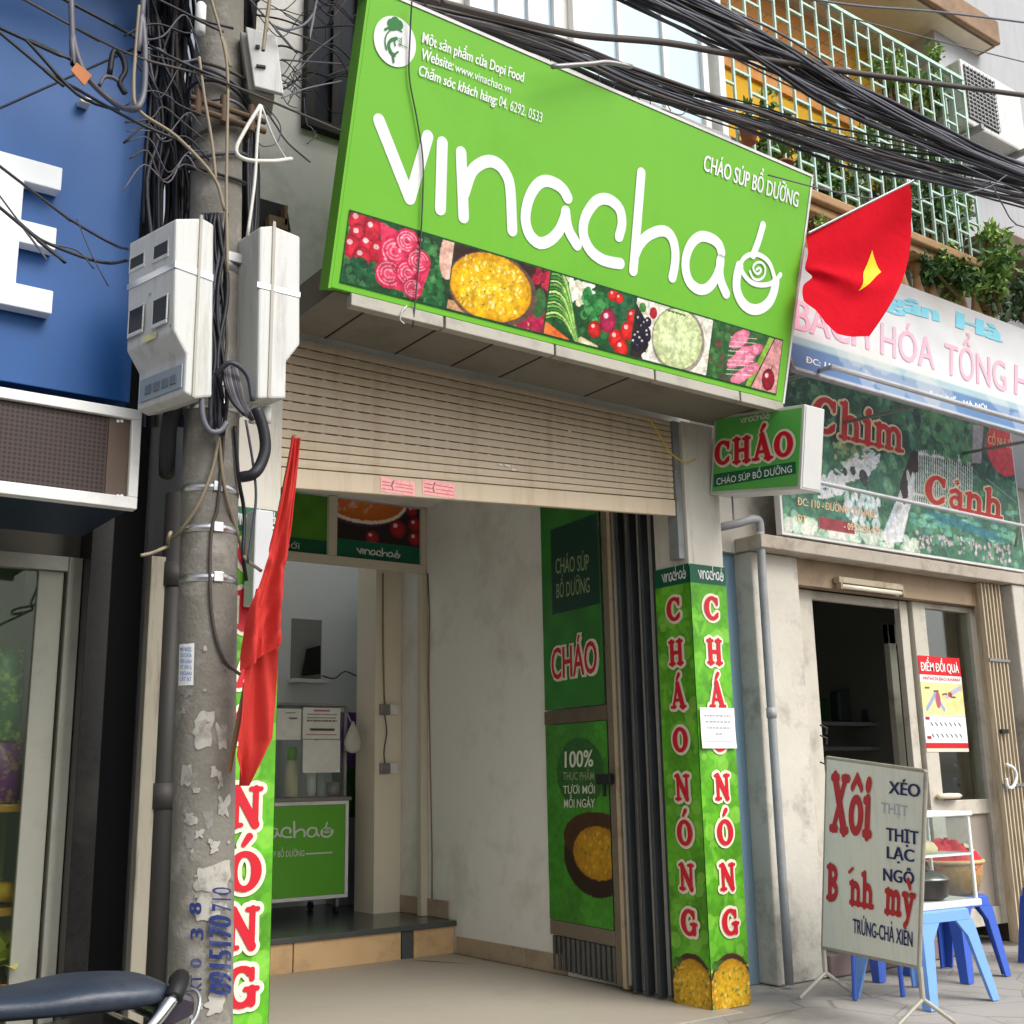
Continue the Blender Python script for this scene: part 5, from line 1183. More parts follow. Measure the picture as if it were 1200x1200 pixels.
K = len(px_top); b = MB(); b.add(vs, [(i*n+j, i*n+(j+1) % n, (i+1)*n+(j+1) % n, (i+1)*n+j) for i in range(K-1) for j in range(n)]+[tuple(range(n)), tuple(range((K-1)*n, K*n))])
o = b.build('seat', seatm, t, smooth=True); sm = o.modifiers.new('s', 'SUBSURF'); sm.levels = sm.render_levels = 2
ym = lambda x, y, d=0: at(x, y, Y=YM+d)
b = MB(); b.tube(smoothpath([ym(160, 1222, -.14), ym(183, 1196, -.14), ym(204, 1168, -.13)], 4), .013, 8); o = b.build('grab_rail', mat('chrome', (220, 220, 220), .15, 1.0, var=.02), t, smooth=True)
b = MB(); b.tube(smoothpath([ym(203, 1170, -.13), ym(209, 1155, -.11), ym(212, 1146, -.05), ym(206, 1150, .08)], 4), [.018]*12+[.016], 10); b.build('grab_handle', M['rubber'], t, smooth=True)
b = MB(); b.tube(smoothpath([ym(172, 1196, -.05), ym(200, 1189, -.08), ym(222, 1190, -.06), ym(224, 1197, -.05)], 5), .004, 6); b.tube(smoothpath([ym(215, 1162, .02), ym(228, 1161, .0), ym(234, 1170, -.02), ym(231, 1188, -.04), ym(222, 1204, -.06)], 5), .0045, 6); b.build('tail_trim', mat('trim', (200, 202, 206), .25, .8), t, smooth=True)
b = MB(); a, c = ym(196, 1163), ym(232, 1198)
b.prism([ym(*q, -.1) for q in ((188, 1166), (214, 1162), (231, 1168), (230, 1190), (200, 1206), (180, 1196))], (0, .2, 0)); b.build('tail_fairing', mat('fairing', (52, 46, 58), .25, var=.15, spec=.5, coat=.4), t, bevel=.012)
xw0 = ym(150, 1190)[0]-.05; zt0 = ym(150, 1190, -.1)[2]-.02
b = MB(); b.prism([(xw0-1.2, YM-.11, .35), (xw0-.3, YM-.12, .45), (xw0+.12, YM-.12, zt0-.05), (xw0+.05, YM-.12, zt0), (xw0-.5, YM-.12, zt0-.04), (xw0-1.2, YM-.11, zt0-.1)], (0, .24, 0)); b.build('side_panel', mat('panel', (28, 28, 32), .3, coat=.4), t, bevel=.02)
for x in (xw0-.2, xw0-1.42):
    b = MB(); cx, cz = x, .29-.004
    prof = [(.2, -.03), (.235, -.045), (.27, -.042), (.288, -.02), (.288, .02), (.27, .042), (.235, .045), (.2, .03)]
    vs = []; n = 36
    for j in range(n):
        a = 2*math.pi*j/n
        for r, d in prof: vs.append((cx+r*math.cos(a), YM+d, cz+r*math.sin(a)))
    k = len(prof); b.add(vs, [(j*k+i, j*k+(i+1) % k, ((j+1) % n)*k+(i+1) % k, ((j+1) % n)*k+i) for j in range(n) for i in range(k)]); o = b.build('wheel', M['rubber'], t, smooth=True)
    b = MB(); b.tube([(cx, YM-.05, cz), (cx, YM+.05, cz)], .05, 16)
    for j in range(6): a = 2*math.pi*j/6; b.obox((cx+.04*math.cos(a), YM-.012, cz+.04*math.sin(a)), (.165*math.cos(a), 0, .165*math.sin(a)), (0, .024, 0), (-.022*math.sin(a), 0, .022*math.cos(a)))
    b.build('rim', M['metal'], o)
b = MB(); b.tube([(xw0-1.42, YM-.09, .29), (xw0-1.12, YM-.09, .98)], .022, 8); b.tube([(xw0-1.42, YM+.09, .29), (xw0-1.12, YM+.09, .98)], .022, 8); b.tube([(xw0-1.08, YM-.33, 1.04), (xw0-1.12, YM, .99), (xw0-1.08, YM+.33, 1.04)], .014, 8); b.build('fork_and_handlebar', M['metal'], t)
b = MB(); b.box((xw0-.95, YM-.13, .2), (xw0-.45, YM+.13, .42)); b.tube([(xw0-.7, YM-.17, .25), (xw0+.25, YM-.17, .33)], [.03, .05], 12); b.build('engine_and_exhaust', M['metal'], t, bevel=.02)
# ================================================================ right-hand neighbour: snack and bird shop
YR = .25; fr_ = FY(YR)
t = thing('snack_shop_building', 'right neighbouring shop with stained plaster walls and a balcony storey above', 'building', (2.0, YR, 0))
xa, xb = at(896, 900, Y=YR)[0], at(952, 900, Y=YR)[0]
zl_ = at(950, 650, Y=YR-.1)[2]
b = MB(); b.box((.289, YR+.14, 0), (xa-.002, YR+.3, 3.9)); b.build('side_wall', M['bluegrey'], t)
b = MB(); b.box((xa, YR, 0), (xb, YR+.4, zl_-.002)); b.build('pier', M['plaster_dirty'], t, bevel=.01)
xe = at(1190, 850, Y=YR)[0]
b = MB(); b.box((xe, YR-.1, 0), (xe+3, YR+.4, zl_-.002)); b.build('pier', M['plaster_dirty'], t, bevel=.01)
zT0 = at(1000, 640, Y=YR-.12)[2]; zT1 = at(1000, 657, Y=YR-.12)[2]
b = MB(); b.box((xa-.03, YR-.12, zl_), (xe+3, YR+.1, zl_+.085)); b.build('lintel', mat('lintel', (182, 172, 158), .8, var=.12, dirt=(124, 104, 86), damt=.7, ds=4, bump=.3), t, bevel=.006)
b = MB(); b.box((.289, YR+.101, zl_-.001), (xe+3, YR+.5, 4.62)); b.build('upper_wall', M['plaster_dirty'], t)
xt0, xt1 = xb+.001, xe-.002
b = MB(); zd = at(1000, 696, Y=YR+.1)[2]; b.box((xt0, YR+.02, zd), (xt1, YR+.1, zl_-.002)); b.build('door_head', mat('door_head', (152, 132, 108), .75, var=.15, dirt=(110, 90, 70), damt=.6, ds=4), t)
b = MB(); b.box((xt0-.3, 4.0, 0), (xt1+.3, 4.1, 3)); b.box((xt0-.3, YR+.41, 0), (xt0-.2, 4.0, 3)); b.box((xt1+.2, YR+.41, 0), (xt1+.3, 4.0, 3)); b.box((xt0-.199, YR+.51, 2.9), (xt1+.199, 3.999, 3.0)); b.build('room_walls', mat('dim_room', (120, 120, 110), .9), t)
b = MB(); b.box((xb+.0, YR-.03, .0), (xt1-.9, YR+.3, .13)); b.build('threshold', mat('threshold', (128, 112, 108), .85, var=.12, dirt=(90, 80, 78), damt=.5), t, bevel=.01)
# door set: open leaf on the left, glazed leaf on the right
yD = YR+.14; fD = FY(yD); t = thing('sliding_door', 'pale framed sliding door of the right shop, one leaf open and one glazed', 'door', (2.2, yD, .13))
dx = lambda px_, y=850: fD.px(px_, y)[0]
b = MB(); zt = zd-.003; zb0 = .131
def upr(x0, x1, y0=-.02, y1=.05): b.box((x0, yD+y0, zb0), (x1, yD+y1, zt))
upr(xt0, dx(960, 850)); upr(dx(1064), dx(1073), -.02, .03); upr(dx(1075), dx(1090), -.05, .02); upr(dx(1143), dx(1153), -.05, .04)
xL_, xR_ = dx(960, 850), dx(1153)
zz = fD.px(1100, 716)[1]; b.box((dx(1090)+.001, yD-.045, zz), (dx(1143)-.001, yD+.015, zt)); b.box((xL_+.001, yD-.01, fD.px(1000, 708)[1]), (dx(1064)-.001, yD+.03, zt))
z2 = fD.px(1110, 938)[1]; b.box((dx(1090)+.001, yD-.045, z2-.1), (dx(1143)-.001, yD+.015, z2)); b.box((dx(1090)+.001, yD-.045, zb0), (dx(1143)-.001, yD+.015, zb0+.12))
b.build('frame', M['door_paint'], t, bevel=.004)
b = MB(); b.box((dx(1090)+.001, yD-.02, zb0+.121), (dx(1143)-.001, yD-.012, z2-.101)); b.build('lower_panel', mat('lowp', (150, 140, 128), .6), t)
b = MB(); b.box((dx(1090)+.001, yD-.02, z2+.001), (dx(1143)-.001, yD-.014, zz-.001)); b.build('pane', M['glass'], t)
b = MB(); b.box((dx(1100), yD+.35, .2), (dx(1108), yD+.4, zt-.1)); b.box((dx(1128), yD+.35, .2), (dx(1137), yD+.4, zt-.1)); b.box((dx(1100), yD+.35, zt-.25), (dx(1137), yD+.4, zt-.1)); b.build('inner_leaf', M['door_paint'], t, bevel=.004)
b = MB(); b.box((dx(1155), yD-.03, 0.0), (dx(1163), yD+.1, zt)); b.build('jamb', mat('dark_jamb', (74, 64, 56), .8, var=.2), t)
# door stays on the left jamb
b = MB()
for y in (850, 862, 893): u, v = fD.px(952, y); q = fD.w(u, v, .06); b.tube([q, q+V3((.03, -.03, -.02)), q+V3((.02, -.03, -.06))], .006, 6)
b.pieces('hook', M['rubber'], t)
# shelves and goods in the dark
for (y, l) in ((845, 'upper shelf deep in the dark shop doorway'), (875, 'lower shelf deep in the dark shop doorway')):
    a, c = at(950, y, Y=1.6), at(1062, y+2, Y=1.6); b = MB(); b.box((a[0], 1.6, a[2]-.03), (c[0]+.3, 1.95, a[2])); tag(b.build('shelf', M['paint_grey'], bevel=.003), l, 'shelf')
zs_ = at(950, 845, Y=1.6)[2]
for k, (x, h, w, c, l) in enumerate(((965, .2, .14, (40, 74, 40), 'dark green packet on the upper shelf in the doorway'), (990, .28, .18, (46, 60, 56), 'tall dull packet on the upper shelf in the doorway'), (1022, .16, .12, (70, 74, 90), 'small bluish packet on the upper shelf in the doorway'), (1040, .1, .16, (110, 100, 80), 'low tan packet on the upper shelf in the doorway'))):
    q = at(x, 843, Y=1.7); b = MB(); b.prism([(q[0]-w/2, 1.68, zs_+.002), (q[0]+w/2, 1.68, zs_+.002), (q[0]+w*.42, 1.68, zs_+h), (q[0]-w*.44, 1.68, zs_+h*.93)], (0, .1, 0)); tag(b.build('packet', mat('packet', c, .4, var=.3, vs=14), bevel=.02), l, 'packet')
# poster calendar on the glass
t = thing('wall_calendar', 'red and white calendar poster stuck inside the glazed door of the right shop', 'calendar', fD.w(*fD.px(1105, 880), .06)); fcal = FY(yD-.052)
q0, q1 = fcal.px(1086, 882), fcal.px(1128, 770); u0, v0 = q0[0], fcal.px(1107, 881)[1]; u1, v1 = fcal.px(1124, 772)[0], fcal.px(1104, 770)[1]
p = Print(u1-u0, v1-v0, .0042, (232, 232, 232)); W, H = p.W, p.H
p.rect(0, H*.80, W, H, (206, 24, 34)); p.rect(0, H*.035, W, H*.09, (196, 30, 36)); p.rect(0, 0, W, H*.035, (226, 214, 190)); p.rect(0, H*.38, W, H*.72, (222, 212, 150)); p.blobs(12, (0, H*.4, W, H*.72), .02, .05, [(232, 228, 190), (210, 196, 120)], .6)
p.line([(W*.1, H*.44), (W*.32, H*.6), (W*.5, H*.44)], .03, (150, 160, 196)); p.ell(W*.38, H*.54, .03, .06, (170, 90, 110)); p.line([(W*.6, H*.58), (W*.95, H*.68)], .035, (176, 176, 200)); p.ell(W*.68, H*.6, .025, .02, (170, 60, 50))
for k in range(4): p.line([(W*(.1+.2*k), H*.66-.02*k), (W*(.2+.2*k), H*.665-.02*k)], .012, (90, 80, 60))
for k in range(7):
    for r in (0, 1): p.line([(W*(.16+.11*k), H*(.30-.12*r)), (W*(.2+.11*k), H*(.27-.12*r))], .012, (60, 50, 60))
p.rect(W*.04, H*.33, W*.14, H*.36, (150, 40, 40)); p.rect(W*.04, H*.13, W*.14, H*.16, (150, 40, 40)); p.line([(0, H*.37), (W, H*.37)], .004, (150, 150, 150)); p.line([(0, H*.12), (W, H*.12)], .004, (150, 150, 150))
p.build(fcal, u0, v0, 'sheet', M['print'], t, n=.002)
b = MB(); text(b, fcal, 'ĐIỂM ĐỔI QUÀ', (u0+W*.05, v0+H*.84), (u0+W*.95, v0+H*.84), (u0+W*.05, v0+H*.93), .004, .02); b.build('headline', M['white'], t, recalc=False)
b = MB(); text(b, fcal, 'VNTHCN BẢO KHÁNH', (u0+W*.06, v0+H*.745), (u0+W*.95, v0+H*.745), (u0+W*.06, v0+H*.78), .004, .0); b.build('subline', M['red'], t, recalc=False)
# fluorescent tube above the door
t = thing('tube_lamp', 'unlit fluorescent tube lamp over the doorway of the right shop', 'lamp', at(1016, 690, Y=YR-.05)); fl2_ = FY(YR-.04)
A, B = fl2_.px(984, 684), fl2_.px(1060, 700)
b = MB(); b.fbox(fl2_, A[0], A[1]+.01, B[0], A[1]+.05, -.05, 0); b.build('batten', mat('batten', (176, 164, 140), .6, dirt=(100, 84, 64), damt=.7, ds=8), t, bevel=.004)
b = MB(); z = A[1]-.012; b.tube([fl2_.w(A[0]+.02, z, -.01), fl2_.w(B[0]-.02, z, -.01)], .016, 12); b.build('tube', mat('tube', (228, 220, 200), .3), t, smooth=True)
b = MB()
for u in (A[0], B[0]-.025): b.fbox(fl2_, u, A[1]-.035, u+.022, A[1]+.009, -.03, .01)
b.pieces('end_cap', mat('endcap', (150, 130, 104), .5), t, bevel=.003)
# concertina gate, folded at the right
t = thing('concertina_gate', 'rusty cream concertina gate folded beside the right shop doorway', 'gate', at(1175, 1100, Y=YR-.05)); fk = FY(YR-.02)
b = MB(); a, c = fk.px(1163, 850)[0], fk.px(1186, 850)[0]; nb = 11
for k in range(nb):
    x = a+(c-a)*k/nb; w = (c-a)/nb*.62
    b.box((x, YR-.05+.05*(k % 2), .02), (x+w, YR-.01+.05*(k % 2), zl_-.01))
b.build('slats', mat('cgate', (196, 182, 156), .6, .1, var=.1, dirt=(112, 84, 60), damt=.8, ds=5, streak=True), t, bevel=.003)
b = MB()
for y in (775, 920): v = fk.px(1175, y)[1]; b.box((a-.01, YR-.062, v-.01), (c, YR-.052, v+.01))
b.pieces('cross_bar', M['metal'], t)
b = MB(); q = lambda x, y: fk.w(*fk.px(x, y), .06); b.tube(smoothpath([q(1170, 896), q(1178, 900), q(1182, 910), q(1178, 922), q(1172, 922), q(1170, 912)], 5), .012, 8); b.build('handle', M['white_paint'], t, smooth=True)
b = MB(); b.fbox(fk, *(fk.px(1166, 860)), *(fk.px(1173, 855)), .035, .06); b.build('latch', M['rubber'], t)

# grey drain pipe at the pier corner
fpz = FY(YR-.08); q = lambda x, y, n=0: fpz.w(*fpz.px(x, y), n)
t = thing('drain_pipe', 'light grey plastic drain pipe with an elbow at the stained pier', 'pipe', q(892, 1140))
e = [q(850, 618, -.12), q(875, 612, -.03), q(885, 609), q(890, 612), q(891, 622), q(893, 700), q(895, 820), q(898, 945), q(908, 1060), q(912, 1130)]
q1_ = q(891, 640); e = [q(846, 617, -.15), q(870, 612, -.02)]+smoothpath([q(882, 608), q(889, 610), q(891, 620)], 5)+[V3((q1_[0], q1_[1], z)) for z in (2.4, 1.8, 1.2, .6, .02)]
b = MB(); b.tube(e, .026, 12); b.build('pipe', mat('pvc', (150, 152, 154), .45, var=.08, dirt=(112, 108, 100), damt=.5, ds=6), t, smooth=True)
b = MB()
for y in (630, 835): v = fpz.px(893, y)[1]; b.tube([V3((q1_[0], q1_[1], v-.03)), V3((q1_[0], q1_[1], v+.03))], .031, 12)
b.pieces('collar', mat('pvc2', (160, 160, 160), .45), t, smooth=True)

# bird shop sign board
yC = YR-.02; fC = FY(yC-.10)
q = [fC.px(*p) for p in ((914, 625), (1186, 666), (1195, 495))]; u0, v0, u1 = fC.px(917, 626)[0], fC.px(1050, 647)[1], fC.px(1191, 560)[0]; v1 = fC.px(930, 448)[1]+.1
t = thing('bird_shop_sign', 'faded printed sign board with a waterfall garden picture and red lettering above the right shop', 'sign', fC.w((u0+u1)/2, v0))
b = MB(); b.fbox(fC, u0, v0, u1, v1, -.05, -.001); b.build('board', M['white_paint'], t, bevel=.003)
W, H = u1-u0-.04, v1-v0-.04; p = Print(W, H, .0065, (44, 84, 62)); random.seed(21)
kx = lambda x, y: fC.px(940+x/4.615, 440+y/4.615)-np.array([u0+.02, v0+.02])
p.blobs(900, (0, 0, W, H), .012, .04, [(36, 74, 56), (56, 100, 70), (28, 58, 48), (74, 118, 84), (48, 92, 80), (90, 130, 100)], .7)
p.blobs(250, (0, H*.62, W, H), .015, .05, [(24, 48, 40), (36, 66, 50), (20, 40, 38)], .7)
p.blobs(60, (*kx(180, 480), *kx(330, 390)), .01, .025, [(150, 160, 110), (110, 124, 80), (60, 80, 60)], .8)
for k in range(170):
    s = random.random(); x, y = 120+260*s+random.uniform(-40, 60), 620-180*s+random.uniform(-50, 50)
    c = kx(x, y); p.ell(c[0], c[1], random.uniform(.015, .05), random.uniform(.006, .02), random.choice([(226, 232, 232), (206, 220, 226), (176, 200, 210), (236, 238, 232)]), random.uniform(-.4, .9), a=.75)
for k in range(90): c = kx(random.uniform(230, 420), random.uniform(640, 860)); p.ell(c[0], c[1], .018, .03, random.choice([(190, 206, 210), (150, 184, 190), (216, 226, 226)]), a=.6)
for x, y, r in ((230, 520, 16), (273, 516, 18), (330, 548, 28), (338, 575, 20)): c = kx(x, y); p.ell(c[0], c[1], r/640, r/560, (44, 48, 50), edge=(28, 30, 32))
for k in range(60): c = kx(random.uniform(600, 1150), random.uniform(740, 900)); p.ell(c[0], c[1], .05, .018, random.choice([(86, 150, 130), (64, 128, 110), (110, 170, 150), (40, 100, 110)]), a=.6)
c = kx(890, 820); p.ell(c[0], c[1], .5, .035, (24, 84, 100), -.12, a=.7)
for k in range(27):
    x = 606+k*12; a_, b2 = kx(x, 380+abs(k-14)*2+k*2), kx(x-2, 690+k*3); p.line([a_, b2], .012, (214, 206, 172))
p.line([kx(600, 415), kx(905, 470)], .022, (216, 208, 176)); p.line([kx(600, 640), kx(905, 700)], .02, (206, 198, 164))
p.blobs(70, (*kx(660, 410), *kx(900, 240)), .02, .045, [(34, 76, 52), (52, 100, 66), (70, 116, 74)], .8)
p.poly([kx(*s) for s in ((922, 265), (980, 275), (966, 480), (918, 470))], (126, 118, 122)); p.line([kx(915, 480), kx(1010, 590)], .02, (50, 46, 44)); p.line([kx(1000, 560), kx(1160, 690)], .008, (120, 130, 130))
# figure in a long white dress printed on the board
p.poly([kx(*s) for s in ((560, 560), (610, 545), (600, 660), (575, 740), (540, 900), (450, 905), (470, 820), (500, 700), (530, 620))], (226, 220, 212)); p.poly([kx(*s) for s in ((500, 690), (420, 895), (450, 890), (520, 720))], (160, 168, 180))
p.poly([kx(*s) for s in ((600, 400), (625, 410), (630, 520), (600, 530), (570, 560), (572, 660), (545, 672), (525, 600), (545, 530), (575, 450))], (38, 26, 28)); c = kx(572, 545); p.ell(c[0], c[1], .02, .045, (222, 182, 172)); c = kx(598, 530); p.line([c, kx(585, 590)], .02, (220, 190, 180))
c = kx(1082, 410); p.ell(c[0], c[1], .215, .20, (186, 40, 48)); p.put((p.X > kx(980, 0)[0]) & (p.Y > kx(1080, 330)[1]) & (p.X < kx(1165, 0)[0]), (186, 40, 48))
p.area(0, 0, W, H*.16).blobs(90, (W*.5, .03, W*.93, H*.15), .006, .018, [(186, 150, 160), (196, 166, 170), (150, 130, 140)], .7).blobs(80, (0, 0, W*.5, H*.08), .02, .05, [(190, 186, 170), (150, 170, 150)], .6); p.area(0, 0, 9, 9)
p.put((p.X > kx(28, 0)[0]) & (p.X < kx(212, 0)[0]) & (p.Y < kx(100, 765)[1]) & (p.Y > kx(100, 830)[1]), (112, 38, 44)); p.im = np.clip(p.im*1.18+20, 0, 225); p.grain(.09)
p.build(fC, u0+.02, v0+.02, 'printed_picture', M['print'], t, n=.002)
chx = lambda x, y: (940+x/4.615, 440+y/4.615)
oc = mat('orange_outline', (250, 224, 188), .6); rc = mat('sign_red', (208, 58, 60), .6, var=.1, dirt=(222, 110, 100), damt=.4, ds=6)
for o_, n_, mm in ((.06, .005, oc), (0, .011, rc)):
    b = MB(); slabpx(b, fC, 'Chim', chx(42, 306), chx(545, 425), chx(52, 96), n=n_, o=o_-.012, gap=-.01); b.build('lettering_outline' if o_ else 'lettering', mm, t, recalc=False); b = MB(); slabpx(b, fC, 'Cảnh', chx(655, 690), chx(1078, 782), chx(665, 525), n=n_, o=o_-.012, gap=.0)
    b.build('lettering_outline' if o_ else 'lettering', mm, t, recalc=False)
b = MB(); ow = mat('pale_orange', (240, 200, 160), .6); textpx(b, fC, 'ĐC: 110 - ĐƯỜNG CỔ NHUẾ', chx(-25, 700), chx(400, 775), chx(-25, 660), .005, .02); textpx(b, fC, 'ĐT', chx(-25, 790), chx(18, 800), chx(-25, 752), .005, .02); textpx(b, fC, '- 0952.250.479', chx(222, 832), chx(415, 860), chx(222, 795), .005, .02); textpx(b, fC, 'CỔ NHUẾ', chx(1002, 370), chx(1128, 396), chx(1002, 325), .005, .02)
b.build('address_lines', ow, t, recalc=False)

# banner awning above
yb_, ytp = -.45, -.14
LB_ = at(936, 433, Y=yb_); RBq = at(1200, 512, Y=yb_); zb_ = (LB_[2]+RBq[2])/2
LT = at(1045, 331, Y=ytp); zt2 = (LT[2]+at(1200, 383, Y=ytp)[2])/2
x0b = at(928, 433, Y=yb_)[0]; FA_ = Frame((x0b, yb_, zb_), (1, 0, 0), (0, ytp-yb_, zt2-zb_)); AH = math.hypot(ytp-yb_, zt2-zb_); AW = 4.6
t = thing('shop_awning', 'faded white banner awning with pale pink and blue lettering above the bird shop sign', 'awning', (x0b+1.3, yb_, zb_))
p = Print(AW, AH, .02, (236, 238, 240)); bh = FA_.px(1000, 431)[1]; v_a = FA_.px(940, 410)[1]
vb0, vb1 = FA_.px(1050, 462)[1], FA_.px(1050, 437)[1]
p.rect(0, vb0, AW, vb1, (112, 146, 192)); p.rect(0, vb1, AW, vb1+.05, (180, 208, 214)); p.rect(0, 0, AW, vb0-.0, (226, 230, 232)); p.noise(.04, .2).blobs(40, (0, 0, AW, AH), .05, .2, [(228, 226, 220), (240, 240, 240)], .35)
ban = p.build(FA_, 0, 0, 'banner', M['print'], t, n=0)
n_ = M['banner'] = printmat('banner', .7, .2); n_ = n_.node_tree; tr_ = n_.nodes.new('ShaderNodeBsdfTranslucent'); mx_ = n_.nodes.new('ShaderNodeMixShader'); mx_.inputs[0].default_value = .35
n_.links.new(n_.nodes['Attribute'].outputs['Color'], tr_.inputs[0]); n_.links.new(n_.nodes['Principled BSDF'].outputs[0], mx_.inputs[1]); n_.links.new(tr_.outputs[0], mx_.inputs[2]); n_.links.new(mx_.outputs[0], n_.nodes['Material Output'].inputs[0])
ban.data.materials[0] = M['banner']
b = MB(); cyan = mat('cyan_ink', (120, 196, 214), .6, var=.08)
zx = lambda x, y: (920+x/4.286, 200+y/4.286)
textpx(b, FA_, 'Ngân', zx(360, 640), zx(765, 758), zx(365, 560), .004, .05); textpx(b, FA_, 'Hà', zx(865, 790), zx(1082, 862), zx(868, 712), .004, .05); b.build('blue_lettering', cyan, t, recalc=False)
b = MB(); pk = mat('pink_ink', (218, 160, 178), .6, var=.06); textpx(b, FA_, 'BÁCH', zx(48, 795), zx(420, 900), zx(52, 650), .004, .02); textpx(b, FA_, 'HÓA', zx(478, 920), zx(750, 1000), zx(480, 765), .004, .01); textpx(b, FA_, 'TỔNG', zx(800, 1020), zx(1110, 1112), zx(802, 868), .004, .01); textpx(b, FA_, 'HỢP', zx(1150, 1122), zx(1400, 1196), zx(1152, 975), .004, .01); b.build('pink_lettering', pk, t, recalc=False)
b = MB(); textpx(b, FA_, 'ĐC: 110', zx(105, 965), zx(250, 1008), zx(107, 935), .004, .02); textpx(b, FA_, 'CỔ NHUẾ - HÀ NỘI', zx(690, 1128), zx(1010, 1200), zx(690, 1108), .004, .01); b.build('address_line', M['white'], t, recalc=False)
b = MB(); b.tube([(x0b-.02, yb_, zb_), (x0b+AW, yb_, zb_)], .016, 8); b.tube([(x0b, yb_-.01, zb_), (x0b, ytp, zt2)], .014, 8)
for x in (1.2, 2.6): b.tube([(x0b+x, yb_+.02, zb_), (x0b+x, YR+.1, zb_+.05)], .012, 6)
b.build('frame', M['metal'], t)
fbar = FY(-.62); w_ = lambda x, y, d=0: fbar.w(*fbar.px(x, y), d)
t = thing('metal_rail', 'grey pipe rail in front of the awning hem', 'rail', w_(975, 430))
b = MB(); b.tube([at(918, 446, Y=.2), w_(975, 430), w_(1100, 466), w_(1230, 503)], .016, 10); M['galv'] = mat('galv', (184, 186, 188), .5, .25, var=.1, dirt=(130, 124, 116), damt=.5); b.build('pipe', M['galv'], t, smooth=False)
fbr = FY(-.25); w2 = lambda x, y: fbr.w(*fbr.px(x, y))
t = thing('metal_rail', 'thin grey pipe rail crossing the bird shop sign', 'rail', w2(960, 568)); b = MB(); b.tube([w2(945, 562), w2(1060, 587), w2(1240, 625)], .013, 10); b.build('pipe', M['galv'], t)
b = MB(); b.tube([w2(1060, 587), at(1060, 590, Y=.1)], .01, 6); b.tube([w2(1195, 615), at(1190, 640, Y=.1)], .01, 6); b.pieces('stay', M['metal'], t)

# ---------------------------------------------------------------- balcony storey
YBAL = 0.0; fB = FY(YBAL); xc1 = at(1140, 200, Y=YBAL)[0]; xc0 = .50; zc0 = at(1140, 306, Y=YBAL)[2]; zc1 = (at(1135, 95, Y=YBAL)[2]+at(950, 0, Y=YBAL)[2])/2
t = thing('balcony_building', 'yellow and orange fronted upper storey with a caged balcony, above the right shop', 'building', (1.4, .4, 4.2))
YW = YBAL+.85; zf = zc0-.62
b = MB(); b.box((.30, YW, zf), (xc1+.15, YW+.2, 8.9)); b.build('yellow_wall', M['yellow_wall'], t)
b = MB(); b.box((.31, YW-.03, zc0+1.5), (xc1-.3, YW-.001, 8.5)); b.build('orange_panel', M['orange_wall'], t)
b = MB(); xw = .62
b.box((1.5, YW-.02, zf+.1), (2.3, YW-.001, zc0+.9)); b.box((2.5, YW-.02, zf+.1), (3.3, YW-.001, zc0+.98)); b.pieces('dark_window', mat('dkwin', (44, 54, 58), .25), t)
b = MB(); b.box((.46, YBAL-.04, zf-.14), (xc1+.12, YW-.001, zf)); b.build('balcony_floor', M['cream'], t, bevel=.008)
tanm = mat('tan_stone', (186, 150, 110), .85, var=.15, dirt=(92, 74, 56), damt=.8, ds=4, bump=.3)
b = MB(); b.box((.46, YBAL-.05, zc0-.17), (xc1+.10, YBAL+.16, zc0-.10)); b.box((.46, YBAL-.09, zc0-.099), (xc1+.14, YBAL+.2, zc0-.03)); b.box((.46, YBAL-.06, zc0-.029), (xc1+.11, YBAL+.17, zc0-.004)); b.box((.46, YBAL-.02, zf+.001), (.60, YBAL+.12, zc0-.171)); b.box((xc1-.02, YBAL-.02, zf+.001), (xc1+.09, YBAL+.12, zc0-.171)); b.build('cornice', tanm, t, bevel=.012)
random.seed(9); balu = mat('baluster', (196, 160, 116), .8, var=.1, dirt=(110, 84, 60), damt=.6, ds=6)
nb_ = 15
for k in range(nb_):
    x = .70+(xc1-.80)*k/(nb_-1); h = zc0-.171-zf-.001; b = MB(); b.lathe([(.05, 0), (.05, h*.08), (.025, h*.14), (.055, h*.38), (.03, h*.62), (.022, h*.78), (.045, h*.9), (.045, h)], (x, YBAL+.05, zf+.001), 12); b.build('baluster', balu, t, smooth=True)
b = MB(); b.box((xc1+.2, .32, 3.4), (9, 1.2, 11)); tag(b.build('grey_building', M['grey_wall']), 'plain grey building wall behind the air conditioner at the upper right', 'building')
# upper balcony slab
t = thing('upper_balcony', 'cream balcony slab with a brown moulded edge at the top right', 'balcony', (2.0, 0, 6.9)); zs = zc1+.75
E1 = at(1166, 53, Z=zs); b = MB(); b.box((.9, E1[1]+.03, zs), (E1[0], YW-.001, zs+.25)); b.build('slab', M['cream'], t, bevel=.006)
b = MB(); b.box((E1[0]+.001, E1[1]+.02, zs+.01), (E1[0]+.05, YW-.001, zs+.24)); b.box((.9, E1[1]-.03, zs+.01), (E1[0]+.05, E1[1]+.019, zs+.24)); b.build('edge_moulding', mat('edge_brown', (150, 122, 96), .8, var=.15, dirt=(90, 74, 60), damt=.7), t, bevel=.012)
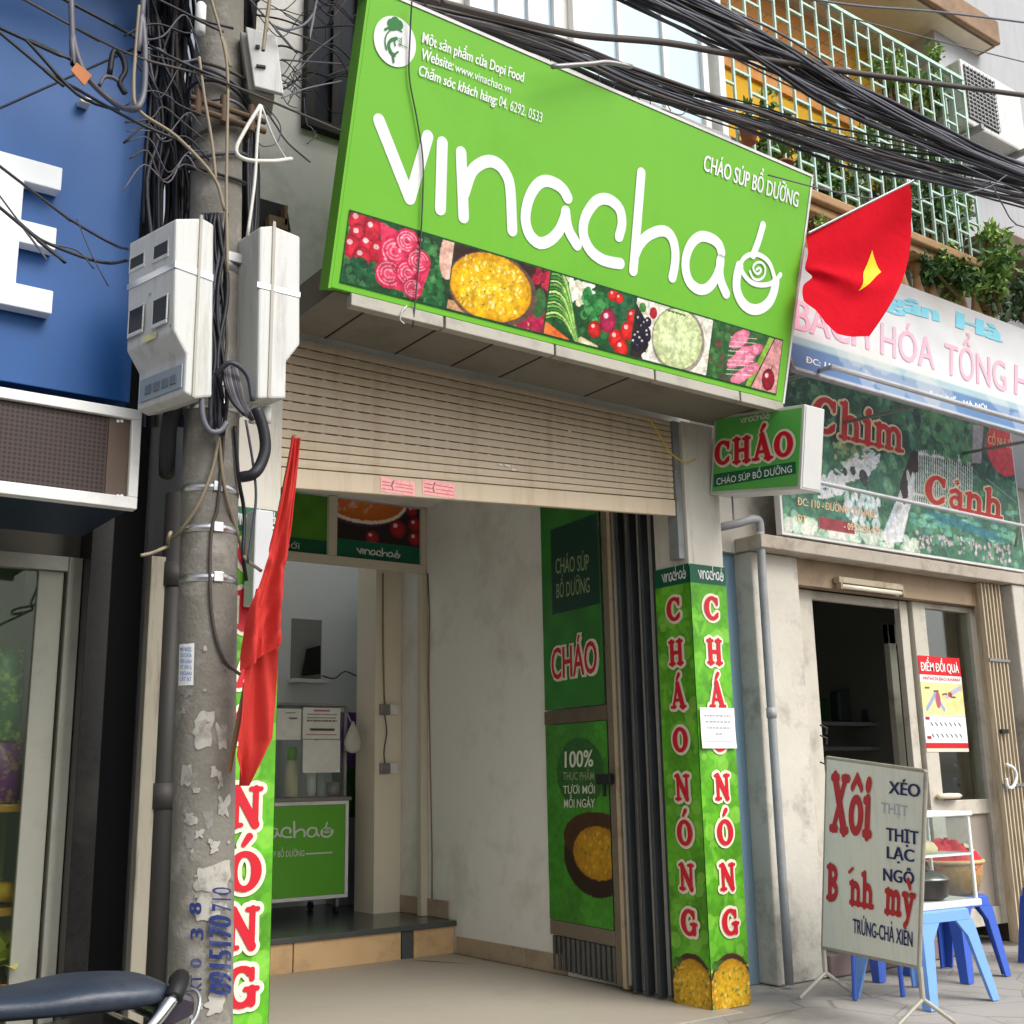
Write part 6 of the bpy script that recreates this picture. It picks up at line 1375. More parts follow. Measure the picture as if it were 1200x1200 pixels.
# the cage
cg = mat('pale_green_paint', (180, 210, 198), .5, var=.08, dirt=(140, 130, 110), damt=.6, ds=9)
t = thing('balcony_cage', 'pale green steel bar cage enclosing the plant filled balcony', 'window cage', ((xc0+xc1)/2, YBAL, zc0)); random.seed(2)
b = MB(); r = MB(); pitch = .152; nbar = int((xc1-xc0)/pitch)+1; xs = [xc1-.012-pitch*k for k in range(nbar)]
for k, x in enumerate(xs): b.box((x-.0075, YBAL-.009, zc0), (x+.0075, YBAL+.009, zc1))
for k in range(5): y = YBAL+.16*(k+1); b.box((xc1-.022, y-.009, zc0), (xc1-.004, y+.009, zc1))
b.pieces('upright_bar', cg, t)
for k in range(nbar-1):
    x0, x1 = xs[k+1]+.0102, xs[k]-.0102
    for j in range(7):
        z = zc0+.10+j*.235+(.118 if k % 2 else 0)
        if z < zc1-.05: r.box((x0, YBAL-.008, z-.008), (x1, YBAL+.008, z+.008))
for k in range(5):
    for j in range(6): r.box((xc1-.02, YBAL+.16*k+.0102, zc0+.2+j*.235), (xc1-.006, YBAL+.16*(k+1)-.0092, zc0+.216+j*.235))
nq = len(r.v)//8; keep = nq-100; r1, r2 = MB(), MB()
for k in range(nq): (r2 if k < keep else r1).add(r.v[8*k:8*k+8], [(0, 3, 2, 1), (4, 5, 6, 7), (0, 1, 5, 4), (1, 2, 6, 5), (2, 3, 7, 6), (3, 0, 4, 7)])
r1.pieces('rung', cg, t)
if r2.v: r2.build('rung', cg, t)['kind'] = 'stuff'
b = MB(); b.box((xc0, YBAL-.014, zc1+.0005), (xc1, YBAL+.014, zc1+.028)); b.box((xc1-.026, YBAL+.0145, zc1+.0005), (xc1, YW-.01, zc1+.028)); b.build('top_rail', cg, t)
b = MB()
for k in range(9): y = YBAL+.1*k; b.tube([(xc0+.3, y, zc1-.02), (xc1-.05, y, zc1-.02)], .004, 4)
for k in range(16): x = xc0+.3+k*.15; b.tube([(x, YBAL, zc1-.028), (x, YW-.02, zc1-.028)], .004, 4)
b.build('roof_mesh', M['metal'], t)
# air conditioner
fa = FY(.05); A, B, C_ = fa.px(1133, 91), fa.px(1197, 160), fa.px(1160, 150)
u0, u1 = fa.px(1131, 120)[0], fa.px(1197, 120)[0]; v1, v0 = fa.px(1150, 82)[1], fa.px(1150, 152)[1]
t = thing('air_conditioner', 'white outdoor air conditioner unit on brackets at the upper right', 'air conditioner', fa.w((u0+u1)/2, v0))
b = MB(); b.fbox(fa, u0, v0, u1, v1, -.26, 0); b.build('casing', mat('ac_white', (214, 214, 210), .5, var=.04, dirt=(160, 156, 146), damt=.5, ds=4, streak=True), t, bevel=.02)
um = u0+(u1-u0)*.52; b = MB(); b.fbox(fa, u0+.03, v0+.05, um, v1-.05, .001, .004); o = b.build('grille_recess', mat('acdark', (70, 72, 74), .6), t)
b = MB()
for k in range(13): v = v0+.06+(v1-v0-.13)*k/12; b.fbox(fa, u0+.03, v, um, v+.008, .0045, .016)
for k in range(9): u = u0+.03+(um-u0-.04)*k/8; b.fbox(fa, u, v0+.052, u+.006, v1-.052, .0165, .02)
b.build('grille', mat('acg', (170, 172, 170), .5), o)
b = MB()
for u in (u0+.1, u1-.14): b.fbox(fa, u, v0-.05, u+.04, v0-.002, -.26, .06)
b.pieces('bracket', mat('acb', (150, 150, 148), .5, .4), t, bevel=.003)

# stone ledge at the far right edge
b = MB(); q = at(1165, 283, Y=.0); b.box((xc1+.22, -.02, q[2]-.05), (xc1+3, .319, q[2]+.14)); tag(b.build('stone_ledge', mat('ledge_brown', (120, 104, 88), .9, dirt=(70, 60, 52), damt=.7, bump=.4, bs=20), bevel=.02), 'weathered brown stone ledge at the right edge of the picture', 'ledge')

# plants on the balcony and over the awning
def bush(c, rad, n, leaf, name, label, mts, seed, group=None, stems=6, pot=False):
    random.seed(seed); rg = np.random.default_rng(seed); t = thing(name, label, 'plant', c, group); c = V3(c); rad = V3(rad)
    cl = [c+rad*rg.normal(0, .42, 3)*V3((1, 1, 1)) for _ in range(max(4, n//60))]
    mbs = [MB() for _ in mts]
    for i in range(n):
        k = rg.integers(len(cl)); p = cl[k]+rad*rg.normal(0, .17, 3); b = mbs[(k+(rg.random() < .25)) % len(mts)]
        d = rg.normal(0, 1, 3)+V3((0, 0, -.35)); d /= np.linalg.norm(d); s = np.cross(d, rg.normal(0, 1, 3)); s /= np.linalg.norm(s); nn = np.cross(d, s); l = leaf*rg.uniform(.6, 1.3); w = l*.3
        b.add([p, p+d*l*.45+s*w-nn*w*.3, p+d*l, p+d*l*.45-s*w-nn*w*.3, p+d*l*.5+nn*w*.1], [(0, 1, 4), (1, 2, 4), (2, 3, 4), (3, 0, 4)])
    for b, m in zip(mbs, mts):
        if b.v: b.build('foliage', m, t, recalc=False)
    b = MB(); base = c-V3((0, 0, rad[2]))
    for q in cl[:stems]: b.tube(smoothpath([base, (base+q)/2+V3(rg.normal(0, .04, 3)), q], 4), [.010]*8+[.004], 5)
    b.build('stems', mat('twig', (104, 88, 60), .8), t)
    return t
g1 = leafmat('leaf_mid', (78, 118, 56), (112, 160, 82)); g2 = leafmat('leaf_dark', (48, 80, 46), (74, 112, 60)); g3 = leafmat('leaf_light', (138, 180, 84), (176, 208, 114)); g4 = leafmat('leaf_grey', (104, 134, 104), (142, 168, 132))
yp = YBAL+.26
for k, (x, y, rx, rz, n, ms, l) in enumerate(((905, 190, .26, .38, 420, (g2, g1), 'dark bush behind the cage bars beside the hanging pot'), (965, 195, .26, .34, 420, (g1, g2), 'leafy bush behind the cage bars above the flag'), (1030, 190, .28, .36, 480, (g1, g4), 'green creeper in the middle of the balcony cage'), (1085, 220, .26, .42, 560, (g4, g1), 'greyish creeper low in the right half of the balcony cage'), (1120, 245, .16, .36, 360, (g4, g3), 'pale creeper in the right corner of the balcony cage'), (930, 235, .3, .2, 300, (g1, g4), 'low green creeper behind the cornice beside the green sign'), (1000, 240, .28, .24, 360, (g4, g1), 'low grey green creeper just above the flag'), (1055, 265, .24, .22, 340, (g2, g4), 'low dark creeper behind the cornice right of the flag'), (1045, 85, .26, .28, 320, (g1, g3), 'bright creeper near the top of the balcony cage'), (1095, 110, .2, .3, 320, (g3, g1), 'light green creeper under the top right corner of the cage'))):
    c = at(x, y, Y=yp); bush((c[0], yp, c[2]), (rx*1.1, .16, rz*1.1), int(n*2.2), .062, 'balcony_plant', l, ms, 30+k, 'plants in the balcony cage')
c = at(1122, 318, Y=-.08); bush((c[0], -.06, c[2]), (.34, .12, .2), 1300, .06, 'overhanging_plant', 'dense light green bush spilling over the right end of the awning', (g1, g3, g2), 51)
c = at(1168, 322, Y=-.1); bush((c[0], -.08, c[2]), (.22, .12, .3), 800, .068, 'overhanging_plant', 'bright yellow green bush at the stone ledge, right of the cage', (g3, g1), 52)
c = at(1192, 348, Y=-.1); bush((c[0]+.1, -.08, c[2]), (.3, .12, .2), 800, .056, 'overhanging_plant', 'grey green leafy clump at the right edge of the picture over the awning', (g4, g2), 53)
c = at(1168, 285, Y=-.1); bush((c[0], -.1, c[2]), (.12, .1, .16), 120, .07, 'overhanging_plant', 'small yellowish sprig growing from the stone ledge', (g3,), 54)
c = at(952, 262, Y=YBAL-.10); bush((c[0], YBAL-.10, c[2]), (.08, .05, .07), 60, .05, 'wall_plant', 'tiny weed growing on the tan cornice beside the green sign', (g3,), 55)
pots = mat('pot', (150, 96, 70), .8, var=.15, dirt=(100, 76, 62), damt=.5)
for k, (x, y, l, s) in enumerate(((876, 150, 'plant in a brown pot hanging on the left cage bars', 41), (918, 195, 'plant in a small brown pot low on the left cage bars', 42))):
    c = at(x, y-12, Y=YBAL-.09); leafplant(tuple(c), 18, .2, 'hanging_plant', l, g1, s, .012, .9, pots, ps=.6)
# ================================================================ pavement board, stools, food case, basket
RB0 = at(1075, 1203, Z=0); LB0 = at(968, 1170, Z=0)
fX = Frame(RB0, RB0-LB0, (0, 0, 1)); fX = Frame(LB0, RB0-LB0, (0, 0, 1))
TLx, TRx, BLx, BRx = fX.px(968.4, 888), fX.px(1083.5, 904), fX.px(962.8, 1110), fX.px(1075.5, 1133.5)
t = thing('pavement_sign', 'white hand lettered board for sticky rice and bread standing on the pavement', 'sign', (LB0+RB0)/2)
quad = [BLx, BRx, TRx, TLx]; lean = lambda q: fX.w(q[0], q[1], 0)
b = MB(); b.prism([fX.w(*q, 0) for q in quad], -fX.N*.02); b.build('board', mat('board_white', (240, 241, 236), .5, var=.03, dirt=(206, 202, 190), damt=.4, ds=4, streak=True), t, bevel=.002)
b = MB(); fm = mat('board_frame', (176, 172, 160), .5, .3, dirt=(120, 104, 88), damt=.6, ds=8)
for a, c in ((0, 1), (1, 2), (2, 3), (3, 0)): b.tube([fX.w(*quad[a], -.008), fX.w(*quad[c], -.008)], .011, 8)
b.build('frame', fm, t)
for s, foot in ((BLx, LB0), (BRx, RB0)):
    top = fX.w(s[0], s[1], -.012); bot = V3((top[0], top[1], 0)); kn = bot+V3((0, 0, .13))
    b = MB(); b.tube([top, kn], .013, 8); d = fX.N*.17
    b.tube([kn, bot+d+(0, 0, .012)], .011, 8); b.tube([kn, bot-d+(0, 0, .012)], .011, 8); b.build('leg', fm, t)
zz5 = lambda x, y: (880+x*.2834, 860+y*.2834)
b = MB(); rd = mat('sign_paint_red', (196, 36, 46), .5, var=.08)
slabpx(b, fX, 'Xôi', zz5(326, 402), zz5(500, 432), zz5(335, 165), n=.003, o=.012, gap=-.0); b.build('red_lettering', rd, t, recalc=False); b = MB()
slabpx(b, fX, 'B', zz5(314, 684), zz5(362, 690), zz5(317, 540), n=.003, o=.02); b.build('red_lettering', rd, t, recalc=False); b = MB(); slabpx(b, fX, 'nh', zz5(410, 704), zz5(508, 725), zz5(412, 562), n=.003, o=.02, gap=.04); b.build('red_lettering', rd, t, recalc=False); b = MB(); slabpx(b, fX, 'mỳ', zz5(555, 742), zz5(676, 766), zz5(560, 592), n=.003, o=.02, gap=.06)
b.ribbon(fX, [fX.px(*zz5(408, 572)), fX.px(*zz5(424, 556))], .016, .003)
b.build('red_lettering', rd, t, recalc=False)
b = MB()
textpx(b, fX, 'XÉO', zz5(572, 246), zz5(700, 262), zz5(573, 196), .003, .03); b.build('navy_lettering', M['navy'], t, recalc=False); b = MB(); textpx(b, fX, 'THỊT', zz5(562, 440), zz5(694, 458), zz5(562, 388), .003, .03); b.build('navy_lettering', M['navy'], t, recalc=False); b = MB(); textpx(b, fX, 'LẠC', zz5(565, 514), zz5(676, 530), zz5(565, 466), .003, .03); b.build('navy_lettering', M['navy'], t, recalc=False); b = MB(); textpx(b, fX, 'NGÔ', zz5(550, 606), zz5(676, 624), zz5(550, 556), .003, .03); b.build('navy_lettering', M['navy'], t, recalc=False); b = MB(); textpx(b, fX, 'TRỨNG-CHẢ XIÊN', zz5(424, 822), zz5(670, 882), zz5(424, 764), .003, .02)
b.build('navy_lettering', M['navy'], t, recalc=False)
b = MB(); textpx(b, fX, 'THỊT', zz5(540, 326), zz5(650, 342), zz5(540, 284), .002, .01); b.build('faded_lettering', mat('ghost', (190, 194, 206), .5), t, recalc=False)

# plastic stools
bl1 = mat('plastic_blue', (112, 158, 224), .4, var=.06, spec=.45); bl2 = mat('plastic_blue_dark', (56, 92, 186), .4, var=.08, spec=.45)
def stool(name, cx, cy, ang, H, top, foot, m, label):
    t = thing(name, label, 'stool', (cx, cy, 0), 'blue plastic stools on the pavement'); ca, sa = math.cos(ang), math.sin(ang)
    R = lambda x, y, z: V3((cx+ca*x-sa*y, cy+sa*x+ca*y, z))
    a, f = top/2, foot/2
    b = MB(); pts = []
    def rring(h, z, r=.035): 
        out = []
        for sx, sy, a0 in ((1, 1, 0), (-1, 1, 90), (-1, -1, 180), (1, -1, 270)):
            for k in range(5): an = math.radians(a0+22.5*k); out.append(R(sx*(h-r)+r*math.cos(an), sy*(h-r)+r*math.sin(an), z))
        return out
    rings = [rring(a-.015, H), rring(a-.002, H-.008), rring(a+.004, H-.06), rring(a-.006, H-.06), rring(a-.012, H-.014)]; K = 20
    vs = sum(rings, []); fs = [(i*K+j, i*K+(j+1) % K, (i+1)*K+(j+1) % K, (i+1)*K+j) for i in range(4) for j in range(K)]+[tuple(range(K)), tuple(range(4*K, 5*K))]
    b.add(vs, fs)
    b.build('seat', m, t, smooth=False, bevel=.003)
    for sx in (1, -1):
        for sy in (1, -1):
            b = MB(); w0, w1 = .085, .055; th = .014
            for ax in (0, 1):   # L-shaped legs that splay outwards
                def q(wd, z, hh, off): 
                    u, v = hh-off, hh-wd
                    return (R(sx*u, sy*hh, z), R(sx*v, sy*hh, z)) if ax == 0 else (R(sx*hh, sy*u, z), R(sx*hh, sy*v, z))
                zt = H-.0605; n_ = 5; L_ = []
                for k in range(n_+1):
                    s = k/n_; hh = (a+.002)*(1-s)+f*s; wd = (w0+.05*max(0, 1-s*6))*(1-s)+w1*s; z = zt*(1-s)+.001; L_.append(q(wd, z, hh, 0 if ax == 0 else th))
                inn = R(0, 0, 0)-R(0, sy*th, 0) if ax == 0 else R(0, 0, 0)-R(sx*th, 0, 0)
                vs = [p for pr in L_ for p in pr]; n2 = len(vs); vs += [p+inn for p in vs]
                fs = []
                for k in range(n_): i = 2*k; fs += [(i, i+1, i+3, i+2), (n2+i, n2+i+2, n2+i+3, n2+i+1), (i, i+2, n2+i+2, n2+i), (i+1, n2+i+1, n2+i+3, i+3)]
                fs += [(0, n2, n2+1, 1), (n2-2, n2-1, 2*n2-1, 2*n2-2)]; b.add(vs, fs)
            b.build('leg', m, t)
    return t, R
FLs, FRs, BLs = at(1092, 1187, Z=0), at(1178, 1172, Z=0), at(1095, 1160, Z=0)
e = FRs-FLs; ang = math.atan2(e[1], e[0]); ft_ = np.linalg.norm(e[:2])
nrm_ = V3((-math.sin(ang), math.cos(ang), 0)); cen = (FLs+FRs)/2+nrm_*ft_/2
HS = .468
stool('plastic_stool', cen[0], cen[1], ang, HS, .40, ft_*.94, bl1, 'light blue plastic stool carrying the small glass food case')
c2 = at(1170, 1150, Z=0); stool('plastic_stool', cen[0]+.75, cen[1]+.30, ang+.1, .46, .34, .44, bl2, 'dark blue plastic stool carrying the wicker basket')
stool('plastic_stool', cen[0]+.42, cen[1]+.62, ang, .42, .32, .40, bl2, 'dark blue plastic stool standing empty behind the case stool')
stool('plastic_stool', cen[0]+1.64, cen[1]+.1, ang, .46, .34, .42, bl2, 'dark blue plastic stool at the right edge of the picture')
b = MB(); q = at(1002, 1172, Z=0); b.tube([(q[0], q[1], 0), (q[0]+.02, q[1]-.0, .36), (q[0]+.26, q[1]-.1, .36), (q[0]+.28, q[1]-.1, 0)], .014, 8); tag(b.build('blue_trestle', bl2), 'dark blue trestle leg showing below the white pavement sign', 'trestle')
# glass food case
U2 = V3((math.cos(ang), math.sin(ang), 0)); cw, cdp, chh = .43, .30, .50
o0 = V3((cen[0], cen[1], HS+.001))-U2*.245-nrm_*.17
FCs = Frame(o0, U2, (0, 0, 1)); p1 = FCs.px(1147, 1056); p2 = FCs.px(1140, 950); cw = p1[0]-.0; chh = p2[1]
t = thing('food_case', 'small white framed glass food case with two levels on a blue stool', 'food case', o0+U2*cw/2)
b = MB(); w = .018
for u in (0, cw-w):
    for n in (-cdp+w, 0): b.fbox(FCs, u, .036, u+w, chh-.026, n-w, n)
b.fbox(FCs, -.012, 0, cw+.012, .035, -cdp-.012, .012); b.fbox(FCs, -.01, chh-.025, cw+.01, chh, -cdp-.01, .01)
b.build('frame', M['white_paint'], t, bevel=.006)
b = MB(); v = FCs.px(1120, 1003)[1]; b.fbox(FCs, w+.001, v, cw-w-.001, v+.012, -cdp+.02, -.004); b.build('shelf', mat('glass_shelf', (206, 226, 222), .2), t)
b = MB(); b.fbox(FCs, w+.001, .037, cw-w-.001, chh-.027, -.009, -.006); b.fbox(FCs, w+.001, .037, cw-w-.001, chh-.027, -cdp+.004, -cdp+.007); b.build('pane', M['clear'], t)
b = MB(); b.fbox(FCs, cw-.012, .037, cw-.009, chh-.027, -cdp+.02, -.02); b.build('pane', M['clear'], t)
c = FCs.w(cw*.52, .036, -.13)
t = thing('cooking_pot', 'dark cooking pot with a shiny lid inside the glass food case', 'pot', c)
b = MB(); b.lathe([(.08, 0), (.115, .02), (.125, .10), (.128, .105)], c, 28); b.build('pot_body', mat('pot_black', (34, 32, 34), .35, .4, var=.3, dirt=(140, 90, 60), damt=.4), t, smooth=True)
b = MB(); b.lathe([(.13, .106), (.125, .115), (.08, .145), (.02, .16), (.0, .162)], c, 28); b.build('lid', mat('lid', (170, 168, 164), .22, .9), t, smooth=True)
b = MB(); b.lathe([(.012, .16), (.014, .175), (.026, .185), (.02, .2), (.0, .203)], c, 16); b.tube([c+V3((.12, 0, .09)), c+V3((.17, -.02, .095)), c+V3((.12, -.04, .09))], .008, 6); b.tube([c+V3((-.12, 0, .09)), c+V3((-.17, -.02, .095)), c+V3((-.12, -.04, .09))], .008, 6); b.build('knob_and_handles', M['rubber'], t, smooth=True)
zsh = FCs.px(1120, 1003)[1]+.013; c = FCs.w(cw*.5, zsh, -.14); b = MB(); b.lathe([(.09, 0), (.10, .025), (.08, .055), (.03, .075), (.0, .07)], c, 16, sx=1.2, sy=.9)
tag(b.build('bread_bag', mat('bread', (226, 204, 164), .5, var=.15, vs=14, bump=.5, bs=30), smooth=True), 'bag of pale bread on the upper shelf of the food case', 'bread')
# wicker basket with red cloth
sx_, sy_ = cen[0]+.75, cen[1]+.30; c = V3((sx_, sy_, .461))
t = thing('wicker_basket', 'round wicker basket with a bamboo rim on a blue stool', 'basket', c)
wk = mat('wicker', (176, 138, 88), .75, var=.25, vs=30, dirt=(120, 84, 48), damt=.6, ds=20, bump=.8, bs=90)
b = MB(); b.lathe([(.13, 0), (.17, .02), (.205, .12), (.21, .19), (.2, .20), (.185, .19), (.18, .12)], c, 32); b.build('body', wk, t, smooth=True)
b = MB(); b.tube([c+V3((.212*math.cos(a), .212*math.sin(a), .195)) for a in np.linspace(0, 6.283, 33)], .012, 8, cap=False); b.build('rim', mat('rim', (206, 172, 122), .6, var=.2, vs=40), t, smooth=True)
rg = np.random.default_rng(3); hgt = {}
def heap(s, q): r = .2*s; a = q*6.2832; return c+V3((r*math.cos(a)*1.06, r*math.sin(a)*1.06, .30-.10*s*s+.018*math.sin(5*a+6*s)+.014*math.sin(11*a-9*s)+(.0 if s < .9 else -.02)))
def heap2(s, q): r = .21*(.55+.47*s); a = -1.0+q*2.0; return c+V3((r*math.cos(a), r*math.sin(a), .285-.10*s*s+.012*math.sin(8*a)))
t2 = thing('cloth', 'red cloth heaped in the wicker basket', 'cloth', c+V3((0, 0, .2))); cloth(14, 40, heap, 'fabric', mat('cloth_red', (206, 36, 52), .85, var=.12, vs=12), t2)
cloth(8, 20, heap2, 'pale_corner', mat('cloth_pale', (230, 200, 150), .85, var=.25, vs=22, c2=(226, 214, 206)), t2)
# white bun bag hanging at the glazed door sill
q = at(1112, 931, Y=YR+.06); b = MB(); b.lathe([(.0, -.03), (.06, -.028), (.075, -.01), (.06, .006), (.0, .01)], (q[0], q[1], q[2]-.0), 14, sx=1.9, sy=.6); tag(b.build('paper_roll', mat('sillbag', (222, 208, 178), .7, var=.12, bump=.6, bs=25), smooth=True), 'creased cream bundle on the sill of the glazed door', 'bundle')

# ================================================================ overhead cables
random.seed(17)
def pxcab(P, r, m, label, group=None, n=6, sub=5):
    W = [at(x, y, Y=Y) for x, y, Y in P]; out = lambda p: p[0] <= 0 or p[0] >= 1200 or p[1] < 0
    def run_on(a, c, L):             # a wire that leaves the picture runs on along the street
        d = (a-c)/np.linalg.norm(a-c); return [a+d*L*.5, a+d*L+V3((0, 0, -.04*L))]
    A = run_on(W[0], W[1], 6)[::-1] if out(P[0]) and P[0][0] < 700 else []
    B = run_on(W[-1], W[-2], 6) if out(P[-1]) else []
    return cable(A+W+B, r, m, label, group, n, sub)
ck = [mat('cable_black', (30, 31, 36), .5, var=.3), mat('cable_slate', (62, 64, 74), .45, var=.2), mat('cable_brownish', (70, 62, 58), .6, var=.2), mat('cable_mid', (96, 96, 104), .45, var=.2)]
A1 = [(640, -62), (720, -24), (830, 28), (900, 62), (960, 94), (1020, 126), (1090, 158), (1160, 188), (1260, 226)]
A2 = [(420, -10), (500, 14), (580, 36), (660, 60), (740, 92), (820, 118), (900, 142), (990, 172), (1060, 190), (1140, 208), (1260, 238)]
gA, gB = 'cables of the upper overhead bundle', 'cables of the lower overhead bundle'
def bundle(A, n, wfun, r0, r1, label, group, Y0):
    for k in range(n):
        o = random.uniform(-1, 1); ph = random.uniform(0, 6.28); ph2 = random.uniform(-1, 1); Yk = Y0+random.uniform(-.09, .09)
        P = []
        for i, (x, y) in enumerate(A):
            w = wfun(x); P.append((x, y+w*(o*.8+.35*math.sin(ph+i*.9)*(1 if i % 1 == 0 else 0)+.15*ph2*math.cos(i*1.7)), Yk+.03*math.sin(ph+i*.6)))
        pxcab(P, random.uniform(r0, r1), random.choice(ck), label, group, 6, 4)
bundle(A1, 40, lambda x: 26 if x < 950 else max(12, 26-(x-950)*.08), .004, .012, 'black cable in the thick upper bundle crossing the top right', gA, -.80)
bundle(A2, 34, lambda x: 10+max(0, min(10, (x-560)*.03)), .0035, .010, 'dark cable in the lower bundle running along the top of the green sign', gB, -.72)
pxcab([(430, -22, -.86), (520, 4, -.86), (600, 24, -.86), (680, 41, -.86), (780, 50, -.86), (860, 64, -.86), (1000, 85, -.86), (1240, 117, -.86)], .017, ck[2], 'single thick brown cable crossing in front of the balcony cage')
for P, r, l in ((((880, -12), (1000, 6), (1100, 14), (1230, 30)), .007, 'thin black wire crossing the top right corner'), (((1000, 22), (1100, 48), (1230, 80)), .004, 'pale thin wire below the upper balcony slab'), (((900, 205), (980, 225), (1060, 235), (1150, 222), (1180, 205)), .004, 'slack thin wire below the cable bundle near the cage'), (((960, 110), (1040, 150), (1120, 190), (1230, 240)), .004, 'thin stray wire under the upper bundle at right'), (((1160, 212), (1175, 240), (1190, 262), (1225, 275)), .005, 'thin wire dropping from the bundle at the right edge')):
    pxcab([(x, y, -.9) for x, y in P], r, ck[3], l)
for k, P in enumerate((((735, 92), (745, 110), (760, 130), (775, 128), (800, 134), (815, 108)), ((700, 78), (705, 105), (712, 116), (722, 95)), ((756, 96), (762, 120), (758, 132), (740, 112)), ((790, 112), (782, 120), (786, 130)), ((640, 52), (645, 72), (636, 82)), ((770, 100), (800, 128), (850, 138), (880, 128)))):
    pxcab([(x, y, -.80+.02*k) for x, y in P], .0028, ck[k % 3], 'loose wire end dangling from the lower bundle above the green sign', 'loose wire ends above the sign')
pxcab([(647, 78, -.95), (690, 75, -.95), (712, 73, -.95), (740, 78, -.95)], .012, M['metal'], 'short grey conduit behind the lower cable bundle')

# cables round the utility pole
gP = 'dark cables running down beside the pole'
for k in range(46):
    x0 = random.uniform(158, 226); x1 = random.uniform(168, 218) if k % 3 else random.uniform(195, 250); Y = random.uniform(-.62, -.25); P = []
    for i in range(7):
        s = i/6; P.append((x0+(x1-x0)*s+random.uniform(-9, 9)*(1 if 0 < i < 6 else 0), -30+s*random.uniform(280, 310) if i < 6 else random.choice((262, 300, 420, 500)), Y))
    P.sort(key=lambda q: q[1]); pxcab(P, random.uniform(.004, .012), random.choice((ck[0], ck[0], ck[1], ck[2], ck[0])), 'dark cable running down the left side of the utility pole', gP, 6, 4)
for k in range(16):
    x0 = random.uniform(236, 262); st_ = random.uniform(34, 45); P = [(x0+(6*math.sin(i*1.3+k)), 250+i*st_, -.84-.01*(k % 3)) for i in range(7)]
    pxcab(P, random.uniform(.004, .010), random.choice((ck[0], ck[1], ck[2])), 'dark cable on the pole between the two meter boxes', 'cables between the meter boxes', 6, 4)
for k in range(12):
    x0 = random.uniform(284, 300); P = [(x0+(3*math.sin(i*1.1+k)), -20+i*52, -.45+.02*k) for i in range(7)]
    pxcab(P, random.uniform(.006, .014), random.choice((ck[0], ck[1])), 'dark cable in the narrow gap right of the pole', 'cables right of the pole', 6, 4)
for k in range(7):
    a = random.uniform(0, .6); z = 3.45+.07*k
    pts = [(pole_x(z)+(pole_r(z)+.012+.004*k)*math.cos(t_), PY+(pole_r(z)+.012+.004*k)*math.sin(t_), z+.05*math.sin(t_+k)) for t_ in np.linspace(a+2.6, a+6.2, 14)]
    cable(pts, .007, ck[k % 4], 'dark cable wrapped round the pole near its clamp', 'cables wrapped round the pole')
S3 = 1/3
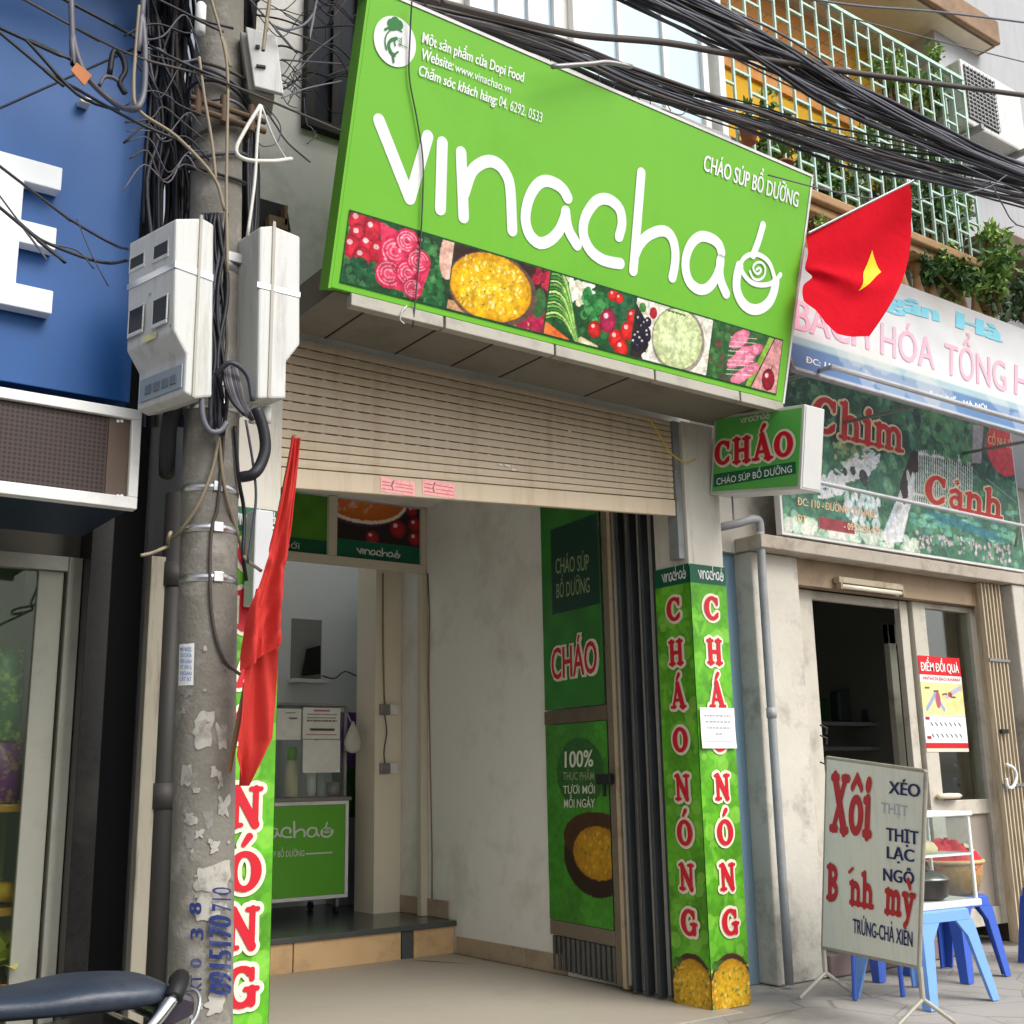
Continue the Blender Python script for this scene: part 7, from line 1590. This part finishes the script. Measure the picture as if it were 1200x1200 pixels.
L_ = [([(0, 98), (90, 140), (270, 330), (420, 390)], .010, 0, 'dark wire sagging from the left edge to the pole, highest pair'),
      ([(-30, 90), (150, 240), (300, 330), (480, 430), (620, 490)], .009, 0, 'dark wire sagging from the left edge to the pole below the orange tag'),
      ([(70, -10), (270, 100), (480, 200), (700, 260), (840, 310), (1200, 460)], .008, 2, 'long dark wire running past the junction box to the green sign'),
      ([(210, -10), (400, 90), (600, 200), (800, 290)], .010, 0, 'dark wire from the top left down to the junction box'),
      ([(540, -10), (680, 60), (820, 100)], .008, 0, 'short dark wire at the top left of the pole'),
      ([(250, -10), (255, 120), (300, 260), (400, 360), (470, 385), (505, 330), (510, 180), (500, 40), (505, -20)], .0145, 3, 'thick grey cable hanging in a big loop left of the pole'),
      ([(385, 260), (400, 180), (430, 200), (440, 250), (420, 290), (440, 330)], .014, 0, 'dark cable loop beside the edge of the blue fascia'),
      ([(350, 300), (370, 270), (410, 280), (430, 310)], .012, 3, 'short grey cable loop beside the orange tag'),
      ([(0, 585), (150, 700), (260, 780), (400, 860), (450, 875)], .008, 0, 'dark wire crossing the white letter to the meter box'),
      ([(0, 730), (120, 830), (280, 900), (380, 925), (450, 915)], .009, 0, 'dark wire crossing the lower part of the white letter'),
      ([(0, 690), (60, 770), (160, 850), (270, 880), (330, 945)], .005, 1, 'thin wire tangled before the lower part of the white letter'),
      ([(270, 770), (320, 890), (380, 1005)], .004, 1, 'thin wire end hanging before the blue fascia'),
      ([(490, 20), (480, 140), (470, 300), (490, 390), (620, 480), (750, 620), (790, 740)], .010, 4, 'beige cable swinging down to the left meter box'),
      ([(700, 200), (720, 350), (745, 500), (760, 640)], .009, 4, 'straight beige cable on the left face of the pole'),
      ([(740, -10), (780, 130), (800, 260), (798, 500), (796, 700), (800, 960)], .009, 4, 'straight beige cable down the middle of the pole'),
      ([(950, -20), (940, 60), (936, 110)], .012, 4, 'short beige pole stay above the junction box'),
      ([(915, 370), (860, 460), (830, 530), (870, 562), (960, 566), (1025, 558)], .010, 5, 'white cable bent in a triangle under the junction box'),
      ([(918, 370), (905, 480), (895, 640), (870, 830)], .008, 5, 'white wire dropping straight from the junction box'),
      ([(920, 372), (960, 480), (1000, 550), (1015, 560)], .005, 5, 'thin white wire closing the triangle under the junction box'),
      ([(925, 372), (970, 440), (1010, 500), (1090, 570)], .006, 1, 'dark wire slanting from the junction box to the pale wall'),
      ([(935, 372), (985, 440), (975, 500), (930, 515), (905, 500)], .004, 1, 'thin dark wire curl below the junction box'),
      ([(990, 210), (1060, 215), (1200, 225)], .006, 1, 'dark wire from the junction box to the green sign, upper'),
      ([(990, 345), (1080, 310), (1200, 285)], .005, 3, 'grey wire from the junction box to the green sign, lower'),
      ([(960, 90), (1010, 105), (1070, 85), (1105, 40), (1115, -10)], .009, 3, 'grey cable looping at the top between pole and sign'),
      ([(870, -10), (960, 90), (1070, 130), (1200, 190)], .006, 1, 'dark wire from the top of the pole to the green sign'),
      ([(1200, 110), (1100, 190), (1010, 300)], .005, 1, 'thin dark wire rising to the top of the green sign'),
      ([(1080, 505), (1110, 480), (1108, 460)], .004, 0, 'small hooked wire end on the pale wall beside the sign')]
for P, r, mi, l in L_:
    far = P[-1][0] > 1000; Pw = []
    for x, y in P: Pw.append((x*S3, y*S3, (-.95 if x < 950 else -.95+.25*min(1, (x-950)/250)) if x > 440 else -.80))
    pxcab(Pw, r*(.62 if r < .013 and mi != 5 else .75), (ck[0], ck[1], ck[2], ck[3], M['cable_beige'], M['cable_white'])[mi], l)
for k in range(9):
    x, y = random.uniform(1000, 1100), random.uniform(210, 380); P = [(x*S3, y*S3, -.6)]
    for i in range(4): x += random.uniform(-50, 60); y += random.uniform(-60, 60); P.append((x*S3, y*S3, -.6))
    pxcab(P, .0022, ck[k % 3], 'fine tangled wire right of the junction box', 'tangled wires right of the junction box')
for k in range(11):
    y = random.uniform(-20, 110); P = [(300+i*30, y+random.uniform(-14, 14)+i*random.uniform(-6, 8), -.45-.05*(k % 3)) for i in range(5)]
    pxcab(P, random.uniform(.002, .005), ck[k % 3], 'dark wire crossing the sooty window between pole and sign', 'wires before the sooty window')
for k in range(12):
    P = [(150+i*22+random.uniform(-8, 8), random.uniform(20, 240)*.2+k*16+i*random.uniform(-3, 8), -.85) for i in range(5)]
    pxcab(P, random.uniform(.002, .0045), ck[k % 4], 'thin wire strung across the pole cables', 'thin wires across the pole cables')
# lower wires on the pole front
def polecab(P, r, m, l):
    pts = []
    for x, y, n in P:
        u, v = CY.px(min(max(x, 206), 282), y) if 200 < x < 284 else (None, None)
        pts.append(CY.w(u, v, n) if u is not None else at(x, y, Y=PY-.05-n))
    cable(pts, r, m, l, n=8)
polecab([(256, 500, .02), (250, 545, .02), (236, 590, .02), (218, 622, .02), (207, 632, .03), (200, 624, .04), (197, 632, .04), (203, 640, .04), (208, 632, .04)], .006, M['cable_beige'], 'beige wire running down the pole into a small knot')
polecab([(203, 640, .04), (190, 643, .05), (178, 648, .06), (165, 651, .06)], .006, M['cable_beige'], 'beige wire end sticking out left of the knot')
polecab([(256, 515, .01), (260, 560, .01), (268, 600, .01), (280, 640, .01), (288, 655, .05), (306, 669, .12)], .006, M['cable_beige'], 'beige wire slanting down the pole toward the red flag')
polecab([(262, 500, .008), (255, 590, .008), (248, 620, .008), (246, 680, .008), (250, 735, .008), (262, 775, .008), (280, 790, .01)], .006, ck[2], 'dark wire curving down the front of the pole')
polecab([(272, 500, .012), (276, 560, .012), (282, 600, .02), (285, 650, .03), (283, 680, .03)], .007, ck[0], 'dark wire down the right edge of the pole')
pxcab([(300, 478, -.95), (308, 500, -.95), (311, 525, -.95), (305, 545, -.95), (296, 556, -.95), (283, 559, -.92)], .02, ck[0], 'thick black hose bending from the right meter box into the pole', n=10)
pxcab([(288, 492, -.95), (296, 540, -.93), (300, 580, -.93), (296, 620, -.93), (290, 660, -.93)], .005, ck[1], 'thin grey wire hanging from the right meter box')
pxcab([(236, 462, -.95), (238, 490, -.95), (246, 505, -.95), (258, 505, -.95), (266, 495, -.95)], .010, ck[3], 'grey wire looping below the left meter box')
pxcab([(252, 440, -.9), (270, 425, -.95), (290, 440, -.95), (296, 470, -.95)], .009, ck[1], 'dark cable crossing the pole between the meter boxes, lower')
for k in range(8): pxcab([(262+2*k, 430, -.9), (264+2.5*k, 450, -.93), (272+2*k, 470, -.93), (286+1.5*k, 486+k, -.93)], .006, ck[k % 4], 'dark cable bunched into the bottom of the right meter box', 'cables into the right meter box')
pxcab([(205, 470, -.75), (198, 500, -.7), (196, 540, -.65), (196, 555, -.6)], .03, ck[0], 'thick dark hose dropping from the left meter box into the gap', n=10)
# orange tag on the wires
t_ = at(97, 86, Y=-.82); b = MB(); b.prism([at(*p, Y=-.82) for p in ((90, 73), (108, 88), (99, 100), (83, 82))], (0, .006, 0)); tag(b.build('cable_tag', mat('tag_orange', (176, 110, 66), .7)), 'small orange tag hanging on the wires before the blue fascia', 'tag')
b = MB(); q = at(98, 121, Y=-.47); b.box(q-V3((.02, .03, .012)), q+V3((.02, .019, .012))); tag(b.build('wall_camera', M['white_paint'], bevel=.004), 'tiny white fitting on the blue fascia', 'fitting')
